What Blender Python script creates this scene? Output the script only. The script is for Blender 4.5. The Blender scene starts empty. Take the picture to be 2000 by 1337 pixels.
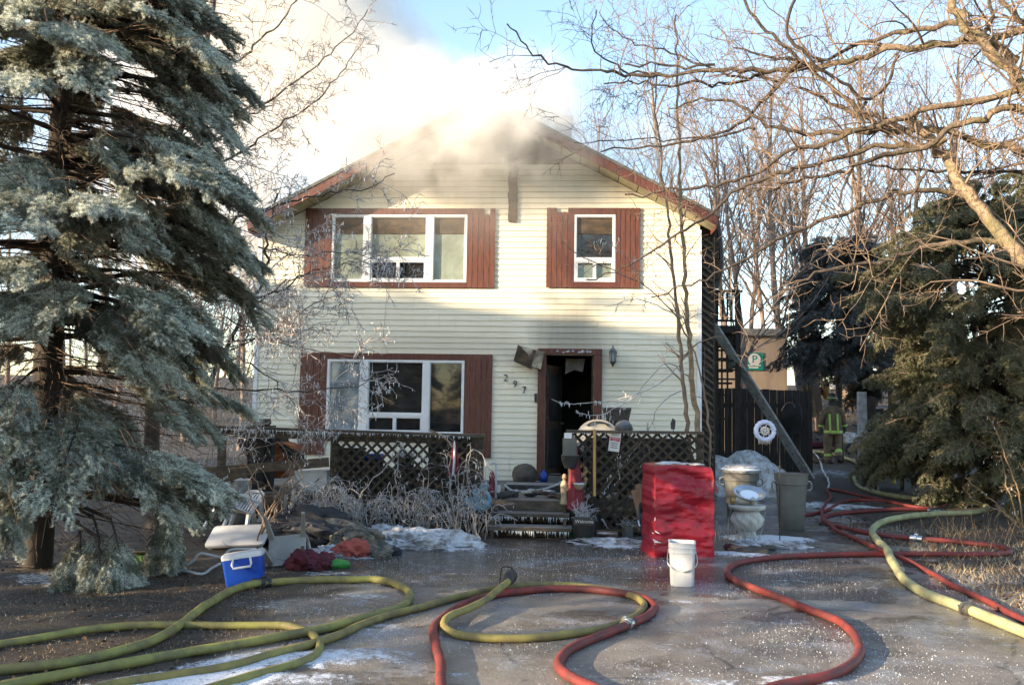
import bpy, math, random
import numpy as np
from mathutils import Vector, Matrix
R = math.radians
rnd = random.Random(11)
npr = np.random.RandomState(5)
SC = bpy.context.scene
COL = SC.collection

# ------------------------------------------------------------------ camera, sky, sun, exposure
F = 1700.0
CAM = Vector((1.52, -15.45, 1.65))
YAW, PITCH, ROLL = R(3.8), math.atan2(132.0, F), 0.0155
fw = Vector((-math.sin(YAW)*math.cos(PITCH), math.cos(YAW)*math.cos(PITCH), math.sin(PITCH)))
r0 = Vector((math.cos(YAW), math.sin(YAW), 0)); u0 = r0.cross(fw)
rt = r0*math.cos(ROLL) + u0*math.sin(ROLL); up = u0*math.cos(ROLL) - r0*math.sin(ROLL)
cam = bpy.data.objects.new('camera', bpy.data.cameras.new('camera')); COL.objects.link(cam)
m = Matrix((rt, up, -fw)).transposed().to_4x4(); m.translation = CAM
cam.matrix_world = m
cam.data.sensor_width = 36.0; cam.data.lens = 36.0*F/2000.0
cam.data.clip_start = 0.05; cam.data.clip_end = 600
SC.camera = cam

SUN_EL = R(14)
SUN_H = Vector((-0.876, -0.482, 0))              # horizontal direction towards the sun
to_sun = Vector((SUN_H.x*math.cos(SUN_EL), SUN_H.y*math.cos(SUN_EL), math.sin(SUN_EL))).normalized()
world = bpy.data.worlds.new("World"); SC.world = world; world.use_nodes = True
wn = world.node_tree.nodes; wl = world.node_tree.links; wn.clear()
sky = wn.new('ShaderNodeTexSky'); sky.sky_type = 'NISHITA'; sky.sun_disc = False
sky.sun_elevation = SUN_EL; sky.sun_rotation = math.atan2(SUN_H.x, SUN_H.y)
sky.air_density = 1.0; sky.dust_density = 0.6; sky.ozone_density = 1.0
bg = wn.new('ShaderNodeBackground'); bg.inputs[1].default_value = 0.15
wo = wn.new('ShaderNodeOutputWorld')
wl.new(sky.outputs[0], bg.inputs[0]); wl.new(bg.outputs[0], wo.inputs[0])
sl = bpy.data.lights.new('sun', 'SUN'); sl.energy = 4.3; sl.angle = R(0.5); sl.color = (1.0, 0.79, 0.53)
so = bpy.data.objects.new('sun', sl); COL.objects.link(so)
so.rotation_euler = to_sun.to_track_quat('Z', 'Y').to_euler(); so.location = (-20, -20, 20)
SC.view_settings.view_transform = 'Standard'; SC.view_settings.look = 'None'
SC.view_settings.exposure = 1.78; SC.view_settings.gamma = 1.0
SC.view_settings.use_curve_mapping = False
SC.render.engine = 'CYCLES'
SC.cycles.volume_bounces = 8; SC.cycles.volume_step_rate = 1.0; SC.cycles.volume_max_steps = 256
SC.cycles.max_bounces = 8; SC.cycles.diffuse_bounces = 3; SC.cycles.glossy_bounces = 3
SC.cycles.transparent_max_bounces = 8; SC.cycles.transmission_bounces = 4
SC.cycles.caustics_reflective = False; SC.cycles.caustics_refractive = False
try: SC.cycles.use_denoising = True
except Exception: pass

# ------------------------------------------------------------------ pixel -> place helpers
def ss(a, b, x):
    t = np.clip((x-a)/(b-a), 0, 1); return t*t*(3-2*t)
def hgt(x, y):
    """height of the ground at a place (numpy or float)"""
    x = np.asarray(x, float); y = np.asarray(y, float)
    h = 0.34*ss(-3.0, 8.5, y) + 2.6*ss(10.0, 24.0, y) + 1.0*ss(24, 70, y)
    h = h + 0.10*ss(-2.5, -5.0, x)*ss(-12.0, -9.0, y)*(1-ss(-4, 0, y))
    return h
def ray(px, py):
    return (fw*F + rt*(px-1000.0) + up*(668.5-py))/F
def PY(px, py, Y):
    d = ray(px, py); return CAM + d*((Y-CAM.y)/d.y)
def PD(px, py, dep): return CAM + ray(px, py)*dep
def PG(px, py, lift=0.0):
    """first point where the pixel's ray meets the ground (raised by lift)"""
    d = ray(px, py); t0 = 1.0; t = 1.0
    f = lambda t_: (CAM.z+d.z*t_)-float(hgt(CAM.x+d.x*t_, CAM.y+d.y*t_))-lift
    while t < 120 and f(t) > 0: t0 = t; t += .35
    for _ in range(14):
        m_ = (t0+t)/2
        if f(m_) > 0: t0 = m_
        else: t = m_
    p = CAM+d*t; p.z = float(hgt(p.x, p.y))+lift; return p
def dep(p): return (p-CAM).dot(fw)

# ------------------------------------------------------------------ numpy noise
def _hash(ix, iy, s):
    n = (ix*374761393 + iy*668265263 + s*1442695041) & 0xffffffff
    n = ((n ^ (n >> 13))*1274126177) & 0xffffffff
    return ((n ^ (n >> 16)) & 0xffff)/65535.0
def vnoise(x, y, s=0):
    x = np.asarray(x, float); y = np.asarray(y, float)
    ix = np.floor(x).astype(np.int64); iy = np.floor(y).astype(np.int64)
    fx = x-ix; fy = y-iy; fx = fx*fx*(3-2*fx); fy = fy*fy*(3-2*fy)
    a = _hash(ix, iy, s); b = _hash(ix+1, iy, s); c = _hash(ix, iy+1, s); d = _hash(ix+1, iy+1, s)
    return (a*(1-fx)+b*fx)*(1-fy) + (c*(1-fx)+d*fx)*fy
def fbm(x, y, s=0, o=4):
    t = 0; a = .5
    for i in range(o):
        t = t + a*vnoise(x, y, s+i*17); x = x*2.03; y = y*2.03; a *= .5
    return t/(1-.5**o)

# ------------------------------------------------------------------ mesh builders
class MB:
    def __init__(s): s.v = []; s.f = []
    def add(s, vs, fs):
        o = len(s.v); s.v += [tuple(v) for v in vs]; s.f += [tuple(i+o for i in f) for f in fs]; return s
    def box(s, x0, x1, y0, y1, z0, z1, M=None):
        vs = [Vector((x, y, z)) for z in (z0, z1) for y in (y0, y1) for x in (x0, x1)]
        if M is not None: vs = [M @ v for v in vs]
        return s.add(vs, [(0,2,3,1),(4,5,7,6),(0,1,5,4),(1,3,7,5),(3,2,6,7),(2,0,4,6)])
    def bar(s, a, b, w, h, upv=(0,0,1)):
        a = Vector(a); b = Vector(b); d = (b-a); L = d.length; d.normalize()
        u = Vector(upv); sx = d.cross(u)
        if sx.length < 1e-4: sx = d.cross(Vector((0,1,0)))
        sx.normalize(); u = sx.cross(d)
        M = Matrix((d, sx, u)).transposed().to_4x4(); M.translation = a
        return s.box(0, L, -w/2, w/2, -h/2, h/2, M)
    def tube(s, pts, rad, n=8, cap=True):
        v, f = tube_arr(pts, rad, n, cap); return s.add(v.tolist(), f)
    def lathe(s, prof, c=(0,0,0), n=20, M=None, close=False):
        vs = []; fs = []
        for (r, z) in prof:
            for k in range(n):
                a = 2*math.pi*k/n; v = Vector((r*math.cos(a), r*math.sin(a), z))
                if M is not None: v = M @ v
                vs.append(v+Vector(c))
        for i in range(len(prof)-1):
            for k in range(n):
                k2 = (k+1) % n; fs.append((i*n+k, i*n+k2, (i+1)*n+k2, (i+1)*n+k))
        if prof[0][0] > 1e-6: fs.append(tuple(range(n-1, -1, -1)))
        if prof[-1][0] > 1e-6 and not close: fs.append(tuple((len(prof)-1)*n+k for k in range(n)))
        return s.add(vs, fs)
    def prism(s, outline, a, b):
        """outline points (list of Vector) extruded by vector from offset a to b"""
        a = Vector(a); b = Vector(b); n = len(outline)
        vs = [Vector(p)+a for p in outline]+[Vector(p)+b for p in outline]
        fs = [tuple(range(n)), tuple(range(2*n-1, n-1, -1))]
        fs += [(i, i+n, (i+1) % n+n, (i+1) % n) for i in range(n)]
        return s.add(vs, fs)
    def blob(s, c, r, seed=0, amp=.25, sub=3, freq=1.7, flat=None, fold=0.):
        v, f = ico(sub); c = Vector(c); rs = np.array(r if hasattr(r, '__len__') else (r, r, r), float)
        rr = random.Random(seed); o = np.array([rr.uniform(-50, 50) for _ in range(3)])
        q = v*freq+o
        d = fbm(q[:,0]+q[:,2]*.7, q[:,1]-q[:,2]*.5, seed, 4)-.5
        if fold: d = d+fold*(.25-np.abs(fbm(q[:,0]*1.9+q[:,2], q[:,1]*1.9+q[:,2]*1.3, seed+5, 3)-.5))
        w = v*(1+2*amp*d)[:,None]*rs
        if flat is not None: w[:,2] = np.maximum(w[:,2], flat)
        return s.add((w+np.array(c)).tolist(), f)
    def cone(s, a, b, ra, rb=0.0, n=5):
        return s.tube([a, b], [ra, max(rb, 1e-4)], n)
_ic = {}
def ico(sub):
    if sub in _ic: return _ic[sub]
    import bmesh
    b = bmesh.new(); bmesh.ops.create_icosphere(b, subdivisions=sub, radius=1)
    b.verts.ensure_lookup_table()
    v = np.array([x.co[:] for x in b.verts]); f = [tuple(x.index for x in g.verts) for g in b.faces]; b.free()
    _ic[sub] = (v, f); return v, f

def frames(P):
    T = np.gradient(P, axis=0); T /= np.linalg.norm(T, axis=1)[:,None]+1e-9
    a = np.array([0,0,1.]) if abs(T[0,2]) < .9 else np.array([1.,0,0])
    n = a-T[0]*a.dot(T[0]); n /= np.linalg.norm(n)
    N = np.empty_like(P); N[0] = n
    for i in range(1, len(P)):
        n = n-T[i]*n.dot(T[i]); n /= np.linalg.norm(n)+1e-9; N[i] = n
    return T, N, np.cross(T, N)
_ring = {}
def tube_arr(pts, rad, n=8, cap=True):
    P = np.array([tuple(p) for p in pts], float)
    r = np.full(len(P), rad, float) if np.isscalar(rad) else np.asarray(rad, float)
    T, N, B = frames(P)
    if n not in _ring:
        a = np.arange(n)*2*math.pi/n; _ring[n] = (np.cos(a), np.sin(a))
    c, s_ = _ring[n]
    V = P[:,None,:] + r[:,None,None]*(c[None,:,None]*N[:,None,:] + s_[None,:,None]*B[:,None,:])
    V = V.reshape(-1, 3); fs = []
    for i in range(len(P)-1):
        for k in range(n):
            k2 = (k+1) % n; fs.append((i*n+k, i*n+k2, (i+1)*n+k2, (i+1)*n+k))
    if cap: fs += [tuple(range(n-1, -1, -1)), tuple((len(P)-1)*n+k for k in range(n))]
    return V, fs
_tf = {}
def tubes_np(lines, n=3):
    """many (points, radii) -> vertex array, quad array, without caps: fast"""
    VV = []; FF = []; o = 0
    for P, r in lines:
        P = np.asarray(P, float); r = np.asarray(r, float); m_ = len(P)
        T, N, B = frames(P)
        if n not in _ring:
            a = np.arange(n)*2*math.pi/n; _ring[n] = (np.cos(a), np.sin(a))
        c, s_ = _ring[n]
        V = P[:,None,:] + r[:,None,None]*(c[None,:,None]*N[:,None,:] + s_[None,:,None]*B[:,None,:])
        if (m_, n) not in _tf:
            i = np.arange(m_-1)[:,None]; k = np.arange(n)[None,:]; k2 = (k+1) % n
            _tf[(m_, n)] = np.stack([i*n+k, i*n+k2, (i+1)*n+k2, (i+1)*n+k], -1).reshape(-1, 4)
        VV.append(V.reshape(-1, 3)); FF.append(_tf[(m_, n)]+o); o += m_*n
    return np.concatenate(VV), np.concatenate(FF)
def smooth_line(pts, step=0.06):
    """Catmull-Rom through points, resampled evenly"""
    P = np.array([tuple(p) for p in pts], float)
    Q = np.vstack([2*P[0]-P[1], P, 2*P[-1]-P[-2]]); out = []
    for i in range(1, len(Q)-2):
        p0, p1, p2, p3 = Q[i-1], Q[i], Q[i+1], Q[i+2]
        t = np.linspace(0, 1, 24, endpoint=False)[:,None]
        out.append(.5*((2*p1)+(-p0+p2)*t+(2*p0-5*p1+4*p2-p3)*t**2+(-p0+3*p1-3*p2+p3)*t**3))
    L = np.vstack(out+[P[-1:]])
    d = np.r_[0, np.cumsum(np.linalg.norm(np.diff(L, axis=0), axis=1))]
    k = max(3, int(d[-1]/step)+1); t = np.linspace(0, d[-1], k)
    return np.stack([np.interp(t, d, L[:,j]) for j in range(3)], 1)

def np_mesh(name, V, Fq, mat=None, smooth=False, attr=None):
    me = bpy.data.meshes.new(name); V = np.ascontiguousarray(V, np.float32)
    Fq = np.asarray(Fq, np.int32); k = Fq.shape[1]; nf = len(Fq)
    me.vertices.add(len(V)); me.vertices.foreach_set('co', V.ravel())
    me.loops.add(nf*k); me.loops.foreach_set('vertex_index', Fq.ravel())
    me.polygons.add(nf); me.polygons.foreach_set('loop_start', np.arange(0, nf*k, k, dtype=np.int32))
    try: me.polygons.foreach_set('loop_total', np.full(nf, k, np.int32))
    except Exception: pass
    if smooth: me.polygons.foreach_set('use_smooth', np.ones(nf, bool))
    if attr:
        for an, arr in attr.items():
            at = me.attributes.new(an, 'FLOAT', 'POINT'); at.data.foreach_set('value', np.asarray(arr, np.float32))
    me.update(calc_edges=True); me.validate()
    if mat: me.materials.append(mat)
    return me
def mb_mesh(name, mb, mat=None, smooth=False, off=None):
    me = bpy.data.meshes.new(name)
    v = mb.v if off is None else [(a[0]-off[0], a[1]-off[1], a[2]-off[2]) for a in mb.v]
    me.from_pydata(v, [], mb.f); me.update()
    if smooth:
        me.polygons.foreach_set('use_smooth', np.ones(len(me.polygons), bool))
        try: me.set_sharp_from_angle(angle=R(42))
        except Exception: pass
    if mat: me.materials.append(mat)
    return me

# ------------------------------------------------------------------ objects
def root_of(o):
    while o.parent: o = o.parent
    return o
def props(o, label=None, cat=None, group=None, kind=None):
    for k, v in (('label', label), ('category', cat), ('group', group), ('kind', kind)):
        if v: o[k] = v
    return o
def thing(name, label, cat, loc=(0,0,0), group=None):
    o = bpy.data.objects.new(name, None); COL.objects.link(o); o.location = loc; o.empty_display_size = .1
    return props(o, label, cat, group)
def link(name, me, parent=None, **kw):
    o = bpy.data.objects.new(name, me); COL.objects.link(o)
    if parent: o.parent = parent
    return props(o, **kw)
def part(parent, name, mb, mat, smooth=False, local=False, label=None, kind=None):
    """a mesh part; coordinates given in world space unless local"""
    off = None if local else tuple(root_of(parent).location)
    return link(name, mb_mesh(name, mb, mat, smooth, off), parent, label=label, kind=kind)
def solo(name, mb, mat, label, cat, loc, smooth=False, group=None, kind=None):
    o = link(name, mb_mesh(name, mb, mat, smooth, tuple(loc)), label=label, cat=cat, group=group, kind=kind)
    o.location = loc; return o
def structure(name, me): return props(link(name, me), kind='structure')
def copy_thing(src, loc, rotz=0.0, scale=None, label=None, group=None):
    def rec(o, par):
        c = o.copy(); COL.objects.link(c); c.parent = par
        if par is not None: c.matrix_parent_inverse = o.matrix_parent_inverse.copy()
        for ch in list(o.children): rec(ch, c)
        return c
    r_ = rec(src, None); r_.location = loc; r_.rotation_euler = (0, 0, rotz)
    if scale: r_.scale = (scale,)*3 if not hasattr(scale, '__len__') else scale
    if label: r_['label'] = label
    if group: r_['group'] = group
    return r_

# ------------------------------------------------------------------ materials
class NG:
    """tiny node-graph helper"""
    def __init__(s, tree): s.t = tree; s.n = tree.nodes; s.l = tree.links
    def new(s, t, **kw):
        n = s.n.new(t)
        for k, v in kw.items(): setattr(n, k, v)
        return n
    def put(s, sock, v):
        if hasattr(v, 'node'): s.l.new(v, sock)
        else: sock.default_value = v
    def math(s, op, a, b=None, c=None, clamp=False):
        n = s.new('ShaderNodeMath', operation=op, use_clamp=clamp); s.put(n.inputs[0], a)
        if b is not None: s.put(n.inputs[1], b)
        if c is not None: s.put(n.inputs[2], c)
        return n.outputs[0]
    def add(s, a, b): return s.math('ADD', a, b)
    def sub(s, a, b): return s.math('SUBTRACT', a, b)
    def mul(s, a, b): return s.math('MULTIPLY', a, b)
    def smooth(s, x, a, b, lo=0., hi=1.):
        n = s.new('ShaderNodeMapRange', interpolation_type='SMOOTHSTEP')
        s.put(n.inputs[0], x)
        n.inputs[1].default_value = a; n.inputs[2].default_value = b; n.inputs[3].default_value = lo; n.inputs[4].default_value = hi
        return n.outputs[0]
    def mix(s, f, a, b):
        n = s.new('ShaderNodeMix', data_type='RGBA'); s.put(n.inputs[0], f)
        s.put(n.inputs[6], a if hasattr(a, 'node') else (*a, 1)); s.put(n.inputs[7], b if hasattr(b, 'node') else (*b, 1))
        return n.outputs[2]
    def obj(s): return s.new('ShaderNodeTexCoord').outputs['Object']
    def xyz(s, v):
        n = s.new('ShaderNodeSeparateXYZ'); s.l.new(v, n.inputs[0]); return n.outputs
    def noise(s, v, scale, detail=4, rough=.55, dist=0., out=0):
        n = s.new('ShaderNodeTexNoise'); s.l.new(v, n.inputs['Vector'])
        n.inputs['Scale'].default_value = scale; n.inputs['Detail'].default_value = detail
        n.inputs['Roughness'].default_value = rough; n.inputs['Distortion'].default_value = dist
        return n.outputs[out]
    def map(s, v, sc=(1,1,1), rot=(0,0,0)):
        n = s.new('ShaderNodeMapping'); s.l.new(v, n.inputs[0]); n.inputs['Scale'].default_value = sc
        n.inputs['Rotation'].default_value = rot; return n.outputs[0]
    def attr(s, name): return s.new('ShaderNodeAttribute', attribute_name=name).outputs['Fac']
    def bump(s, h, strength=.3, dist=.02, normal=None):
        n = s.new('ShaderNodeBump'); s.put(n.inputs['Height'], h)
        n.inputs['Strength'].default_value = strength; n.inputs['Distance'].default_value = dist
        if normal is not None: s.l.new(normal, n.inputs['Normal'])
        return n.outputs[0]
def newmat(name):
    mt = bpy.data.materials.new(name); mt.use_nodes = True; g = NG(mt.node_tree)
    return mt, g, g.n['Principled BSDF']
def mat(name, c, c2=None, rough=.7, metal=0., scale=6., detail=5, bump=.15, bscale=None, bdist=.01, lo=.35, hi=.65,
        stretch=(1,1,1), spec=.4, frost=0., frost_c=(.62,.66,.72), rvar=.1, trans=0., sss=0., sheen=0., grain=None):
    mt, g, b = newmat(name); v = g.map(g.obj(), stretch)
    n = g.noise(v, scale, detail); f = g.smooth(n, lo, hi)
    c2 = c2 or tuple(x*.72 for x in c); col = g.mix(f, c, c2)
    if grain:
        n3 = g.noise(g.map(g.obj(), grain[0]), grain[1], 6, .65); col = g.mix(g.mul(g.smooth(n3, .35, .7), grain[3]), col, grain[2])
    if frost > 0:
        ge = g.new('ShaderNodeNewGeometry'); nz = g.xyz(ge.outputs['Normal'])[2]
        n2 = g.noise(g.obj(), 9, 5, .7)
        ff = g.mul(g.smooth(g.add(nz, g.mul(g.sub(n2, .5), 2.2)), -.1, 1.0), frost); col = g.mix(ff, col, frost_c)
    g.l.new(col, b.inputs['Base Color'])
    g.put(b.inputs['Roughness'], g.math('ADD', g.mul(g.sub(n, .5), rvar*2), rough, clamp=True))
    b.inputs['Metallic'].default_value = metal; b.inputs['Specular IOR Level'].default_value = spec
    if trans: b.inputs['Transmission Weight'].default_value = trans
    if bump:
        nb = g.noise(v, bscale or scale*3, 5, .6); g.l.new(g.bump(nb, bump, bdist), b.inputs['Normal'])
    return mt

MT = {}
def defm(key, *a, **k): MT[key] = mat(key, *a, **k); return MT[key]
wood_g = lambda: ((1,1,1), 9, None, 0)
defm('brown_trim', (.135,.044,.028), (.09,.029,.020), rough=.55, scale=5, stretch=(6,6,1), bump=.2, grain=((14,14,1.2), 3, (.05,.02,.015), .6))
defm('brown_board', (.15,.050,.031), (.095,.033,.022), rough=.5, scale=4, stretch=(6,6,1), bump=.25, grain=((16,16,1.0), 4, (.07,.03,.02), .6))
defm('white_vinyl', (.74,.76,.78), (.62,.64,.67), rough=.4, scale=2, bump=.05)
defm('soffit', (.38,.34,.22), (.27,.24,.16), rough=.6, scale=3, bump=.08)
defm('charred', (.035,.027,.02), (.10,.065,.04), rough=.85, scale=4, bump=.6, bscale=14, bdist=.02, stretch=(1,1,2))
defm('shingle', (.07,.075,.07), (.12,.12,.11), rough=.9, scale=14, bump=.5)
defm('brick_dark', (.16,.075,.055), (.10,.055,.045), rough=.9, scale=8, bump=.4)
defm('concrete', (.28,.27,.25), (.19,.18,.17), rough=.9, scale=4, bump=.4)
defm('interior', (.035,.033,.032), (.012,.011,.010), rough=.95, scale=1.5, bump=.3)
defm('deck_wood', (.085,.068,.05), (.045,.038,.03), rough=.8, scale=6, stretch=(1,6,6), bump=.3, frost=.35, frost_c=(.35,.36,.36))
defm('lattice_wood', (.052,.041,.029), (.03,.026,.02), rough=.85, scale=10, bump=.3)
defm('rail_wood', (.10,.078,.055), (.055,.045,.035), rough=.8, scale=5, stretch=(1,5,5), bump=.3, frost=.2, frost_c=(.4,.4,.4))
defm('fence_wood', (.040,.032,.027), (.020,.017,.015), rough=.8, scale=5, stretch=(8,8,1), bump=.35)
defm('plank_grey', (.36,.36,.36), (.24,.24,.245), rough=.8, scale=4, stretch=(2,2,2), bump=.25)
defm('dark_steel', (.03,.03,.032), (.05,.045,.04), rough=.5, metal=.3, scale=12, bump=.1)
defm('black_plastic', (.02,.02,.022), (.035,.035,.035), rough=.45, scale=5, bump=.1, frost=.25)
defm('grey_plastic', (.135,.135,.125), (.095,.095,.09), rough=.5, scale=3, bump=.1)
defm('lid_plastic', (.20,.21,.20), (.15,.15,.15), rough=.5, scale=3, bump=.1, frost=.9)
defm('white_plastic', (.54,.555,.58), (.44,.45,.475), rough=.35, scale=3, bump=.06)
defm('chair_plastic', (.33,.325,.31), (.25,.245,.23), rough=.4, scale=4, bump=.08)
defm('blue_plastic', (.012,.060,.36), (.010,.045,.28), rough=.35, scale=4, bump=.06)
defm('red_cloth', (.22,.028,.042), (.15,.018,.028), rough=.7, scale=4, bump=.3)
defm('maroon_cloth', (.10,.012,.022), (.05,.008,.015), rough=.8, scale=4, bump=.4)
defm('salmon_cloth', (.36,.075,.055), (.28,.058,.045), rough=.6, scale=5, bump=.15)
defm('camo_cloth', (.10,.085,.06), (.025,.022,.018), rough=.85, scale=7, bump=.5, lo=.45, hi=.52, grain=((1,1,1), 9, (.22,.20,.17), .8))
defm('dark_cloth', (.025,.028,.035), (.05,.05,.055), rough=.85, scale=4, bump=.5)
defm('green_toy', (.035,.22,.035), (.02,.13,.03), rough=.4, scale=3, bump=.05, lo=.45, hi=.5)
defm('lime_toy', (.38,.75,.03), (.3,.6,.03), rough=.4, scale=3, bump=.05)
defm('orange_leather', (.28,.085,.022), (.14,.045,.018), rough=.5, scale=3, bump=.25)
defm('swan_blue', (.13,.27,.37), (.09,.20,.29), rough=.5, scale=6, bump=.15, frost=.25)
defm('stone', (.10,.085,.07), (.055,.05,.042), rough=.9, scale=4, bump=.6, bdist=.03)
defm('aluminium', (.55,.56,.58), (.45,.46,.48), rough=.3, metal=.9, scale=3, bump=.05)
defm('white_stone', (.55,.53,.48), (.40,.38,.34), rough=.8, scale=6, bump=.3, frost=.3)
defm('brass', (.45,.30,.12), (.3,.2,.08), rough=.4, metal=.6, scale=5, bump=.1)
defm('yellow_wood', (.50,.30,.10), (.40,.23,.07), rough=.5, scale=3, stretch=(5,5,1), bump=.1)
defm('raw_wood', (.24,.14,.09), (.17,.10,.065), rough=.8, scale=4, stretch=(4,4,1), bump=.25)
defm('pale_wood', (.42,.34,.22), (.28,.22,.14), rough=.8, scale=4, bump=.2)
defm('yellow_paint', (.55,.42,.03), (.4,.3,.03), rough=.5, scale=5, bump=.1)
defm('hose_yellow', (.27,.255,.065), (.20,.185,.055), rough=.65, scale=5, bump=.45, bscale=120, bdist=.004, grain=((1,1,1), 7, (.11,.09,.05), .8))
defm('hose_ochre', (.27,.23,.065), (.20,.165,.05), rough=.65, scale=5, bump=.45, bscale=120, bdist=.004, grain=((1,1,1), 7, (.11,.085,.05), .8))
defm('hose_red', (.215,.032,.028), (.15,.024,.022), rough=.65, scale=6, bump=.45, bscale=120, bdist=.004, grain=((1,1,1), 7, (.075,.03,.03), .8))
defm('hose_cream', (.40,.40,.21), (.31,.31,.17), rough=.65, scale=5, bump=.45, bscale=120, bdist=.004, grain=((1,1,1), 7, (.17,.155,.09), .7))
defm('hose_white', (.55,.56,.57), (.4,.41,.42), rough=.6, scale=6, bump=.1)
defm('coupling', (.35,.34,.33), (.22,.21,.2), rough=.35, metal=.9, scale=8, bump=.1)
defm('black_rubber', (.018,.018,.02), (.03,.03,.03), rough=.6, scale=10, bump=.1)
defm('bark_grey', (.12,.095,.075), (.06,.05,.042), rough=.9, scale=9, stretch=(1,1,.4), bump=.6)
defm('bark_tan', (.33,.235,.16), (.20,.14,.095), rough=.85, scale=10, stretch=(1,1,1), bump=.5, grain=((1,1,1), 5, (.14,.13,.055), .7))
defm('bark_twig', (.26,.185,.13), (.15,.11,.085), rough=.8, scale=5, bump=.2)
defm('bark_ice', (.34,.27,.235), (.18,.145,.13), rough=.22, scale=9, bump=.2, spec=.9, frost=.85, frost_c=(.74,.72,.72))
defm('bark_far', (.21,.155,.125), (.13,.10,.085), rough=.9, scale=3, bump=.2)
defm('dead_twig', (.15,.095,.062), (.08,.055,.04), rough=.9, scale=7, bump=.3)
defm('bark_dark', (.055,.042,.035), (.03,.025,.02), rough=.9, scale=7, stretch=(1,1,.4), bump=.6)
defm('stem_frost', (.34,.31,.28), (.21,.18,.155), rough=.5, scale=8, bump=.2, frost=.95, frost_c=(.64,.65,.68))
defm('dry_stem', (.30,.21,.12), (.2,.13,.07), rough=.8, scale=8, bump=.2)
defm('snow', (.62,.66,.72), (.46,.49,.54), rough=.5, scale=7, bump=.8, bscale=22, bdist=.03, grain=((1,1,1), 9, (.16,.12,.10), .85))
defm('shed_wall', (.40,.31,.235), (.30,.23,.18), rough=.85, scale=1.2, bump=.1, stretch=(2,2,.6))
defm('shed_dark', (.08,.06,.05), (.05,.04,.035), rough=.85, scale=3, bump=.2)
defm('sign_white', (.62,.61,.60), (.52,.51,.5), rough=.5, scale=6, bump=.03)
defm('sign_red', (.42,.035,.06), (.34,.03,.05), rough=.5, scale=6, bump=.03)
defm('sign_green', (.012,.21,.17), (.012,.17,.14), rough=.4, scale=6, bump=.03)
defm('ink', (.03,.03,.03), (.05,.05,.05), rough=.6, scale=6, bump=0)
defm('turnout', (.115,.085,.05), (.07,.052,.034), rough=.85, scale=6, bump=.4)
defm('turnout_low', (.15,.105,.065), (.095,.068,.043), rough=.85, scale=6, bump=.4)
defm('reflect', (.34,.50,.09), (.26,.40,.08), rough=.5, scale=9, bump=.05)
defm('helmet', (.02,.02,.02), (.035,.035,.035), rough=.4, scale=6, bump=.05)
defm('skin', (.45,.27,.19), (.38,.22,.16), rough=.55, scale=9, bump=.05)
defm('leaf_litter', (.115,.065,.036), (.06,.036,.022), rough=.8, scale=3, bump=.2)
defm('grass_dead', (.42,.33,.19), (.24,.19,.10), rough=.8, scale=2, bump=0, frost=.35, frost_c=(.6,.6,.6))
defm('plant_green', (.05,.13,.03), (.03,.08,.02), rough=.6, scale=9, bump=.1)
defm('paper', (.50,.44,.33), (.38,.33,.25), rough=.8, scale=6, bump=.2, grain=((1,1,1), 5, (.03,.03,.03), .8))
defm('ornament', (.55,.62,.80), (.42,.50,.72), rough=.4, scale=8, bump=.1)
defm('wicker', (.10,.085,.075), (.05,.045,.04), rough=.8, scale=30, bump=.5, frost=.25)
defm('tub_grey', (.30,.29,.26), (.22,.21,.19), rough=.5, scale=3, bump=.1)

def mat_bark_aged():
    mt, g, b = newmat('bark_aged'); v = g.obj(); n = g.noise(v, 10, 5); n2 = g.noise(v, 5, 5, .65)
    nn = g.noise(v, 26, 5, .7); old = g.mix(g.smooth(nn, .38, .62), (.38,.27,.18), (.13,.095,.07)); old = g.mix(g.mul(g.smooth(n2, .42, .62), .7), old, (.16,.15,.075))
    shaded_c = g.mix(g.smooth(n, .35, .65), (.085,.066,.055), (.05,.042,.038)); col = g.mix(g.attr('narrow'), old, shaded_c)  # slim limbs darkened: their shade is put into the bark colour
    g.l.new(col, b.inputs['Base Color']); b.inputs['Roughness'].default_value = .85; b.inputs['Specular IOR Level'].default_value = .3
    g.l.new(g.bump(nn, 1.0, .03), b.inputs['Normal']); return mt
MT['bark_aged'] = mat_bark_aged()
def mat_ice(name):
    mt, g, b = newmat(name)
    b.inputs['Base Color'].default_value = (.85,.9,.95,1); b.inputs['Roughness'].default_value = .12
    b.inputs['Transmission Weight'].default_value = .15; b.inputs['IOR'].default_value = 1.31
    n = g.noise(g.obj(), 30, 3); g.l.new(g.bump(n, .3, .004), b.inputs['Normal'])
    return mt
MT['ice'] = mat_ice('ice')
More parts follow.
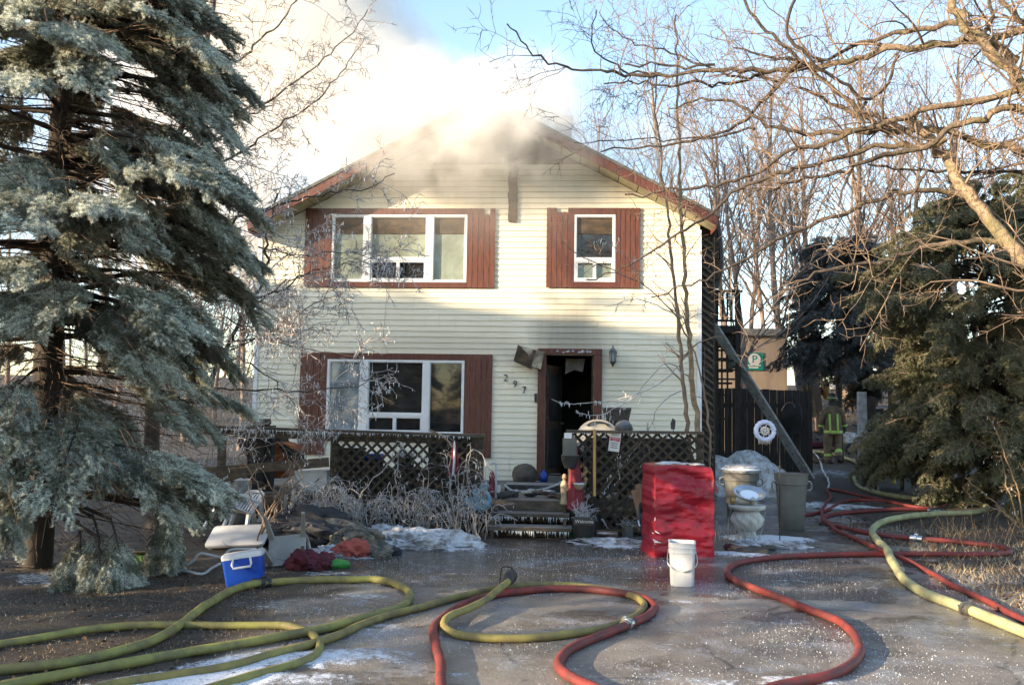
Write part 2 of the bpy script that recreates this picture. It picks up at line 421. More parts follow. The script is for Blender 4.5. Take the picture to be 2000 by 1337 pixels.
def mat_siding():
    mt, g, b = newmat('siding_cream'); v = g.obj(); X, Y, Z = g.xyz(v)
    n = g.noise(v, 1.1, 5, .6); col = g.mix(g.smooth(n, .35, .7), (.785,.74,.60), (.72,.675,.54))
    n2 = g.noise(g.map(v, (3,3,.35)), 2.2, 6, .65)
    def lobe(cx, cz, sx, sz):
        a = g.mul(g.sub(X, cx), 1/sx); c = g.mul(g.sub(Z, cz), 1/sz)
        d = g.add(g.mul(a, a), g.mul(c, c)); return g.smooth(g.add(d, g.mul(g.sub(n2, .5), 1.3)), -.4, 2.4, 1., 0.)
    door = PY(1120, 680, 0); s = g.mul(lobe(door.x-.05, 2.72, .62, .85), .66)
    s2 = g.mul(lobe(door.x+.75, 2.1, .5, .4), .25)
    s3 = g.mul(lobe(.55, 5.85, 3.0, .55), .55); s4 = g.mul(lobe(-.6, 2.75, 1.6, .25), .25)
    soot = g.math('MAXIMUM', g.math('MAXIMUM', s, s2), g.math('MAXIMUM', s3, s4))
    col = g.mix(soot, col, (.06,.048,.04))
    oi = g.new('ShaderNodeObjectInfo').outputs['Random']; col = g.mix(g.mul(oi, .16), col, (.52,.49,.38))
    streak = g.mul(g.smooth(n2, .56, .75), .22); col = g.mix(streak, col, (.30,.26,.19))
    g.l.new(col, b.inputs['Base Color']); b.inputs['Roughness'].default_value = .48; b.inputs['Specular IOR Level'].default_value = .35
    g.l.new(g.bump(g.noise(g.map(v, (1,1,8)), 14, 3), .03, .002), b.inputs['Normal'])
    return mt
MT['siding'] = mat_siding()
def mat_pane(name, dark, fog, tint_c, gloss=.9):
    """window glass: a pale noisy tint over a darker reflective pane"""
    mt, g, b = newmat(name); v = g.obj()
    n = g.noise(v, 2.2, 5, .65, .4); col = g.mix(g.mul(g.smooth(n, .3, .72), fog), dark, tint_c)
    g.l.new(col, b.inputs['Base Color']); b.inputs['Roughness'].default_value = .04
    b.inputs['Specular IOR Level'].default_value = gloss; b.inputs['IOR'].default_value = 1.6
    return mt
MT['pane_dark'] = mat_pane('pane_dark', (.012,.012,.012), .5, (.05,.05,.05), .4)
MT['pane_painted_reflection'] = mat_pane('pane_painted_reflection', (.16,.18,.14), .95, (.30,.34,.28), .3)  # upper panes: grey-green tree reflections painted into the glass colour
MT['pane_frost'] = mat_pane('pane_frost', (.10,.125,.14), .95, (.36,.42,.46), .4)
def mat_needle(name, green, frostc, dead=None):
    mt, g, b = newmat(name); v = g.obj()
    fr = g.attr('frost'); n = g.noise(v, 3, 3)
    base = g.mix(g.smooth(n, .35, .65), green, tuple(x*.6 for x in green))
    if dead: base = g.mix(g.mul(g.attr('dead'), .9), base, dead)
    col = g.mix(fr, base, frostc); g.l.new(col, b.inputs['Base Color'])
    b.inputs['Roughness'].default_value = .55; b.inputs['Specular IOR Level'].default_value = .5
    tr = g.new('ShaderNodeBsdfTranslucent'); g.l.new(col, tr.inputs['Color'])
    mx = g.new('ShaderNodeMixShader'); mx.inputs[0].default_value = .25
    g.l.new(b.outputs[0], mx.inputs[1]); g.l.new(tr.outputs[0], mx.inputs[2])
    g.l.new(mx.outputs[0], g.n['Material Output'].inputs['Surface'])
    return mt
MT['needle'] = mat_needle('needle', (.145,.165,.095), (.76,.80,.72), (.16,.085,.04))
MT['cedar'] = mat_needle('cedar', (.122,.132,.062), (.42,.42,.34), (.15,.09,.045))
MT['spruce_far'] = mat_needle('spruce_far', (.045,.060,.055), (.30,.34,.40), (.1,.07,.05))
def mat_tarp():
    mt, g, b = newmat('tarp_red'); v = g.obj()
    n = g.noise(v, 3.5, 5, .6); col = g.mix(g.smooth(n, .35, .65), (.28,.013,.028), (.22,.010,.022))
    w = g.noise(g.map(v, (60,60,2)), 3, 3); col = g.mix(g.mul(g.smooth(w, .55, .8), .16), col, (.5,.10,.10))
    g.l.new(col, b.inputs['Base Color']); b.inputs['Roughness'].default_value = .42; b.inputs['Specular IOR Level'].default_value = .45
    b1 = g.bump(g.noise(g.map(v, (1,1,2.6)), 3.2, 4, .6, .6), .45, .05); b2 = g.bump(w, .15, .004, b1)
    g.l.new(b2, b.inputs['Normal']); return mt
MT['tarp'] = mat_tarp()
def mat_ground():
    mt, g, b = newmat('ground'); v = g.obj()
    n1 = g.noise(v, 1.3, 6, .65); n2 = g.noise(v, 22, 4, .7); n3 = g.noise(v, 140, 2, .6)
    asp = g.mix(g.smooth(n1, .35, .65), (.235,.203,.170), (.12,.106,.096))
    asp = g.mix(g.mul(g.smooth(n3, .52, .68), .55), asp, (.32,.28,.24))
    asp = g.mix(g.mul(g.smooth(n2, .55, .75), .35), asp, (.035,.03,.027))
    soil = g.mix(g.smooth(n2, .35, .65), (.045,.032,.022), (.020,.016,.012))
    soil = g.mix(g.mul(g.smooth(n3, .5, .7), .6), soil, (.17,.12,.075))
    vo = g.new('ShaderNodeTexVoronoi', feature='DISTANCE_TO_EDGE'); g.l.new(g.mix(.12, v, g.noise(v, 3, 4, .6, 0, 1)), vo.inputs['Vector']); vo.inputs['Scale'].default_value = .9
    asp = g.mix(g.mul(g.smooth(vo.outputs['Distance'], .004, .016, 1., 0.), g.smooth(n1, .45, .55, 0., .7)), asp, (.025,.022,.02))
    we = g.smooth(g.add(g.attr('wet'), g.mul(g.sub(g.noise(v, 2.2, 5, .65), .5), .9)), .35, .75)
    asp = g.mix(g.mul(we, .62), asp, (.030,.027,.025))
    film = g.mul(g.smooth(g.add(g.noise(v, 1.5, 5, .62), g.mul(g.sub(n2, .5), .35)), .51, .64), .5)
    asp = g.mix(film, asp, (.30,.33,.38))
    base = g.mix(g.attr('soil'), asp, soil)
    sn = g.add(g.attr('snow'), g.mul(g.add(g.add(g.sub(n2, .5), g.mul(g.sub(n3, .5), .9)), g.mul(g.sub(g.noise(v, 6, 5, .75), .5), .9)), .85)); sm = g.smooth(sn, .42, .62)
    n4 = g.noise(v, 60, 3, .7)
    snow = g.mix(g.smooth(n4, .45, .72), (.66,.70,.77), (.42,.43,.45))
    col = g.mix(sm, base, snow); g.l.new(col, b.inputs['Base Color'])
    wet = g.smooth(g.noise(v, .9, 4, .6), .38, .62, .20, .62)
    wet = g.math('MINIMUM', wet, g.sub(.62, g.mul(we, .50)))
    wet = g.math('MINIMUM', wet, g.sub(.62, g.mul(film, 1.0)))
    rg = g.math('MAXIMUM', g.mul(g.attr('soil'), .8), wet); rg = g.math('MAXIMUM', rg, g.mul(sm, .55)); g.l.new(rg, b.inputs['Roughness'])
    b.inputs['Specular IOR Level'].default_value = .5
    hb = g.add(g.mul(n2, 1.0), g.mul(n3, .5)); hb = g.add(hb, g.mul(sm, .6))
    g.l.new(g.bump(hb, .5, .012), b.inputs['Normal']); return mt
MT['ground'] = mat_ground()

# ================================================================== GROUND
def build_ground():
    def axis(a, b, st, lo, hi, gr):
        c = list(np.arange(a, b, st)); s = st; x = c[-1]
        while x < hi: s = min(s*gr, 14); x += s; c.append(x)
        s = st; x = c[0]; pre = []
        while x > lo: s = min(s*gr, 14); x -= s; pre.append(x)
        return np.array(pre[::-1]+c)
    xs = axis(-6.5, 8.0, .085, -260, 260, 1.16); ys = axis(-13.5, -2.5, .085, -200, 320, 1.09)
    X, Y = np.meshgrid(xs, ys); x = X.ravel(); y = Y.ravel()
    z = hgt(x, y)
    nb = fbm(x*.9, y*.9, 3); nf = fbm(x*5, y*5, 9)
    soil = ss(-.15, .25, (-.55-x)+(nb-.5)*2.2)
    soil = np.maximum(soil, ss(-.2, .3, (x-6.0)+(nb-.5)*2.0+ss(-4, 3, y)*.0))
    soil = np.maximum(soil, ss(7.5, 9.5, y))
    snow = np.full_like(x, -.12)
    def patch(px, py, rx, ry, s, rot=0.):
        p = PG(px, py); dx = x-p.x; dy = y-p.y; c, q = math.cos(rot), math.sin(rot)
        e = np.sqrt(((dx*c+dy*q)/rx)**2+((-dx*q+dy*c)/ry)**2)+(nb-.5)*.9+(nf-.5)*.5
        np.maximum(snow, s*(1-ss(.35, 1.25, e))-.05, out=snow)
    for a in [(800,1066,1.15,.55,1.0), (680,1082,.55,.45,.8), (900,1062,.5,.3,.8), (1180,1056,.75,.28,.75), (1200,1068,.4,.2,.8),
              (600,1290,1.1,.36,.66,.35), (420,1330,.9,.35,.75,.3), (720,1225,.6,.25,.48,.3), (700,1165,.5,.3,.5), (760,1290,.5,.3,.5),
              (560,1180,.7,.3,.42), (1490,1052,.8,.35,.85), (1430,1082,.5,.22,.7), (1470,930,1.1,1.2,.9), (1590,985,1.0,.9,.62),
              (1640,925,1.2,1.6,.45), (1340,1178,.32,.1,.62), (1540,1135,.25,.08,.6), (1560,1330,.4,.16,.62), (150,1130,.8,.5,.55),
              (250,1200,.5,.2,.4), (1000,1160,.9,.2,.34), (1100,1215,.9,.2,.36), (1700,980,.6,.3,.5), (1880,1000,.5,.3,.5), (1270,1130,.8,.12,.45),
              (1150,1300,1.2,.3,.40), (1800,1300,1.5,.4,.36), (930,1200,.6,.2,.42), (640,1120,.7,.25,.5), (1000,1290,.9,.12,.44,.15), (1450,1215,.8,.10,.44,.1), (1250,1255,.8,.10,.42,.1), (1050,1190,.9,.07,.46,.1), (900,1120,.7,.10,.46,.1), (1650,1130,.8,.12,.45), (1400,1330,.5,.15,.5), (560,1330,.8,.2,.6,.3), (880,1320,.5,.2,.5,.2), (1700,860,3,3,.40), (1680,800,5,3,.42)]:
        patch(*a)
    wet = .85*ss(-8.6, -6.2, y)*(1-ss(-.5, 3, y))*(1-.5*ss(3, 6, x))+.55*(fbm(x*.8, y*1.7, 31) > .56)
    wet = np.where(y > 3, .3, wet)
    z = z + .018*np.clip(ss(.3, .6, snow), 0, 1)*(.6+nf) + soil*(nf-.5)*.05*(y < 3) + (nb-.5)*.012
    V = np.stack([x, y, z], 1); nx, ny = len(xs), len(ys)
    i = np.arange(ny-1)[:,None]*nx+np.arange(nx-1)[None,:]
    Q = np.stack([i, i+1, i+nx+1, i+nx], -1).reshape(-1, 4)
    structure('ground', np_mesh('ground', V, Q, MT['ground'], True, {'soil': soil, 'snow': np.clip(snow, -.3, 1.2), 'wet': wet}))
build_ground()

# ================================================================== HOUSE
XL, XR = PY(500, 700, 0).x, PY(1367, 700, 0).x
APX = 0.0
DEPTH = 5.0
ZD = 0.42                                        # deck level
RY = -0.50                                       # plane of the rake boards
ap = PY(948, 186, RY); er = PY(1402, 418, RY)
APX, ZA = ap.x, ap.z
SLOPE = (ap.z-er.z)/(er.x-ap.x)
def roofz(x): return ZA-SLOPE*abs(x-APX)
EAVE_R, EAVE_L = er.x, APX-(er.x-APX)-.15
house = thing('two_storey_house', 'cream clapboard house with red-brown shutters, its gable charred and smoking', 'house', (0,0,0))
def rect(x0, y0, x1, y1, Y=0):
    a = PY(x0, y0, Y); b = PY(x1, y1, Y); return (a.x, b.x, b.z, a.z)      # xmin,xmax,zmin,zmax
# window openings (frame outline) in the facade plane
W_UL = rect(651, 420, 911, 552); W_UR = rect(1122, 420, 1201, 551)
W_LL = rect(641, 701, 905, 849); DOOR = rect(1066, 692, 1158, 936); DOOR = (DOOR[0], DOOR[1], ZD, DOOR[3])
HOLES = [W_UL, W_UR, W_LL, DOOR]
def grid_minus(x0, x1, z0, z1, holes):
    xs = sorted({x0, x1, *[min(max(h[i], x0), x1) for h in holes for i in (0,1)]})
    zs = sorted({z0, z1, *[min(max(h[i], z0), z1) for h in holes for i in (2,3)]})
    for i in range(len(xs)-1):
        for j in range(len(zs)-1):
            cx, cz = (xs[i]+xs[i+1])/2, (zs[j]+zs[j+1])/2
            if not any(h[0] < cx < h[1] and h[2] < cz < h[3] for h in holes): yield xs[i], xs[i+1], zs[j], zs[j+1]
ZE = roofz(EAVE_R)                                # eave height
w = MB()
for a in grid_minus(XL, XR, .30, ZE-.25, HOLES): w.box(a[0], a[1], .004, .14, a[2], a[3])
g_ = [Vector((XL, 0, ZE-.25)), Vector((XR, 0, ZE-.25)), Vector((XR, 0, roofz(XR)-.2)), Vector((APX, 0, ZA-.2)), Vector((XL, 0, roofz(XL)-.2))]
w.prism(g_, (0, .004, 0), (0, .14, 0))
part(house, 'front_wall', w, MT['charred'])
w = MB()
w.box(XL, XL+.14, .141, DEPTH, .3, roofz(XL)-.2).box(XR-.14, XR, .141, DEPTH, .3, roofz(XR)-.2).box(XL+.141, XR-.141, DEPTH-.14, DEPTH, .3, ZE)
part(house, 'side_wall', w, MT['siding'])
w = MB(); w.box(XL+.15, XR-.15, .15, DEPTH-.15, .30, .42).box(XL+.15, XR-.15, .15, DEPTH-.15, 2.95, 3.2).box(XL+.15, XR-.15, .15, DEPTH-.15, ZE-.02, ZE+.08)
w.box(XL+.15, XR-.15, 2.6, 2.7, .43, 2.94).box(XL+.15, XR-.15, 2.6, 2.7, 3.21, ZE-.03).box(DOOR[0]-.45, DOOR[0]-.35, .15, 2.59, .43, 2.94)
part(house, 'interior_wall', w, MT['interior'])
w = MB(); w.box(XL, XR, .0, DEPTH, -.2, .298); part(house, 'foundation', w, MT['concrete'])

# clapboards, course by course
zb0 = .40; PITCHB = .1015
zchA, zchB = PY(800, 305, 0).z, PY(950, 325, 0).z
xchA = PY(846, 300, 0).x
strip = rect(994, 320, 1010, 434)
SH = {}
def clap(x0, x1, z, zt, t0=0., t1=0.):
    if x1-x0 < .03: return
    dz = zt-z
    b = MB().add([(x0,-.020,z),(x1,-.020,z),(x1,.002,z),(x0,.002,z),(x0+t0,-.005,zt),(x1-t1,-.005,zt),(x1-t1,.002,zt),(x0+t0,.002,zt)],
                 [(0,1,5,4),(3,7,6,2),(0,3,2,1),(4,5,6,7),(0,4,7,3),(1,2,6,5)])
    # waviness of old vinyl
    part(house, 'siding_board', b, MT['siding'], local=True)
k = 0
while True:
    z = zb0+k*PITCHB; zt = z+PITCHB-.0015; k += 1
    if z > 6.6: break
    xa, xb = XL, XR
    if zt > ZE-.3:
        half = (ZA-.21-zt)/SLOPE
        dsl = PITCHB/SLOPE; xa, xb = max(XL, APX-half-dsl), min(XR, APX+half+dsl)
    zc = (z+zt)/2
    segs = [(xa, xb)]
    cuts = [(h[0], h[1]) for h in HOLES if h[2]-.02 < zc < h[3]+.02]
    if strip[2] < zc < strip[3]: cuts.append((strip[0]+rnd.uniform(-.015, .015), strip[1]+rnd.uniform(-.01, .01)))
    if zc > zchB: cuts.append((xchA, 9))
    if zc > zchA: cuts.append((-9, 9))
    for c in cuts:
        ns = []
        for s in segs:
            if c[1] <= s[0] or c[0] >= s[1]: ns.append(s); continue
            if c[0] > s[0]: ns.append((s[0], c[0]))
            if c[1] < s[1]: ns.append((c[1], s[1]))
        segs = ns
    for s in segs:
        ta = max(0, (APX-half)-s[0]) if zt > ZE-.3 and s[0] < APX-half else 0.
        tb = max(0, s[1]-(APX+half)) if zt > ZE-.3 and s[1] > APX+half else 0.
        cut = [s[0]]; 
        while s[1]-cut[-1] > 3.7: cut.append(cut[-1]+min(rnd.uniform(1.6, 3.66), s[1]-cut[-1]-.5))
        cut.append(s[1])
        for q in range(len(cut)-1):
            dz_ = rnd.uniform(-.0016, .0016)
            clap(cut[q]+(.0012 if q else 0), cut[q+1]-(.0012 if q < len(cut)-2 else 0), z+dz_, zt+dz_, ta if q == 0 else 0., tb if q == len(cut)-2 else 0.)
w = MB(); w.box(XL-.025, XL+.05, -.035, -.021, .36, roofz(XL)-.3); w.box(XR-.05, XR+.025, -.035, -.021, .36, roofz(XR)-.3)
part(house, 'corner_trim', w, MT['white_vinyl'])
# charred sheathing boards of the gable
zz = zchA+.01; i = 0
while zz < ZA-.35:
    h = .17+rnd.uniform(-.01, .01); half = (ZA-.30-zz-h)/SLOPE
    if half > .2:
        j = APX+rnd.uniform(-.5, .5)*half
        for (a, b_) in ((APX-half, j-.004), (j+.004, APX+half)):
            part(house, 'charred_board', MB().box(a, b_, -.018+rnd.uniform(-.004, .004), .003, zz, zz+h-.012), MT['charred'], local=True)
    zz += h
for (xx, a, b_) in ((-.95, 0, .55), (.3, 0, .4), (1.25, 0, .5)):
    part(house, 'charred_stud', MB().box(xx-.045, xx+.045, -.075, -.025, zchA-.02, ZA-.45-abs(xx-APX)*SLOPE), MT['charred'], local=True)
part(house, 'charred_beam', MB().box(strip[0]+.01, strip[1]-.01, -.06, -.022, strip[2], zchB+.05), MT['charred'], local=True)

# roof
def slope_slab(sgn, xe, y0, y1, t0, t1, x_in=0.0):
    """slab following the slope; t0..t1 measured down from the roof line"""
    xa = APX+sgn*x_in
    za, ze = roofz(xa), ZA-SLOPE*abs(xe-APX)
    return MB().add([(xa,y0,za-t1),(xe,y0,ze-t1),(xe,y0,ze-t0),(xa,y0,za-t0),(xa,y1,za-t1),(xe,y1,ze-t1),(xe,y1,ze-t0),(xa,y1,za-t0)],
                    [(0,1,2,3),(7,6,5,4),(0,4,5,1),(1,5,6,2),(2,6,7,3),(3,7,4,0)])
for sgn, xe in ((-1, EAVE_L), (1, EAVE_R)):
    rf = part(house, 'roof', slope_slab(sgn, xe+sgn*.03, RY-.045, DEPTH+.4, -.005, .05), MT['shingle'], local=True)
    if sgn > 0:
        c0 = PY(1085, 232, 3.6); c1 = PY(1117, 232, 3.6)
        ch = MB(); zt = c0.z; zb = roofz(c1.x)-.3; nrow = int((zt-zb)/.075)
        part(rf, 'chimney', MB().box(c0.x+.012, c1.x-.012, 3.612, 4.3-.012, zb, zt-.02), MT['concrete'], local=True)
        for r_ in range(nrow):
            z0 = zb+r_*.075
            nb_ = 2
            wd = (c1.x-c0.x)/nb_
            for q in range(nb_+1):
                a = c0.x+q*wd-(wd/2 if r_ % 2 else 0); b_ = min(a+wd-.01, c1.x); a = max(a, c0.x)
                if b_-a > .03: part(rf, 'brick', MB().box(a, b_, 3.6, 3.70, z0, z0+.065), MT['brick_dark'], local=True)
        part(rf, 'chimney_cap', MB().box(c0.x-.03, c1.x+.03, 3.57, 4.33, zt, zt+.06), MT['concrete'], local=True)
    part(house, 'rake_board', slope_slab(sgn, xe, RY-.03, RY, .052, .215), MT['brown_trim'], local=True)
    # soffit panels
    L = abs(xe-APX); n = 12
    for q in range(n):
        f0, f1 = q/n, (q+1)/n
        if f1 < (.42 if sgn < 0 else .30): continue
        xa, xb = APX+sgn*(L*f0+.008), APX+sgn*(L*f1-.008)
        b = MB().add([(xa,RY+.004,ZA-SLOPE*abs(xa-APX)-.20),(xb,RY+.004,ZA-SLOPE*abs(xb-APX)-.20),(xb,.0,ZA-SLOPE*abs(xb-APX)-.20),(xa,.0,ZA-SLOPE*abs(xa-APX)-.20)]+
                     [(xa,RY+.004,ZA-SLOPE*abs(xa-APX)-.185),(xb,RY+.004,ZA-SLOPE*abs(xb-APX)-.185),(xb,.0,ZA-SLOPE*abs(xb-APX)-.185),(xa,.0,ZA-SLOPE*abs(xa-APX)-.185)],
                     [(0,1,2,3),(7,6,5,4),(0,4,5,1),(1,5,6,2),(2,6,7,3),(3,7,4,0)])
        part(house, 'soffit_panel', b, MT['soffit'], local=True)
    for q in range(9):                               # rafters of the overhang, bare where the soffit burnt away
        pass
# fascia / eave on the sides
for sgn, xe in ((-1, EAVE_L), (1, EAVE_R)):
    x0, x1 = sorted((xe, xe-sgn*.03)); part(house, 'eave_board', MB().box(x0, x1, RY+.003, DEPTH+.3, ZA-SLOPE*abs(xe-APX)-.25, ZA-SLOPE*abs(xe-APX)-.055), MT['brown_trim'], local=True)
a = PY(984, 204, .4); b = PY(997, 176, .4)
part(house, 'roof_vent', MB().bar(a, b, .13, .13, (0,1,0)), MT['pale_wood'], local=True)
# burnt gutter hanging at the right eave
p = [PY(1400, 432, .3), PY(1406, 470, .3), PY(1408, 520, .3), PY(1398, 562, .3)]
part(house, 'hanging_gutter', MB().tube(smooth_line(p, .08), .055, 6), MT['dark_steel'], True, local=True)
b = MB()
for (x0, y0, x1, y1) in ((1374,440,1400,462),(1378,463,1404,505),(1383,506,1406,545)): 
    q = rect(x0, y0, x1, y1, .2); b.box(q[0], q[1], .2, .28+.01*y0/100, q[2]+.004, q[3])
part(house, 'burnt_panel', b, MT['charred'], local=True)

# windows: frame > mullion, sash, pane
def window(op, mulls, panes, sub=None, depth=.05):
    x0, x1, z0, z1 = op; t = .035; yf = -.045
    fr = MB().box(x0, x1, yf, .10, z0, z0+t).box(x0, x1, yf, .10, z1-t, z1).box(x0, x0+t, yf, .10, z0+t, z1-t).box(x1-t, x1, yf, .10, z0+t, z1-t)
    wi = part(house, 'window', fr, MT['white_vinyl'], local=True)
    edges = [x0+t]
    for (a, b_) in mulls:
        part(wi, 'mullion', MB().box(a, b_, yf-.012, .09, z0+t-.002, z1-t+.002), MT['white_vinyl'], local=True); edges += [a, b_]
    edges.append(x1-t)
    for i_ in range(len(edges)//2):
        a, b_ = edges[2*i_], edges[2*i_+1]; zl = z0+t
        if sub and sub[0] == i_:
            zs = sub[1]; s = .05
            part(wi, 'transom_bar', MB().box(a, b_, yf-.006, .08, zs-.03, zs+.03), MT['white_vinyl'], local=True)
            xm = (a+b_)/2
            sa = MB()
            for (q0, q1) in ((a+.002, xm-.0), (xm, b_-.002)):
                sa.box(q0, q1, yf+.004, .06, zl, zl+.035); sa.box(q0, q1, yf+.004, .06, zs-.055, zs-.031)
                sa.box(q0, q0+.03, yf+.004, .06, zl+.036, zs-.056); sa.box(q1-.03, q1, yf+.004, .06, zl+.036, zs-.056)
            part(wi, 'sliding_sash', sa, MT['white_vinyl'], local=True)
            for (q0, q1) in ((a, xm), (xm, b_)): part(wi, 'pane', MB().box(q0+.03, q1-.03, .022, .03, zl+.034, zs-.054), MT[panes[3]], local=True)
            zl = zs+.03
        mk = panes[i_]
        if mk: part(wi, 'pane', MB().box(a, b_, .022, .03, zl, z1-t), MT[mk], local=True)
        part(wi, 'glazing_bead', MB().box(a, a+.014, yf+.012, .021, zl, z1-t).box(b_-.014, b_, yf+.012, .021, zl, z1-t)
             .box(a+.0145, b_-.0145, yf+.012, .021, z1-t-.014, z1-t).box(a+.0145, b_-.0145, yf+.012, .021, zl, zl+.014), MT['white_vinyl'], local=True)
    return wi
fx = lambda px, py, Y=0: PY(px, py, Y).x
fz = lambda px, py, Y=0: PY(px, py, Y).z
window(W_UL, [(fx(711,480), fx(725,480)), (fx(833,480), fx(847,480))], ['pane_painted_reflection','pane_painted_reflection','pane_painted_reflection','pane_dark'], (1, fz(780,507)))
window(W_UR, [], ['pane_dark',None,None,'pane_painted_reflection'], (0, fz(1160,508)))
window(W_LL, [(fx(703,770), fx(719,770)), (fx(826,770), fx(839,770))], ['pane_frost','pane_dark','pane_dark','pane_dark'], (1, fz(780,810)))

# red-brown trim and shutters
def trim(x0, x1, z0, z1, y0=-.050, y1=-.021, nm='window_trim'): return part(house, nm, MB().box(x0, x1, y0, y1, z0, z1), MT['brown_trim'], local=True)
def shutter(r_, n, short=(), notch=0, battens=True):
    x0, x1, z0, z1 = r_
    bt = MB()
    for zz in (z0+.22*(z1-z0), z0+.86*(z1-z0)): bt.box(x0+.02, x1-.02, -.030, -.0215, zz-.045, zz+.045)
    sh = part(house, 'shutter', bt, MT['brown_board'], local=True)
    wd = (x1-x0)/n
    for i_ in range(n):
        top = z1-(notch if i_ in short else 0)
        part(sh, 'board', MB().box(x0+i_*wd+.004, x0+(i_+1)*wd-.004, -.052+rnd.uniform(-.003, .003), -.0305, z0+rnd.uniform(0, .004), top), MT['brown_board'], local=True)
    return sh
def surround(op, outer):
    x0, x1, z0, z1 = op; X0, X1, Z0, Z1 = outer
    trim(x0-.004-.0, x1, z1+.002, Z1); 
    if Z0 < z0-.01: trim(x0, x1, Z0, z0-.002)
OUT_UL = rect(599, 408, 966, 563); OUT_UR = rect(1068, 407, 1250, 563); OUT_LL = rect(589, 688, 960, 866)
surround(W_UL, OUT_UL); surround(W_UR, (0, 0, OUT_UR[2], OUT_UR[3])); surround(W_LL, OUT_LL)
shutter((OUT_UL[0], W_UL[0]-.006, OUT_UL[2], OUT_UL[3]), 4)
shutter((W_UL[1]+.004, OUT_UL[1], OUT_UL[2], OUT_UL[3]), 5, (3,), .12)
shutter((OUT_LL[0], W_LL[0]-.006, OUT_LL[2]-.25, OUT_LL[3]), 4)
shutter((W_LL[1]+.004, OUT_LL[1], OUT_LL[2]-.25, OUT_LL[3]), 5)
shutter((OUT_UR[0], fx(1108,480), OUT_UR[2], OUT_UR[3]), 4, (2, 3), .075)
shutter((W_UR[1]+.09, OUT_UR[1], OUT_UR[2], OUT_UR[3]), 4)
trim(fx(1109,480), W_UR[0]-.003, OUT_UR[2], OUT_UR[3]); trim(W_UR[1]+.003, W_UR[1]+.085, OUT_UR[2], OUT_UR[3])

# door surround, burnt door, broken transom board
dx0, dx1 = fx(1049, 850), fx(1175, 800); dzt = fz(1110, 681)
df = MB().box(dx0, DOOR[0]-.002, -.06, .10, ZD+.004, DOOR[3]).box(DOOR[1]+.002, dx1, -.06, .10, ZD+.004, DOOR[3]).box(dx0, dx1, -.065, .10, DOOR[3]+.003, dzt)
dfr = part(house, 'door_frame', df, MT['brown_trim'], local=True)
part(dfr, 'stop_bead', MB().box(DOOR[1]-.035, DOOR[1]-.002, .02, .08, ZD+.004, DOOR[3]-.002).box(DOOR[0]+.002, DOOR[0]+.02, .02, .08, ZD+.004, DOOR[3]-.002), MT['charred'], local=True)
b = MB()
for q in range(14):
    xx = DOOR[0]+.05+rnd.random()*(DOOR[1]-DOOR[0]-.1); b.blob((xx, -.07, DOOR[3]+.045+rnd.uniform(-.01, .02)), (.03, .012, .018), q, .3, 1)
part(dfr, 'ice_crust', b, MT['snow'], local=True)
M_ = Matrix.Translation((DOOR[0]+.03, .10, ZD)) @ Matrix.Rotation(R(72), 4, 'Z')
dl = part(house, 'door', MB().box(0, .84, 0, .04, .01, 2.05, M_), MT['charred'], local=True)
part(dl, 'door_panel', MB().box(.1, .74, -.015, -.001, .2, .9, M_).box(.1, .74, -.015, -.001, 1.05, 1.9, M_), MT['interior'], local=True)
part(dl, 'handle', MB().tube([M_ @ Vector((.76,-.002,1.0)), M_ @ Vector((.76,-.06,1.0))], .02, 8), MT['coupling'], True, local=True)
part(house, 'door_bell', MB().box(dx0-.055, dx0-.015, -.05, -.021, fz(1048,785), fz(1048,768)), MT['ink'], local=True)
# floor-level clutter inside the doorway, ceiling scrap hanging
pts = [PY(1105, 700, .5), PY(1143, 700, .5), PY(1138, 726, .5), PY(1122, 722, .5), PY(1104, 730, .5)]
part(house, 'hanging_ceiling_scrap', MB().prism([Vector(p) for p in pts], (0,0,0), (0,.02,.0)), MT['concrete'], local=True)

# house numbers
def text_mesh(s, size, mt, extr=.006, align='CENTER'):
    cu = bpy.data.curves.new('lettering', 'FONT'); cu.body = s; cu.size = size; cu.extrude = extr; cu.align_x = align; cu.align_y = 'CENTER'; cu.resolution_u = 3
    o = bpy.data.objects.new('lettering', cu); COL.objects.link(o)
    dg = bpy.context.evaluated_depsgraph_get(); me = bpy.data.meshes.new_from_object(o.evaluated_get(dg)); me.materials.clear(); me.materials.append(mt)
    bpy.data.objects.remove(o); return me
def place_text(parent, name, s, size, mt, loc, rx=90, rz=0, ry=0, extr=.006):
    me = text_mesh(s, size, mt, extr); o = link(name, me, parent)
    o.location = Vector(loc)-root_of(parent).location; o.rotation_euler = (R(rx), R(ry), R(rz)); return o
for ch, px, py, ry in (('2', 988, 738, 4), ('9', 1006, 750, 2), ('7', 1024, 762, -4)):
    o = place_text(house, 'house_number', ch, .175, MT['ink'], PY(px, py, -.034), ry=ry); o.scale = (.95, 1, 1)

# ------------------------------------------------------------------ things fixed on the facade
t = thing('wall_lantern', 'black coach lantern on the wall to the right of the door', 'lantern', PY(1198, 700, -.03))
c = PY(1197, 697, -.13)
part(t, 'backplate', MB().box(c.x-.03, c.x+.03, -.034, -.022, c.z-.12, c.z+.08).bar((c.x, -.034, c.z-.10), (c.x, -.13, c.z-.14), .02, .02), MT['black_plastic'])
part(t, 'lantern_roof', MB().lathe([(.075,.085),(.07,.10),(.035,.15),(.012,.165),(.010,.20),(.001,.215)], c, 6), MT['black_plastic'])
part(t, 'glass', MB().lathe([(.045,-.075),(.06,.084)], c, 6), MT['pane_frost'])
cg = MB()
for q in range(6):
    a_ = q*math.pi/3; cg.tube([c+Vector((.047*math.cos(a_), .047*math.sin(a_), -.078)), c+Vector((.063*math.cos(a_), .063*math.sin(a_), .086))], .006, 5)
part(t, 'cage', cg, MT['black_plastic'])
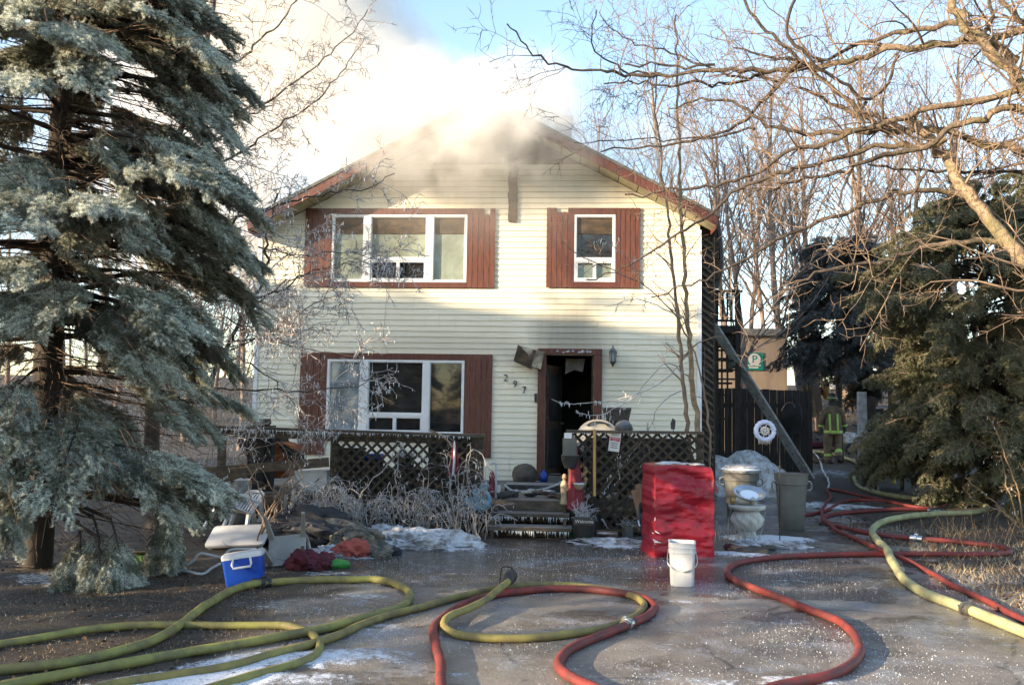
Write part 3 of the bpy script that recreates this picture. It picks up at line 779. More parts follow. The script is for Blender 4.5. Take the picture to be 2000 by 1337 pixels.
part(t, 'lantern_base', MB().lathe([(.004,-.17),(.02,-.15),(.022,-.12),(.05,-.10),(.052,-.076)], c, 6), MT['black_plastic'])
b = MB(); q = [PY(x, y, -.16) for x, y in ((1013,674),(1064,687),(1056,721),(1003,703))]
tr = thing('torn_board', 'torn scorched board hanging crooked at the top left corner of the door', 'board', PY(1035, 697, -.1))
part(tr, 'panel', MB().prism([Vector(v) for v in q], (0,-.01,0), (0,.03,0)), MT['paper'])
q2 = [PY(x, y, -.19) for x, y in ((1012,672),(1030,690),(1040,722),(1003,705))]
part(tr, 'burnt_flap', MB().prism([Vector(v) for v in q2], (0,-.012,0), (0,.004,0)), MT['charred'])
q3 = [PY(x, y, -.185) for x, y in ((1041,683),(1047,684),(1038,714),(1032,712))]
part(tr, 'strap', MB().prism([Vector(v) for v in q3], (0,-.008,0), (0,.006,0)), MT['charred'])
cb = thing('hanging_cable', 'thin pale cable hanging down the siding below the upper window', 'cable', PY(755, 640, -.03))
part(cb, 'wire', MB().tube(smooth_line([PY(x, y, -.035) for x, y in ((756,562),(752,620),(749,660),(757,690))], .05), .004, 5), MT['tub_grey'], True)

# ================================================================== PORCH DECK
DY = -3.40
dkx0, dkx1 = PY(345, 960, DY).x, PY(1374, 930, DY).x
deck = thing('porch_deck', 'weathered wooden porch deck with lattice railings and three icy steps', 'deck', (0, DY, 0))
yb = -.06; i = 0
while yb > DY+.1:
    j = dkx0+(dkx1-dkx0)*(.35+.3*((i*7) % 5)/4)
    for (a, b_) in ((dkx0, j-.003), (j+.003, dkx1)):
        part(deck, 'deck_board', MB().box(a, b_, yb-.14, yb-.006, ZD-.035, ZD+rnd.uniform(-.002, .003)), MT['deck_wood'])
    yb -= .145; i += 1
sx0, sx1 = PY(955, 1010, -3.9).x, PY(1112, 1010, -3.9).x
rim = MB().box(dkx0, dkx1, DY-.002, DY+.04, .22, ZD-.037); part(deck, 'rim_joist', rim, MT['rail_wood'])
for yy in (-.4, -1.9, DY+.45):
    for q in range(7):
        xx = dkx0+.1+q*(dkx1-dkx0-.2)/6; part(deck, 'support_post', MB().box(xx-.05, xx+.05, yy-.05, yy+.05, float(hgt(xx, yy))-.1, ZD-.037), MT['rail_wood'])
# steps
for q, (yy, zt) in enumerate(((DY-.36, .285), (DY-.72, .15))):
    part(deck, 'step_tread', MB().box(sx0-.03*q, sx1+.03*q, yy-.005, yy+.34, zt-.045, zt), MT['deck_wood'])
    part(deck, 'step_riser', MB().box(sx0, sx1, yy+.30, yy+.33, zt-.15, zt-.047), MT['charred'])
part(deck, 'step_edge', MB().box(sx0-.06, sx1+.02, DY-.045, DY-.004, ZD-.13, ZD+.004), MT['rail_wood'])
for xx in (sx0+.06, sx1-.06): part(deck, 'step_stringer', MB().prism([Vector((xx, DY-.05, .04)), Vector((xx, DY-.72, 0.0)), Vector((xx, DY-.72, .10)), Vector((xx, DY-.05, .36))], (-.02,0,0), (.02,0,0)), MT['charred'])
ic = MB()
def fringe(mb, x0, x1, y, z, n, lmax):
    for _ in range(n):
        xx = rnd.uniform(x0, x1); l = lmax*(.25+.75*rnd.random()**2); mb.cone((xx, y+rnd.uniform(-.01, .01), z), (xx+rnd.uniform(-.004, .004), y, z-l), rnd.uniform(.004, .008), 0, 4)
for (yy, zt) in ((DY-.37, .24), (DY-.73, .105)): fringe(ic, sx0, sx1, yy, zt, 60, .09)
part(deck, 'step_icicles', ic, MT['ice'], kind='stuff')

# lattice panels, rails and posts
def lattice(x0, x1, z0, z1, y):
    W = x1-x0; H = z1-z0; st = .144; sw = .036
    for lay, sg in ((0, 1), (1, -1)):
        c_ = -H
        while c_ < W:
            # line x = c + (z) for sg 1
            za, zb_ = 0, H
            xa, xb_ = (c_, c_+H) if sg > 0 else (c_+H, c_)
            # clip to 0..W
            def at(t_): return xa+(xb_-xa)*t_
            t0, t1 = 0., 1.
            for lim, up_ in ((0, False), (W, True)):
                A, B = at(t0), at(t1)
                if up_:
                    if A > W and B > W: t0 = t1 = 2; break
                    if A > W: t0 += (A-W)/(A-B)*(t1-t0)
                    elif B > W: t1 = t0+(W-A)/(B-A)*(t1-t0)
                else:
                    if A < 0 and B < 0: t0 = t1 = 2; break
                    if A < 0: t0 = t0+(0-A)/(B-A)*(t1-t0)
                    elif B < 0: t1 = t0+(A-0)/(A-B)*(t1-t0)
            if t1-t0 > .02 and t0 < 1.5:
                a = Vector((x0+at(t0), y+lay*.010, z0+H*t0)); b_ = Vector((x0+at(t1), y+lay*.010, z0+H*t1))
                part(deck, 'lattice_slat', MB().bar(a, b_, .008, sw, (0, -1, 0) if False else (0,0,1)), MT['lattice_wood'])
            c_ += st
def xat(px, py, Y=DY): return PY(px, py, Y).x
def zat(px, py, Y=DY): return PY(px, py, Y).z
lx0, lx1 = xat(650, 900), xat(943, 900); rx0, rx1 = xat(1118, 900), xat(1372, 880)
ztl, ztr = zat(940, 856), zat(1250, 846)
lattice(lx0, lx1, .06, ztl, DY-.05); lattice(rx0, rx1, .06, ztr, DY-.05)
for (a, b_, zt) in ((lx0, lx1, ztl), (rx0, rx1, ztr)):
    part(deck, 'lattice_rail', MB().box(a, b_, DY-.075, DY-.034, zt-.005, zt+.035).box(a, b_, DY-.075, DY-.058, .03, .075).box(a, b_, DY-.034, DY-.012, ZD-.12, ZD-.04), MT['rail_wood'])
A = PY(418, 833, DY-.05); B = PY(948, 851, DY-.05)
part(deck, 'hand_rail', MB().bar(A, B, .15, .04), MT['rail_wood'])
part(deck, 'rail_board', MB().bar(A+Vector((0,.03,-.08)), B+Vector((-.6,.03,-.07)), .03, .10), MT['rail_wood'])
A2 = PY(1106, 842, DY-.05); B2 = PY(1374, 845, DY-.05)
part(deck, 'hand_rail', MB().bar(A2, B2, .15, .04), MT['rail_wood'])
for px, zt in ((432, A.z-.03), (652, B.z), (938, B.z-.03), (1116, A2.z-.03), (1368, A2.z-.03)):
    xx = xat(px, 900); part(deck, 'rail_post', MB().box(xx-.045, xx+.045, DY-.032, DY+.058, .0, zt), MT['rail_wood'])
part(deck, 'mid_rail', MB().bar(PY(345, 926, DY-.06), PY(642, 902, DY-.06), .035, .13), MT['rail_wood'])
part(deck, 'mid_rail', MB().bar(PY(385, 950, DY-.10), PY(505, 915, DY-.10), .035, .10), MT['rail_wood'])
part(deck, 'mid_rail', MB().bar(PY(470, 975, DY-.08), PY(640, 968, DY-.08), .035, .15), MT['rail_wood'])
ic = MB()
for _ in range(150):
    t_ = rnd.random(); p_ = A.lerp(B, t_*.95); l = (.03+.07*rnd.random()**2)*(1.2 if t_ < .5 else .6); ic.cone(p_+Vector((0,-.076,-.015)), p_+Vector((rnd.uniform(-.004,.004),-.076,-.015-l)), .006, 0, 4)
for _ in range(40):
    p_ = A2.lerp(B2, rnd.random()); ic.cone(p_+Vector((0,-.076,-.015)), p_+Vector((0,-.076,-.015-.05*rnd.random())), .005, 0, 4)
part(deck, 'rail_icicles', ic, MT['ice'], kind='stuff')

# ================================================================== FENCE, STAIR, SHED, RIGHT YARD
FY = 5.4
fence = thing('board_fence', 'tall dark board fence behind the leaning grey plank', 'fence', PG(1480, 905))
fx0, fx1 = PY(1386, 800, FY).x, PY(1577, 800, FY).x; nb_ = 13; wd = (fx1-fx0)/nb_
for q in range(nb_):
    xx = fx0+q*wd; zt = PY(1386+q*191/nb_, 757+q*6/nb_, FY).z
    part(fence, 'fence_board', MB().box(xx+.004, xx+wd-.006, FY+rnd.uniform(-.008, .008), FY+.025, float(hgt(xx, FY))-.05, zt+rnd.uniform(-.012, .012)), MT['fence_wood'])
part(fence, 'fence_rail', MB().box(fx0, fx1, FY+.034, FY+.075, .6, .7).box(fx0, fx1, FY+.034, FY+.075, 1.8, 1.9), MT['fence_wood'])
part(fence, 'fence_post', MB().box(fx1+.002, fx1+.1, FY-.03, FY+.07, 0, PY(1577, 762, FY).z), MT['fence_wood'])

# outside stair and landing on the right flank
st = thing('outside_stair', 'dark wooden outside stair and landing behind the right corner of the house', 'stair', (4.6, 3.2, 0))
LY = 3.4
q = rect(1388, 635, 1446, 648, LY); lx_a, lx_b = q[0]-.4, q[1]; zl = q[3]
part(st, 'landing_floor', MB().box(lx_a, lx_b, LY, LY+1.3, zl-.16, zl), MT['fence_wood'])
zr = fz(1420, 566, LY)
part(st, 'landing_rail', MB().box(lx_a, lx_b+.05, LY-.02, LY+.09, zr-.05, zr).box(lx_a, lx_b, LY+.01, LY+.05, zl+.08, zl+.13), MT['fence_wood'])
for px in (1402, 1412, 1421, 1430):
    xx = fx(px, 600, LY); part(st, 'baluster', MB().box(xx-.018, xx+.018, LY+.012, LY+.048, zl+.131, zr-.051), MT['fence_wood'])
for px in (1394, 1441):
    xx = fx(px, 600, LY); part(st, 'stair_post', MB().box(xx-.055, xx+.055, LY-.03, LY+.06, 0, zr-.051), MT['fence_wood'])
for yy in (LY+1.2,):
    for px in (1398, 1441):
        xx = fx(px, 600, yy); part(st, 'stair_post', MB().box(xx-.05, xx+.05, yy, yy+.1, 0, zr), MT['fence_wood'])
for q in range(7):
    zz = zl-.42-q*.26; part(st, 'stair_tread', MB().box(fx(1391,700,LY), fx(1438,700,LY), LY+.1+.12*q, LY+.34+.12*q, zz-.04, zz), MT['fence_wood'])
part(st, 'stair_stringer', MB().box(fx(1434,700,LY), fx(1438,700,LY)+.02, LY+.1, LY+1.0, zl-.9, zl-.161), MT['fence_wood'])
tl = MB()
for px in (1402, 1410, 1421): xx = fx(px, 700, LY+.02); tl.box(xx-.018, xx+.018, LY+.02, LY+.05, .5, zl-.45)
for py in (672, 684, 704, 722, 740): zz = fz(1410, py, LY+.02); tl.box(fx(1396,700,LY), fx(1436,700,LY), LY-.012, LY+.018, zz-.02, zz+.02)
part(st, 'trellis', tl, MT['fence_wood'])
scr = part(st, 'corner_screen', MB().box(XR+.03, XR+.06, .1, .14, .3, 5.0).box(XR+.24, XR+.28, .1, .14, .3, 5.0).box(XR+.061, XR+.239, .135, .15, .3, 5.0), MT['fence_wood'])
zz = .35
while zz < 4.7:
    part(scr, 'screen_slat', MB().bar((XR+.05, .105, zz+.16), (XR+.25, .105, zz), .012, .04), MT['rail_wood']); zz += .13

pk = thing('leaning_plank', 'long weathered grey plank leaning diagonally against the stair landing', 'plank', PG(1580, 938))
pa = PG(1582, 936); pb = PY(1392, 634, LY-.25)
part(pk, 'plank', MB().bar(pa+Vector((0,0,.03)), pb, .045, .27, (.3,-1,.4)), MT['plank_grey'])
dvec = (pb-pa); kn = MB()
for q in range(15):
    c_ = pa+dvec*(.06+.06*q)
    n_ = dvec.normalized().cross(Vector((.3,-1,.4))).normalized(); n2 = n_.cross(dvec.normalized()).normalized()
    n2 = n2 if n2.y < 0 else -n2
    kn.blob(c_+n_*rnd.uniform(-.08, .08)+n2*.024, (.016, .012, .016), q, .2, 1)
part(pk, 'knot', kn, MT['dark_steel'], kind='stuff')

# shed with the green parking sign
sh = thing('cream_shed', 'pale sunlit shed wall with a flat roof beyond the dark board fence', 'shed', (8, 12, 0))
q = rect(1400, 655, 1538, 762, 12.0); zb = float(hgt(8, 12))-.2
part(sh, 'wall', MB().box(q[0], q[1], 12.0, 12.3, zb, q[3]), MT['shed_wall'])
part(sh, 'roof', MB().box(q[0]-.2, q[1]+.15, 11.85, 14.0, q[3]+.002, q[3]+.22), MT['concrete'])
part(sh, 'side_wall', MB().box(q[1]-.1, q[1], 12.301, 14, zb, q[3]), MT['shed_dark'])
d_ = rect(1447, 676, 1457, 765, 11.98); part(sh, 'door_edge', MB().box(d_[0], d_[0]+.03, 11.97, 11.998, zb, d_[3]).box(d_[0]-.5, d_[0]-.001, 11.97, 11.998, d_[3]-.03, d_[3]), MT['shed_dark'])
sg = thing('parking_sign', 'green parking sign with a white P disc on the cream shed', 'sign', PY(1474, 705, 11.96))
q = rect(1456, 688, 1491, 723, 11.96)
part(sg, 'panel', MB().box(q[0], q[1], 11.955, 11.975, q[2], q[3]), MT['sign_green'])
cx_ = (q[0]+q[1])/2; cz_ = q[3]-.215
disc = MB().lathe([(.19, 0), (.19, .006)], (0,0,0), 28, Matrix.Translation((cx_, 11.952, cz_)) @ Matrix.Rotation(R(90), 4, 'X'))
part(sg, 'disc', disc, MT['sign_white'])
place_text(sg, 'letter', 'P', .33, MT['sign_green'], (cx_, 11.943, cz_-.005), extr=.003)
b = MB()
for (x0, x1, dz) in ((-.2,-.02,.155),(.03,.19,.155),(-.17,.12,.085)): b.box(cx_+x0, cx_+x1, 11.950, 11.954, q[2]+dz-.022, q[2]+dz+.022)
part(sg, 'small_print', b, MT['sign_white'])
for (px0, px1, py0, py1, yy, nm) in ((1553, 1601, 688, 768, 14.0, 'broken pale wall slab leaning among the trunks past the fence'), (1632, 1664, 690, 765, 16.0, 'pale wall slab half hidden by trees above the firefighter')):
    q = rect(px0, py0, px1, py1, yy)
    o = thing('wall_slab', nm, 'slab', (q[0], yy, q[2]))
    part(o, 'slab', MB().prism([Vector((q[0]+.12, 0, q[2]-.6)), Vector((q[1]+.1, 0, q[2]-.6)), Vector((q[1]-.1, 0, q[3])), Vector((q[0]-.05, 0, q[3]-.12))], (0,yy,0), (0,yy+.2,0)), MT['shed_wall'])
    part(o, 'prop', MB().bar((q[0]+.4, yy+.21, q[2]+.2), (q[0]+.4, yy+1.2, q[2]-.6), .08, .08), MT['shed_dark'])

# gate posts and low fence on the right of the firefighter
gt = thing('gate_fence', 'dim board gate with two grey posts under the cedar', 'gate', PG(1720, 905))
for px, w_ in ((1684, .17), (1703, .14)):
    p_ = PY(px, 900, 4.6); part(gt, 'gate_post', MB().box(p_.x-w_/2, p_.x+w_/2, 4.5, 4.64, float(hgt(p_.x, 4.6))-.1, PY(px, 765 if px < 1700 else 775, 4.6).z), MT['plank_grey'] if px < 1700 else MT['fence_wood'])
q = rect(1710, 800, 1815, 890, 4.9); n_ = 6
for k_ in range(n_):
    a = q[0]+(q[1]-q[0])*k_/n_; b_ = q[0]+(q[1]-q[0])*(k_+1)/n_
    part(gt, 'gate_board', MB().box(a+.006, b_-.012, 4.9, 4.925, .2, q[3]+rnd.uniform(-.05, .05)), MT['fence_wood'])
part(gt, 'gate_rail', MB().box(q[0], q[1], 4.86, 4.898, 1.55, 1.65), MT['plank_grey'])

# unseen house and trees added behind the photographer's left shoulder: they cast the shade on the yard
nh = thing('added_shade_house', 'unseen long grey house added behind the camera to cast shade', 'house', (-24, -13, 0))
E = Vector((.482, -.876, 0)); S_ = Vector((-.876, -.482, 0)); C0 = Vector((-.2, 0, 0))+S_*26
def nhp(p_, s_, z_): return C0+E*p_+S_*s_+Vector((0,0,z_))
NHZ = 10.6
b = MB(); b.add([nhp(-9,-4,0), nhp(2.7,-4,0), nhp(2.7,4,0), nhp(-9,4,0), nhp(-9,-4,6.2), nhp(2.7,-4,6.2), nhp(2.7,4,6.2), nhp(-9,4,6.2)], [(0,1,5,4),(1,2,6,5),(2,3,7,6),(3,0,4,7)])
part(nh, 'wall', b, MT['concrete'])
b = MB(); b.add([nhp(-9.3,-4.4,6.1), nhp(3.0,-4.4,6.1), nhp(3.0,4.4,6.1), nhp(-9.3,4.4,6.1), nhp(-9.3,0,NHZ-2.6), nhp(3.0,0,NHZ)], [(0,1,5,4),(2,3,4,5),(1,2,5),(3,0,4),(0,3,2,1)])
part(nh, 'roof', b, MT['shingle'])

# ================================================================== TREES
def rv(r, s=1.0): return Vector((r.uniform(-1,1), r.uniform(-1,1), r.uniform(-1,1)))*s
def twig(r, p, d, L, rad, n=4, bend=.5, grav=0.0):
    P = [Vector(p)]; d = Vector(d).normalized(); st = L/n
    for i in range(n):
        d = (d+rv(r, bend*.35)+Vector((0,0,grav))).normalized(); P.append(P[-1]+d*st)
    return np.array([tuple(q) for q in P]), np.linspace(rad, rad*.35, n+1)
def sprout(r, lines, out, level, maxlev, dens, Lr, rr=.55, up_=.25, grav=0., minrad=.0022, start=.12, spread=1.0):
    """grow side branches from each line in lines; append to out[level]"""
    new = []
    for P, rad in lines:
        seg = np.linalg.norm(np.diff(P, axis=0), axis=1); tot = seg.sum()
        cum = np.r_[0, np.cumsum(seg)]
        k = int(tot*dens+r.random())
        for _ in range(k):
            t = (start+(1-start)*r.random())*tot
            i = min(np.searchsorted(cum, t)-1, len(seg)-1); i = max(i, 0); f = (t-cum[i])/(seg[i]+1e-9)
            p = P[i]*(1-f)+P[i+1]*f; rd = rad[i]*(1-f)+rad[i+1]*f
            T = Vector(P[i+1]-P[i]).normalized()
            side = T.cross(rv(r)).normalized()
            d = (T*r.uniform(.35, .9)+side*spread+Vector((0,0,up_))).normalized()
            L = r.uniform(*Lr)*(1-.45*t/tot)
            new.append(twig(r, p, d, L, max(min(rd*rr, .012+L*.004), minrad), 6 if L > .5 else 4, .75, grav))
    out.append(new)
    if level < maxlev: sprout(r, new, out, level+1, maxlev, dens*1.5, (Lr[0]*.45, Lr[1]*.45), rr, up_, grav, minrad, .2, spread)
    return out
def tips_buds(r, lines, V, Fq): pass

def tree_from_lines(name, label, cat, base, trunk_lines, limb_lines, twig_levels, mats, group=None, icicles=None, n_limb=7):
    o = thing(name, label, cat, base, group); off = np.array(tuple(base))
    if trunk_lines:
        V, Q = tubes_np(trunk_lines, 10); link('trunk', np_mesh('trunk', V-off, Q, mats[0], True), o)
    for L in limb_lines:
        V, Q = tubes_np([L], n_limb); link('branch', np_mesh('branch', V-off, Q, mats[1], True, {'narrow': ss(.044, .016, np.repeat(L[1], n_limb))}), o)
    tw = [l for lev in twig_levels for l in lev]
    if tw:
        V, Q = tubes_np(tw, 4); link('twigs', np_mesh('twigs', V-off, Q, mats[2], True), o)['kind'] = 'stuff'
    if icicles:
        V, Q = tubes_np(icicles, 4); link('icicles', np_mesh('icicles', V-off, Q, MT['ice'], True), o)['kind'] = 'stuff'
    return o
def pxline(pts, d0, d1, r0_, r1_, step=.12, wob=.012, seed=0):
    rr = random.Random(seed); n = len(pts)
    W = [PD(x, y, d0+(d1-d0)*i/(n-1)+rr.uniform(-.05, .05)) for i, (x, y) in enumerate(pts)]
    P = smooth_line(W, step); P = P+np.array([[rr.gauss(0, wob) for _ in range(3)] for _ in range(len(P))])
    t = np.linspace(0, 1, len(P)); R_ = r0_+(r1_-r0_)*t**.8; return P, R_*np.array([1+(rr.uniform(-.05, .05) if q_ > .03 else rr.uniform(-.15, .15)) for q_ in R_])

# ---------------------------------------------------------------- big bare tree on the right
r = random.Random(3)
limbs = []
def LB(pts, d0, d1, r0_, r1_): limbs.append(pxline(pts, d0, d1, r0_*.78, r1_*.85, .10, .016, seed=len(limbs)+1))
LB([(2120,30),(1990,62),(1900,82),(1820,87),(1725,97),(1665,112),(1600,130),(1525,137),(1440,135),(1360,140),(1300,149),(1225,147),(1150,137),(1080,122),(1030,95),(988,45)], 8.6, 10.4, .062, .010)
LB([(1990,115),(1910,65),(1875,50),(1810,52),(1750,65),(1690,82),(1640,105),(1585,118),(1500,112),(1430,95)], 8.7, 9.6, .055, .012)
LB([(2120,260),(2010,175),(1960,130),(1915,75),(1870,20),(1845,-40)], 8.4, 8.8, .085, .05)
LB([(2130,640),(2010,520),(1965,470),(1925,415),(1880,365),(1845,310),(1815,275),(1780,230)], 8.2, 9.2, .12, .05)
LB([(2110,205),(2010,212),(1930,225),(1860,250),(1810,285),(1750,300),(1690,320),(1640,335),(1560,350),(1500,372)], 8.5, 9.0, .062, .014)
LB([(2110,310),(2010,297),(1925,280),(1850,255),(1780,255),(1725,245),(1675,225),(1615,200),(1560,170)], 8.9, 9.6, .07, .02)
LB([(2100,155),(2005,172),(1925,195),(1825,212),(1725,240),(1625,275),(1550,295),(1500,325),(1450,350),(1375,365),(1300,372),(1220,382)], 8.4, 9.8, .055, .012)
LB([(1900,385),(1860,375),(1780,372),(1700,395),(1625,425),(1525,465),(1450,510),(1350,555),(1280,580)], 8.9, 9.6, .042, .009)
LB([(1965,470),(1945,470),(1875,472),(1800,485),(1740,505),(1625,525),(1575,545),(1525,567)], 8.6, 9.2, .042, .014)
LB([(1850,270),(1800,285),(1700,290),(1600,320),(1500,345),(1440,370),(1375,425),(1300,475),(1225,520),(1150,545)], 8.8, 9.7, .045, .008)
LB([(1760,260),(1650,255),(1575,260),(1500,245),(1460,215),(1420,198),(1370,195),(1300,215)], 9.0, 9.8, .045, .010)
LB([(1560,118),(1530,155),(1500,190),(1460,230),(1400,260),(1325,280),(1250,290),(1180,290)], 9.3, 10, .036, .010)
LB([(1780,262),(1700,225),(1640,180),(1600,150),(1560,118),(1500,60),(1450,0),(1430,-40)], 9.1, 9.6, .04, .018)
LB([(1300,149),(1220,140),(1210,130),(1165,100),(1155,50),(1165,20)], 10.0, 10.3, .02, .008)
LB([(1600,130),(1500,138),(1450,150),(1375,130),(1320,105),(1240,85),(1190,55),(1172,20)], 9.5, 10.2, .026, .006)
LB([(1400,125),(1330,128),(1270,126),(1215,127)], 9.6, 9.9, .022, .012)
LB([(1530,160),(1500,155),(1400,160),(1300,165),(1240,160),(1175,162)], 9.7, 10, .026, .010)
LB([(1480,250),(1400,265),(1300,270),(1190,275),(1120,278)], 9.7, 10.2, .02, .005)
LB([(1560,-30),(1540,60),(1590,130),(1660,170),(1690,195),(1730,170),(1755,105)], 8.6, 8.9, .022, .02)
LB([(1690,195),(1680,220),(1688,240)], 8.8, 8.8, .024, .016)
LB([(1810,330),(1780,390),(1750,440),(1752,485),(1740,520),(1690,548)], 8.7, 8.8, .018, .007)
LB([(1660,335),(1645,370),(1632,410)], 8.8, 8.8, .022, .010)
LB([(2120,60),(2000,40),(1940,-30)], 8.6, 8.7, .05, .03)
LB([(2120,360),(2000,340),(1880,335),(1780,330),(1690,325)], 9.0, 9.6, .035, .012)
LB([(1915,75),(1940,30),(1930,-30)], 8.7, 8.7, .03, .02)
trunkP = [Vector((7.15,-7.6,-.1)), Vector((7.0,-7.55,.9)), Vector((6.75,-7.5,1.9)), Vector((6.7,-7.45,3.0)), Vector((7.0,-7.4,4.2)), Vector((7.3,-7.4,5.6))]
tk = smooth_line(trunkP, .2); trunk = [(tk, np.linspace(.26, .16, len(tk)))]
for i_, (P_, R_) in enumerate(limbs):             # carry the boughs on to the trunk beyond the picture edge
    if P_[0][0] > 6.0:
        q_ = tk[np.argmin(np.abs(tk[:,2]-(P_[0][2]-.25)))]; n_ = max(3, int(np.linalg.norm(q_-P_[0])/.12)); t_ = np.linspace(0, 1, n_, endpoint=False)[:,None]
        limbs[i_] = (np.vstack([q_*(1-t_)+P_[0]*t_, P_]), np.r_[np.linspace(R_[0]*1.25, R_[0], n_), R_])
lev = sprout(r, limbs, [], 1, 3, 4.3, (.4, 1.5), .42, .20, .0, .0034, .08, .9)
# extra twigs in front of the gable side, from the slim boughs
tree_from_lines('bare_tree', 'big leafless tree reaching in from the right with thick sunlit tan boughs', 'tree', trunkP[0], trunk, limbs, lev, (MT['bark_aged'], MT['bark_aged'], MT['bark_twig']))

# ---------------------------------------------------------------- iced bare tree left of the house
r = random.Random(8); limbs = []
LB([(300,700),(330,480),(345,330),(359,239),(372,188),(395,110),(404,74),(414,27),(421,-20)], 11.2, 11.6, .075, .035)
LB([(345,330),(360,245),(451,222),(515,202),(586,155),(636,114),(687,64),(717,20)], 11.4, 11.9, .035, .007)
LB([(340,370),(401,293),(451,252),(502,219),(540,196)], 11.4, 11.8, .03, .012)
LB([(330,470),(390,350),(445,310),(502,276),(562,235),(620,195),(653,158),(687,114),(714,77)], 11.3, 11.9, .032, .006)
LB([(372,188),(435,138),(468,114),(515,72),(556,34),(586,-5)], 11.5, 11.8, .03, .010)
LB([(330,500),(400,455),(458,429),(519,407),(569,392),(636,380),(663,372),(714,372),(741,358),(768,336)], 11.0, 11.2, .03, .006)
LB([(310,800),(380,760),(495,762),(609,762),(685,755),(754,732)], 11.0, 10.8, .022, .006)
LB([(310,610),(380,587),(475,590),(533,594),(609,613),(662,617)], 11.2, 11.0, .018, .004)
LB([(400,790),(437,690),(475,613),(514,548),(521,465),(540,380)], 11.6, 11.8, .05, .015)
LB([(500,585),(552,564),(594,537),(647,525),(700,505)], 11.5, 11.4, .02, .005)
LB([(320,560),(380,598),(456,632),(533,663),(594,682),(662,690),(720,700)], 11.2, 11.1, .018, .004)
LB([(437,690),(500,660),(560,630),(600,600),(660,560)], 11.6, 11.5, .018, .004)
LB([(410,720),(470,700),(530,740),(580,790),(640,830)], 11.6, 11.4, .015, .004)
LB([(475,613),(560,550),(640,520),(720,505),(790,480)], 11.7, 11.6, .016, .004)
LB([(500,480),(580,500),(660,490),(740,510),(800,540)], 11.6, 11.4, .015, .004)
tk = smooth_line([PG(300,1075,-.1), PD(296,900,11.2), PD(300,700,11.2)], .2); trunk = [(tk, np.linspace(.13, .076, len(tk)))]
lev = sprout(r, limbs, [], 1, 3, 6.5, (.35, 1.15), .45, .12, -.05, .0052, .1, .95)
ici = []
for lv in lev:
    for P, rd in lv:
        if P[0][2] < 4.9 and r.random() < .4:
            for _ in range(1):
                p = P[r.randrange(1, len(P))]; l = r.uniform(.02, .06); ici.append((np.array([p, p-np.array([0,0,l*.5]), p-np.array([r.uniform(-.004,.004),0,l])]), np.array([.0052,.0045,.0015])))
tree_from_lines('iced_tree', 'slim leafless tree glazed with ice between the spruce and the house', 'tree', PG(300,1075), trunk, limbs, lev, (MT['bark_grey'], MT['bark_grey'], MT['bark_ice']), icicles=ici)

# ---------------------------------------------------------------- saplings rising behind the red tarp
r = random.Random(21)
def sapling(label, pts, d0, d1, r0_, r1_, extra, seed, up_=.5):
    rr = random.Random(seed); L = pxline(pts, d0, d1, r0_, r1_, seed=seed)
    ex = [pxline(e, d0+.1, d0-.35, .010, .004, .1, .008, seed+i) for i, e in enumerate(extra)]
    lev = sprout(rr, [L], [], 1, 2, 2.6, (.35, .95), .45, up_, 0, .0026, .3, .8)+sprout(rr, ex, [], 1, 2, 4.5, (.1, .3), .5, .0, -.1, .002, .3)
    ici = []
    for P, rd in ex+[q for l_ in lev[2:] for q in l_]:
        for _ in range(5):
            p = P[rr.randrange(0, len(P))]; l = rr.uniform(.02, .06); ici.append((np.array([p, p-np.array([0,0,l*.5]), p-np.array([0,0,l])]), np.array([.0035,.003,.001])))
    base = Vector(L[0][0]); return tree_from_lines('sapling', label, 'sapling', base, [L], ex, lev, (MT['bark_tan'] if seed == 31 else MT['bark_twig'], MT['stem_frost'], MT['bark_twig']), 'saplings by the porch', ici, 5)
g1 = PG(1356, 1046, -.05); dd = dep(g1)
sapling('straight young sapling nearest the house corner, forking above the roofline', [(1368,1046),(1366,900),(1350,720),(1342,600),(1330,400),(1325,250),(1322,120),(1318,30)], dd, dd, .05, .012, [[(1352,740),(1300,710),(1246,768),(1200,800),(1165,810),(1123,806)], [(1345,690),(1300,740),(1246,768),(1180,783),(1110,788),(1077,780)]], 31)
sapling('slimmer leaning sapling left of the straight one', [(1350,1046),(1348,880),(1332,720),(1322,600),(1300,400),(1290,300),(1282,225),(1277,90)], dd+.05, dd+.1, .04, .010, [[(1330,760),(1290,790),(1260,850),(1220,900),(1180,960)]], 32)
sapling('thin whip of a sapling curving out over the upper window', [(1372,1046),(1385,850),(1360,700),(1320,620),(1260,560),(1200,530),(1150,510),(1095,470)], dd-.1, dd-.6, .022, .005, [[(1260,560),(1220,500),(1175,465)], [(1330,620),(1250,585),(1180,600)]], 33, .3)

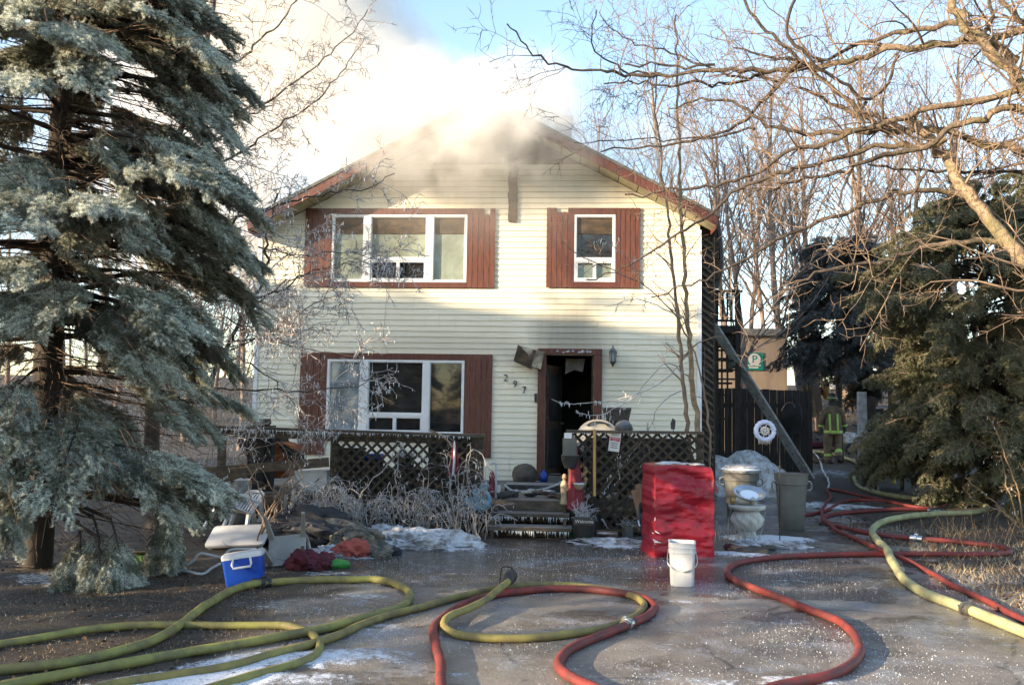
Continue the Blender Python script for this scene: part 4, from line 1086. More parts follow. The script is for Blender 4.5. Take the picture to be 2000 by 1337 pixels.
# ---------------------------------------------------------------- blue spruce
def needles(lines, per_m, ln, wd, r, frost_fn, up_bias=.25, side_min=0.):
    """thin needle triangles along twig lines, vectorised"""
    C = []; T = []
    for P in lines:
        seg = np.diff(P, axis=0); L = np.linalg.norm(seg, axis=1); k = max(2, int(L.sum()*per_m))
        t = r.rand(k)*L.sum(); cum = np.r_[0, np.cumsum(L)]; i = np.clip(np.searchsorted(cum, t)-1, 0, len(L)-1)
        f = ((t-cum[i])/(L[i]+1e-9))[:,None]; C.append(P[i]*(1-f)+P[i+1]*f); T.append(seg[i]/(L[i][:,None]+1e-9))
    C = np.concatenate(C); T = np.concatenate(T); n = len(C)
    d = r.randn(n, 3); d -= T*(d*T).sum(1)[:,None]; d /= np.linalg.norm(d, axis=1)[:,None]+1e-9
    d = d+T*.65+np.array([0,0,up_bias]); d /= np.linalg.norm(d, axis=1)[:,None]
    s = np.cross(d, r.randn(n, 3)); s /= np.linalg.norm(s, axis=1)[:,None]+1e-9
    l = ln*(.7+.6*r.rand(n))[:,None]
    a = C+s*wd/2; b = C-s*wd/2; c = C+d*l
    V = np.stack([a, b, c], 1).reshape(-1, 3)
    fr = np.repeat(frost_fn(C, d), 3); fr[2::3] = np.clip(fr[2::3]+.22, 0, 1)
    return V, fr
def spruce_bough(seed, L=1.7, W=.55, droop=.35, hang=.14, bare=.30):
    rr = random.Random(seed); nr = np.random.RandomState(seed)
    t = np.linspace(0, 1, 14); ax = np.stack([t*L, .06*np.sin(t*3+seed)*L*.4, .10*L*t-droop*L*t**2], 1)
    fol = []; wood = [(ax, np.linspace(.020, .005, 14))]
    def along(x): return np.array([np.interp(x, t, ax[:,j]) for j in range(3)])
    x = bare*.4
    while x < 1:
        p = along(x); T = along(min(x+.03, 1.02))-along(x-.03); T /= np.linalg.norm(T)+1e-9
        for sd in (-1, 1):
            env = math.sin(min(1, (x-.02)*1.25)*math.pi)**.7 if x < .8 else (1-x)/.2*.62+.25
            l = W*(.35+.65*env)*rr.uniform(.7, 1.15)
            if x < bare: 
                if rr.random() < .5: continue
                l *= .6
            d = np.array([T[0]*.75, sd*.85, rr.uniform(-.1, .12)]); d /= np.linalg.norm(d)
            n = 6; P = [p]; v = d.copy()
            for i in range(n): v = v+np.array([.05, 0, -.13-.05*rr.random()]); v /= np.linalg.norm(v); P.append(P[-1]+v*l/n)
            P = np.array(P); wood.append((P, np.linspace(.006, .003, n+1)))
            if x >= bare: fol.append(P)
            elif rr.random() < .25: fol.append(P[3:])
            k = int(l/.055)
            for j in range(k):
                f = (j+.6)/k; q = P[int(f*n)]*(1-(f*n) % 1)+P[min(n, int(f*n)+1)]*((f*n) % 1)
                if x < bare and rr.random() < .75: continue
                for s2 in (-1, 1):
                    hl = hang*rr.uniform(.5, 1.15)*(1-.35*f)
                    v = np.array([d[0]*.35+.5, sd*.25*s2+d[1]*.35, -.05-.45*rr.random()]); v = v+nr.randn(3)*.30; v /= np.linalg.norm(v)
                    Q = [q]
                    for i in range(3): v = v+np.array([.06,0,-.13]); v /= np.linalg.norm(v); Q.append(Q[-1]+v*hl/3)
                    fol.append(np.array(Q))
        x += .042/L*1.2
    fol.append(ax[int(14*bare):])
    def fr(C, d):
        n1 = fbm(C[:,0]*6, C[:,1]*6+C[:,2]*4, seed, 3)
        return np.clip((n1-.36)*1.9+.36*d[:,2]+.25*(C[:,0]/L), 0, 1)
    V, frost = needles(fol, 560, .030, .0064, nr, fr, .12)
    dead = np.repeat((nr.rand(len(V)//3) < .12+.35*(V[::3,0] < L*(bare+.12))), 3).astype(float)
    me = np_mesh('bough', V, np.arange(len(V)).reshape(-1, 3), None, False, {'frost': frost*(1-dead), 'dead': dead})
    me.materials.append(MT['needle'])
    wv, wq = tubes_np(wood, 4); wm = np_mesh('bough_wood', wv, wq, MT['bark_dark'], True)
    return me, wm
BO = [spruce_bough(40+i, 1.5, (.56,.62,.50,.66,.58,.56)[i], (.38,.50,.42,.58,.34,.75)[i], (.16,.18,.15,.19,.17,.20)[i], (.30,.25,.35,.28,.32,.2)[i]) for i in range(6)]
SB = PG(70, 1105)
spruce = thing('blue_spruce', 'tall frosted blue spruce with drooping boughs on the left edge', 'spruce', SB)
tk = np.array([(0,0,-.2),(.02,0,1.5),(-.02,.03,3),(0,0,5),(.02,0,7.5),(0,0,9.5)]); V, Q = tubes_np([(smooth_line(tk, .4), np.linspace(.15, .05, len(smooth_line(tk, .4))))], 10)
link('trunk', np_mesh('trunk', V, Q, MT['bark_dark'], True), spruce)
r = random.Random(77); nb = 0; ribs = []
def bough(z, az, L, pitch, kind=None, roll=0):
    """az measured from +X towards -Y (towards the camera)"""
    global nb
    k = kind if kind is not None else r.randrange(6)
    d = Vector((math.cos(az), -math.sin(az), 0)); s = L/2.25
    e = Matrix.Translation((0,0,z)) @ Matrix.Rotation(-az, 4, 'Z') @ Matrix.Rotation(-pitch, 4, 'Y') @ Matrix.Rotation(roll, 4, 'X')
    ss_ = max(.72, min(1.08, s)); st_ = max(0.0, L-1.5*ss_)           # longer boughs start further out along a bare limb
    M_ = e @ Matrix.Translation((st_, 0, 0)) @ Matrix.Scale(ss_, 4)
    o = link('bough', BO[k][0], spruce); o.matrix_local = M_
    w_ = link('branchlets', BO[k][1], o)
    if st_ > .02: ribs.append((np.array([tuple(e @ Vector((x, 0, -.01))) for x in np.linspace(0, st_+.15, 4)]), np.linspace(.036, .019, 4)))
    nb += 1
z = 2.0
while z < 9.4:
    Lz = 1.8 if z < 3.2 else 1.8-(z-3.2)*.10
    for q in range(3): bough(z+r.uniform(-.15, .15), r.uniform(-3.6, -.35), Lz*r.uniform(.80, 1.06), r.uniform(-.12, .22))
    for q in range(3):
        if z > 2.4: bough(z+r.uniform(-.15, .15), r.uniform(-.3, 2.6), Lz*r.uniform(.85, 1.1), r.uniform(-.15, .12))
    z += .36
while z > 6.0:                                   # the top, above the picture, all round
    bough(z, r.uniform(0, 3.1), 1.5, r.uniform(.0, .25)); z -= .2
def bough_at(px, py, dp, s, k, pitch, daz):
    """one bough whose foliage centres on a place out from the trunk, with its bare limb back to the trunk"""
    t = PD(px, py, dp)-SB; az = math.atan2(-t.y, t.x)+daz
    M_ = Matrix.Translation(t) @ Matrix.Rotation(-az, 4, 'Z') @ Matrix.Rotation(-pitch, 4, 'Y') @ Matrix.Rotation(r.uniform(-.25, .25), 4, 'X') @ Matrix.Scale(s, 4) @ Matrix.Translation((-.95, 0, .22))
    o = link('bough', BO[k][0], spruce); o.matrix_local = M_; link('branchlets', BO[k][1], o)
    e = M_ @ Vector((.02, 0, 0)); rt_ = Vector((0, 0, max(.3, e.z+.10*Vector((e.x, e.y)).length)))
    if Vector((e.x, e.y)).length > .15:
        P = smooth_line([rt_, rt_.lerp(e, .5)+Vector((0,0,.04)), e], .12); ribs.append((P, np.linspace(.030, .016, len(P))))
CL = [  # centre x, y, spread x, y, boughs, scale, depth
    (110,85,230,50,5,.62,8.5),(310,95,200,60,5,.60,8.9),(405,150,110,60,4,.55,9.4),(350,215,140,70,4,.52,9.2),(190,20,200,40,3,.6,9.0),(300,10,100,40,2,.5,9.2),
    (290,320,220,110,7,.68,8.6),(55,360,160,70,4,.62,8.2),(130,430,110,60,3,.55,8.6),(400,390,110,120,5,.60,9.2),(440,500,70,120,4,.52,9.4),(330,440,120,80,3,.55,9.0),
    (55,600,190,60,4,.62,8.2),(225,660,200,70,5,.66,8.4),(370,675,110,60,4,.55,9.1),(60,830,180,90,5,.66,7.9),(215,830,160,80,4,.60,8.5),(340,800,110,60,3,.5,9.0),
    (275,925,230,70,6,.66,8.4),(385,950,70,90,4,.48,8.9),(20,960,120,60,2,.5,8.0),(120,520,150,50,2,.5,9.0)]
for (cx_, cy_, wx_, wy_, n_, s_, dp_) in CL:
    for q in range(n_+1): bough_at(cx_+r.uniform(-.42, .42)*wx_, cy_+r.uniform(-.42, .42)*wy_, dp_+r.uniform(-.35, .35), s_*r.uniform(.98, 1.28), r.randrange(6), r.uniform(-.30, .02), r.uniform(-.35, .35))
for (px_, py_, dp_, s_, p_) in ((335,1030,8.6,.6,-.85),(318,1085,8.55,.5,-1.05),(345,1075,8.6,.5,-.95),(205,1125,7.8,.66,-.7),(160,1130,7.85,.6,-.75),(245,1130,7.8,.6,-.85),(200,1150,7.7,.5,-.9),(30,1010,7.6,.5,-.6),(10,940,7.7,.55,-.5)): bough_at(px_, py_, dp_, s_, r.randrange(6), p_, r.uniform(-.3, .3))
for rb_ in ribs: V, Q = tubes_np([rb_], 6); link('limb', np_mesh('limb', V, Q, MT['bark_dark'], True), spruce)
# dead inner twigs
tw = []
for _ in range(2300):
    zz = r.uniform(.5, 7.5); az = r.uniform(-1.2, 2.6); s_ = r.uniform(.0, 1.5); p = Vector((math.cos(az)*s_, -math.sin(az)*s_, zz-.08*s_))
    d = Vector((math.cos(az), -math.sin(az), -.25))+rv(r, .5); tw.append(twig(r, p, d, r.uniform(.25, .8), .0035, 4, .6, -.06))
for _ in range(220):
    zz = r.uniform(.5, 6.5); az = r.uniform(-1.2, 2.6); p = Vector((0,0,zz)); tw.append(twig(r, p, Vector((math.cos(az), -math.sin(az), -.1)), r.uniform(1.0, 1.8), .009, 6, .35, -.03))
V, Q = tubes_np(tw, 4); link('dead_twigs', np_mesh('dead_twigs', V, Q, MT['dead_twig'], True), spruce)['kind'] = 'stuff'

# ---------------------------------------------------------------- scale-leaved cedars on the right
def cedar_spray(seed, L=1.0, dens=1.0, frost=.3):
    rr = random.Random(seed); nr = np.random.RandomState(seed); fol = []; wood = []
    t = np.linspace(0, 1, 10); ax = np.stack([t*L, .05*np.sin(5*t+seed), .22*t*L-.42*L*t**2], 1); wood.append((ax, np.linspace(.012, .003, 10)))
    for k in range(int(26*dens)):
        x = .15+.85*(k+rr.random())/26/dens; p = np.array([np.interp(min(x, 1), t, ax[:,j]) for j in range(3)])
        l = .34*L*(1.1-x)*rr.uniform(.6, 1.2)+.06
        v = np.array([.7, rr.choice((-1,1))*rr.uniform(.4, 1), rr.uniform(-.5, .5)]); P = [p]
        for i in range(5): v = v+np.array([.1,0,-.22])+nr.randn(3)*.06; v /= np.linalg.norm(v); P.append(P[-1]+v*l/5)
        P = np.array(P); fol.append(P); wood.append((P, np.linspace(.004, .0015, 6)))
        for j in range(int(l/.022)):
            q = P[rr.randrange(1, 6)]; v2 = v+nr.randn(3)*.75+np.array([0,0,-.5]); v2 /= np.linalg.norm(v2); h = rr.uniform(.05, .14)
            Q = [q]
            for i in range(3): v2 = v2+np.array([0,0,-.25]); v2 /= np.linalg.norm(v2); Q.append(Q[-1]+v2*h/3)
            fol.append(np.array(Q))
    def fr(C, d):
        n1 = fbm(C[:,0]*5, C[:,1]*5+C[:,2]*5, seed, 3); return np.clip((n1-.52)*2.2+.25*d[:,2], 0, .9)*frost*2
    V, frst = needles(fol, 210, .030, .012, nr, fr, -.1)
    dead = np.repeat(nr.rand(len(V)//3) < .10, 3).astype(float)
    me = np_mesh('spray', V, np.arange(len(V)).reshape(-1, 3), None, False, {'frost': np.clip(frst, 0, 1)*(1-dead), 'dead': dead})
    wv, wq = tubes_np(wood, 3); return me, np_mesh('spray_wood', wv, wq, MT['bark_twig'], True)
CS = [cedar_spray(60+i, 1.0, 1.0, .22) for i in range(5)]
for c_ in CS: c_[0].materials.append(MT['cedar'])
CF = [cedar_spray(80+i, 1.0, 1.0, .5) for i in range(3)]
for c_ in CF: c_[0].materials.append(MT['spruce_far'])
def conifer(name, label, base, H, Rf, n, sprays, seed, trunk_r, z0=.3, smin=.8, smax=1.3, azr=(-math.pi, math.pi), wood=True, lean=0.):
    rr = random.Random(seed); o = thing(name, label, 'conifer', base)
    tk = np.array([(0,0,-.2),(.05*lean,0,H*.4),(lean*.3,.03,H*.75),(lean*.4,0,H*.97)]); L = smooth_line(tk, .5)
    V, Q = tubes_np([(L, np.linspace(trunk_r, .02, len(L)))], 8); link('trunk', np_mesh('trunk', V, Q, MT['bark_dark'], True), o)
    lim = []
    for i in range(n):
        f = rr.random()**.85; zz = z0+(H-z0)*f; Rr = Rf(f); az = rr.uniform(*azr)
        rad = Rr*math.sqrt(rr.uniform(.12, 1)); s = rr.uniform(smin, smax)*(1-.35*f)
        px_ = rad-.62*s
        M_ = Matrix.Translation((lean*.3*f, 0, zz)) @ Matrix.Rotation(az, 4, 'Z') @ Matrix.Translation((max(px_, .02), 0, rr.uniform(-.1, .1))) @ Matrix.Rotation(rr.uniform(-.25, .45), 4, 'Y') @ Matrix.Rotation(rr.uniform(-.6, .6), 4, 'X') @ Matrix.Scale(s, 4)
        k = rr.randrange(len(sprays)); b = link('spray', sprays[k][0], o); b.matrix_local = M_
        if wood: link('stems', sprays[k][1], b)
        if px_ > .3 and rr.random() < .5: lim.append((np.array([(0,0,zz-.15*px_), (math.cos(az)*px_*.5, math.sin(az)*px_*.5, zz-.02), (math.cos(az)*px_, math.sin(az)*px_, zz)]), np.array([.022,.014,.008])))
    if lim: V, Q = tubes_np(lim, 5); link('limbs', np_mesh('limbs', V, Q, MT['bark_dark'], True), o)
    return o
cb_ = PG(1930, 985)
conifer('cedar_tree', 'broad shaggy green cedar filling the right side beside the drive', cb_, 5.6, lambda f: (1.35+1.15*min(1, f/.42) if f < .6 else 2.6*(1-(f-.6)/.72))*(.86+.26*math.sin(11*f)), 300, CS, 5, .16, .5, 1.15, 1.75, (1.5, 6.4))
c2 = PG(2090, 985); conifer('cedar_tree', 'second green cedar at the far right picture edge', c2, 6.5, lambda f: 2.0*(1.02-f)+.4, 110, CS, 6, .15, .6, 1.2, 1.7, (1.5, 5.2))
c3 = PY(1640, 870, 9.5); c3.z = float(hgt(c3.x, c3.y))
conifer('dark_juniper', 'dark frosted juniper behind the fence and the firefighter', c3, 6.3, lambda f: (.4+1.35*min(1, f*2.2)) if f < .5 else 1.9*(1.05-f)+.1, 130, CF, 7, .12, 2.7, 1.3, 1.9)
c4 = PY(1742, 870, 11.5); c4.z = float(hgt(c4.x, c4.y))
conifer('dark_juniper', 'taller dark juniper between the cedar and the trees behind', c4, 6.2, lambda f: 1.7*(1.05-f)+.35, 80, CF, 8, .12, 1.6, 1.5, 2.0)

# ---------------------------------------------------------------- bare trees behind the house
def bare_tree_mesh(seed, H, spread=.5, lean=0.):
    rr = random.Random(seed); P = [Vector((0,0,-.3))]; d = Vector((rr.uniform(-.05,.05)+lean*.1, rr.uniform(-.05,.05), 1)); n = 9
    for i in range(n): d = (d+rv(rr, .07)+Vector((0,0,.08))).normalized(); P.append(P[-1]+d*H*.72/n)
    tp = np.array([tuple(p) for p in P]); trk = (tp, np.linspace(H*.0085, H*.0025, n+1)); lim = []
    for i in range(int(13+H*.6)):
        t = .25+.75*rr.random(); j = min(n-1, int(t*n)); f = t*n-j; p = tp[j]*(1-f)+tp[j+1]*f
        az = rr.uniform(0, 6.28); d = Vector((math.cos(az)*spread, math.sin(az)*spread, rr.uniform(.45, 1.0)))
        lim.append(twig(rr, p, d, H*rr.uniform(.22, .42)*(1.15-t*.55), trk[1][j]*.42, 7, .5, .05))
    lev = sprout(rr, lim, [], 1, 3, 1.65, (H*.05, H*.15), .5, .35, .0, .0060, .12, .75)
    tw = lim+[l for v_ in lev for l in v_]
    V, Q = tubes_np([trk], 8); m1 = np_mesh('trunk', V, Q, MT['bark_far'], True)
    V, Q = tubes_np(tw, 3); m2 = np_mesh('crown', V, Q, MT['bark_far'], True); return m1, m2
BT = [bare_tree_mesh(100+i, (15, 17, 14, 18, 12)[i], (.55,.45,.6,.4,.7)[i]) for i in range(5)]
def place_tree(k, x, y, s, rz, label, group):
    o = thing('leafless_tree', label, 'tree', (x, y, float(hgt(x, y))), group); o.rotation_euler.z = rz; o.scale = (s, s, s)
    link('trunk', BT[k][0], o); link('crown', BT[k][1], o); return o
r = random.Random(404)
spots = [(1465,8.5,.80),(1540,13,1.0),(1600,15,.9),(1690,17,1.05),(1010,24,.95),(1100,16,.72),(1180,20,.95),(1240,14,.82),(1290,22,1.05),(1350,18,.95),(1390,26,1.1),(1430,16,.9),(1500,24,1.1),(1570,28,1.15),
         (1640,24,1.1),(1720,22,1.0),(1780,14,.95),(1830,26,1.1),(1880,18,1.05),(1930,13,1.0),(1980,22,1.1),(2040,16,1.1),(2090,10,1.0),(1070,34,1.05),(1220,36,1.2),(1330,38,1.25),(1460,40,1.3),(1600,40,1.3),(1750,38,1.3),(1900,36,1.3),(2050,34,1.3),
         (560,9,.55),(520,13,.62),(470,10,.6),(420,15,.75),(360,12,.75),(300,16,.8),(220,12,.9),(120,14,.95),(20,12,.95),(-80,14,1.0),(460,26,.8),(340,30,.9),(200,28,1.0),(60,30,1.0),(580,22,.62)]
where = ['just behind the board fence and left of the parking sign', 'right beside the cream shed wall', 'behind the broken pale slab']
def landmark(px):
    for lim, w_ in ((240, 'half hidden behind the blue spruce'), (440, 'in the gap just right of the spruce trunk'), (700, 'in the haze at the left corner of the house'), (1075, 'above the smoking ridge'),
                    (1140, 'rising behind the chimney'), (1260, 'above the right roof slope'), (1370, 'above the right eave'), (1480, 'behind the outside stair'),
                    (1585, 'between the stair and the dark juniper'), (1730, 'above the dark juniper'), (1860, 'behind the left flank of the cedar'), (1960, 'above the top of the cedar'), (9999, 'at the right picture edge behind the cedar')):
        if px < lim: return w_
ranks = {}
for px, Y, s in sorted(spots[3:], key=lambda q: q[1]): ranks.setdefault(landmark(px), []).append((px, Y))
ORD = ['front', 'second row', 'third row', 'fourth row', 'rearmost', 'hindmost']
for i, (px, Y, s) in enumerate(spots):
    p = PY(px, 800, Y); w_ = landmark(px)
    lab = 'bare tree trunk '+where[i] if i < 3 else ORD[ranks[w_].index((px, Y))]+' leafless '+('tall ' if s >= 1 else 'slender ')+'tree '+w_
    place_tree(i % 5, p.x, Y, s, r.uniform(0, 6.28), lab, None if i < 3 else ('trees in the haze left of the house' if px < 700 else 'bare trees of the wood behind the house'))
# dense far wood: one mass
V_ = []; Q_ = []; o_ = 0; rr = np.random.RandomState(3)
for i in range(70):
    m1, m2 = BT[i % 5]; x = -95+190*rr.rand(); y = 45+40*rr.rand(); s = 1.1+.5*rr.rand(); a = rr.rand()*6.28
    for me in (m1,):
        v = np.empty(len(me.vertices)*3, np.float32); me.vertices.foreach_get('co', v); v = v.reshape(-1, 3)*s
        c_, q_ = math.cos(a), math.sin(a); v = np.stack([v[:,0]*c_-v[:,1]*q_+x, v[:,0]*q_+v[:,1]*c_+y, v[:,2]+float(hgt(x, y))], 1)
        f = np.empty(len(me.polygons)*4, np.int32); me.loops.foreach_get('vertex_index', f); V_.append(v); Q_.append(f.reshape(-1, 4)+o_); o_ += len(v)
far = link('far_wood', np_mesh('far_wood', np.concatenate(V_), np.concatenate(Q_), MT['bark_far'], True), kind='stuff')
# brush: thin stems, left of the house and on the bank at the right
def brush(name, label, cx, cy, rx, ry, n, hmin, hmax, mt, seed, up_=1.0, frost_ic=False, rad=.006, lev_d=3.0):
    rr = random.Random(seed); ln = []
    for _ in range(n):
        x = cx+rr.uniform(-rx, rx); y = cy+rr.uniform(-ry, ry); ln.append(twig(rr, (x, y, float(hgt(x, y))-.03), Vector((rr.uniform(-.45,.45), rr.uniform(-.45,.45), up_)), rr.uniform(hmin, hmax), rad, 6, .55, 0))
    lev = sprout(rr, ln, [], 1, 2, lev_d, (hmin*.15, hmax*.28), .5, .25, 0, rad*.4, .25, .8)
    tw = ln+[l for v_ in lev for l in v_]; V, Q = tubes_np(tw, 3)
    base = (cx, cy, float(hgt(cx, cy))); o = link(name, np_mesh(name, V-np.array(base), Q, mt, True), kind='stuff'); o.location = base; return o
brush('undergrowth', '', -6.8, 1.0, 2.0, 3.0, 110, 1.5, 4.2, MT['stem_frost'], 1)
brush('undergrowth', '', -6.0, -1.8, 1.3, 1.2, 60, .8, 2.6, MT['stem_frost'], 2)
brush('undergrowth', '', 11, 14, 7, 4, 130, .8, 2.2, MT['dry_stem'], 3)
brush('undergrowth', '', 22, 12, 8, 6, 120, 1.5, 4.0, MT['bark_far'], 4, rad=.012, lev_d=1.6)
brush('undergrowth', '', -20, 16, 9, 6, 140, 2.0, 5.0, MT['bark_far'], 5, rad=.012, lev_d=1.6)
# hedge rows added behind the camera, seen only mirrored in the panes and as shade; and dapple trees
r = random.Random(9)
for i, (x, y, k, s) in enumerate([(-24,-11,3,.72),(-25.5,-14,1,.76),(-23,-8,0,.8),(-26,-17,2,.8),(-24.5,-5.5,4,.95),(-12,-13.2,0,.6),(-16,-16,4,.7),(-8,-25,2,.75),(-3,-25,0,.8),(2,-27,1,.8),(8,-26,2,.8)]):
    place_tree(k, x, y, s, r.uniform(0, 6), 'leafless tree standing across the lane behind the camera', 'trees behind the camera')
for i, (x, y, H) in enumerate([(-7,-27,6.5),(-2.5,-29,7.5),(3.5,-29,6.8),(8,-28,7.5),(-12,-26,7)]):
    conifer('cedar_tree', 'unseen green cedar added behind the camera to cast shade', (x, y, 0), H, lambda f: 2.2*(1.02-f)+.5, 40, CS, 30+i, .15, .4, 1.8, 2.4, wood=False)['group'] = 'cedars behind the camera'

for i, (p_, s_, H, rad) in enumerate([(3.35,18.6,6.0,.62),(4.2,18.5,4.9,.7),(5.3,17.6,6.0,.75),(6.4,18.3,6.2,.75),(7.35,17.8,5.8,.55),(8.45,18.2,5.4,.42),(-1,29,11.7,1.3),(1.0,30,12.3,1.3),(-3.2,30,11.4,1.3),(-5.6,29,11.0,1.4),(2.2,29,12.0,.9)]):  # cedars added out of view to shade the drive and lower facade
    q = Vector((-.2,0,0))+E*p_+S_*s_
    conifer('cedar_tree', 'unseen green cedar added behind the camera to cast shade', (q.x, q.y, 0), H, lambda f: rad*(1.15-f)+.08, 100, CS, 50+i, .10, .1, .55, .95, wood=False)['group'] = 'cedars behind the camera'

# ---------------------------------------------------------------- frosted shrubs by the porch
def arc_shrub(name, label, base, stems, seed, mt, icy=True):
    """stems: list of (pixel polyline, depth)"""
    rr = random.Random(seed); L = [pxline(p, d, d+rr.uniform(-.1,.1), rad, .004, .07, .008, seed*7+i) for i, (p, d, rad) in enumerate(stems)]
    lev = sprout(rr, L, [], 1, 2, 7.5, (.10, .36), .5, .0, -.16, .0026, .25, .9); ici = []
    for P, rd in [q for l_ in lev for q in l_]+L:
        if rr.random() < .25:
            p = P[rr.randrange(0, len(P))]; l = rr.uniform(.015, .045); ici.append((np.array([p, p-np.array([0,0,l*.5]), p-np.array([0,0,l])]), np.array([.0032,.0028,.001])))
    return tree_from_lines(name, label, 'shrub', base, None, L, lev, (mt, mt, mt), icicles=ici, n_limb=6)
d1 = dep(PG(560, 1070))
arc_shrub('bare_shrub', 'many-stemmed bare shrub fanning up in front of the broken left rail', PG(505, 1065), [
    ([(500,1070),(520,1010),(545,960),(575,915),(590,880),(605,860)], d1, .016), ([(500,1070),(530,1000),(565,940),(560,890),(548,860)], d1, .014),
    ([(498,1070),(520,1000),(505,950),(480,910),(462,890),(490,880),(530,866),(550,868),(565,900),(572,940)], d1-.1, .012), ([(505,1070),(515,1020),(490,975),(487,940),(505,915),(520,890)], d1, .012),
    ([(500,1070),(535,1015),(550,985),(520,935),(500,900)], d1+.1, .011), ([(508,1070),(540,990),(560,960),(590,930),(575,890),(600,870),(603,845),(580,830)], d1, .013)], 51, MT['bark_twig'])
d2 = dep(PG(905, 1050))
st_ = []
rr = random.Random(5)
for i in range(24):
    bx = rr.uniform(872, 950); tx = bx+rr.uniform(-45, 45); ty = rr.uniform(870, 985); st_.append(([(bx, 1052), ((bx*2+tx)/3+rr.uniform(-8,8), 1052-(1052-ty)*.4), ((bx+2*tx)/3+rr.uniform(-10,10), 1052-(1052-ty)*.75), (tx, ty)], d2+rr.uniform(-.2,.25), rr.uniform(.006,.010)))
st_ += [([(890,1052),(905,940),(915,885),(935,880),(950,905),(962,925)], d2, .008), ([(940,1040),(960,1010),(985,1005),(1010,1015)], d2, .006), ([(940,1045),(970,985),(1000,1000)], d2, .006)]
arc_shrub('frosted_shrub', 'dense clump of frosted canes between the lattice and the steps', PG(905, 1050), st_, 52, MT['stem_frost'])
st_ = []
for i in range(44):
    bx = rr.uniform(590, 715); tx = bx+rr.uniform(-70, 70); ty = rr.uniform(935, 1000); st_.append(([(bx, 1048), ((bx+tx)/2, ty), (tx, ty+rr.uniform(8,30)), (tx+rr.uniform(-14,14), ty+rr.uniform(40,70))], d2+.1+rr.uniform(-.25,.3), rr.uniform(.005,.008)))
arc_shrub('frosted_shrub', 'low arching mound of frosted brush against the left lattice', PG(650, 1048), st_, 53, MT['stem_frost'])
st_ = [([(685,1005),(720,945),(760,905),(782,880),(786,865),(775,862)], d2+.2, .011), ([(815,1035),(826,985),(828,945),(822,900),(826,880)], d2+.3, .009), ([(820,1040),(815,1010),(832,975),(838,930),(830,890)], d2+.3, .008), ([(840,840),(862,850),(880,866),(888,880)], d2+.5, .010), ([(781,866),(770,880),(768,900)], d2+.2, .006), ([(784,868),(772,925),(775,945)], d2+.2, .005)]
for i in range(32):
    bx = rr.uniform(715, 865); tx = bx+rr.uniform(-50, 50); ty = rr.uniform(945, 1010); st_.append(([(bx, 1045), ((bx+tx)/2, ty), (tx, ty+10), (tx+rr.uniform(-8,8), ty+rr.uniform(25,50))], d2+.2+rr.uniform(-.2,.3), rr.uniform(.004,.007)))
arc_shrub('frosted_shrub', 'thin frosted stalks bent over in front of the middle of the lattice', PG(790, 1045), st_, 54, MT['stem_frost'])
d3 = dep(PG(1190, 1040))
arc_shrub('bare_shrub', 'forked bare branch standing before the right lattice', PG(1180, 1040), [([(1178,1030),(1190,980),(1210,940),(1240,915),(1262,900),(1268,875),(1258,868)], d3, .012), ([(1240,915),(1222,903),(1215,898)], d3, .008), ([(1210,940),(1208,920),(1203,890)], d3, .008), ([(1150,905),(1140,880),(1125,850)], d3+.2, .008), ([(1120,905),(1140,930),(1156,945),(1145,970)], d3, .006)], 55, MT['bark_twig'])
d4 = dep(PG(1990, 1040))
arc_shrub('bare_shrub', 'reddish bare stems spreading at the right edge below the cedar', PG(1990, 1030), [([(1995,1030),(1980,990),(1965,940),(1955,890)], d4, .016), ([(1998,1030),(1990,960),(1965,900),(1950,850),(1930,810)], d4, .014), ([(1985,1020),(1950,985),(1910,955),(1885,930)], d4, .009), ([(1980,1015),(1940,990),(1900,975),(1880,950)], d4-.1, .007), ([(2000,1030),(2010,960),(1990,900)], d4, .014), ([(1990,1030),(1960,1000),(1945,985)], d4-.2, .007)], 56, MT['dry_stem'])
brush('dead_weeds', '', PG(1350, 1000).x, -3.9, .5, .25, 40, .25, .55, MT['stem_frost'], 12, rad=.004)
brush('dead_weeds', '', PG(1960, 1060).x, PG(1960, 1060).y, .9, .8, 60, .2, .5, MT['dry_stem'], 13, rad=.003)

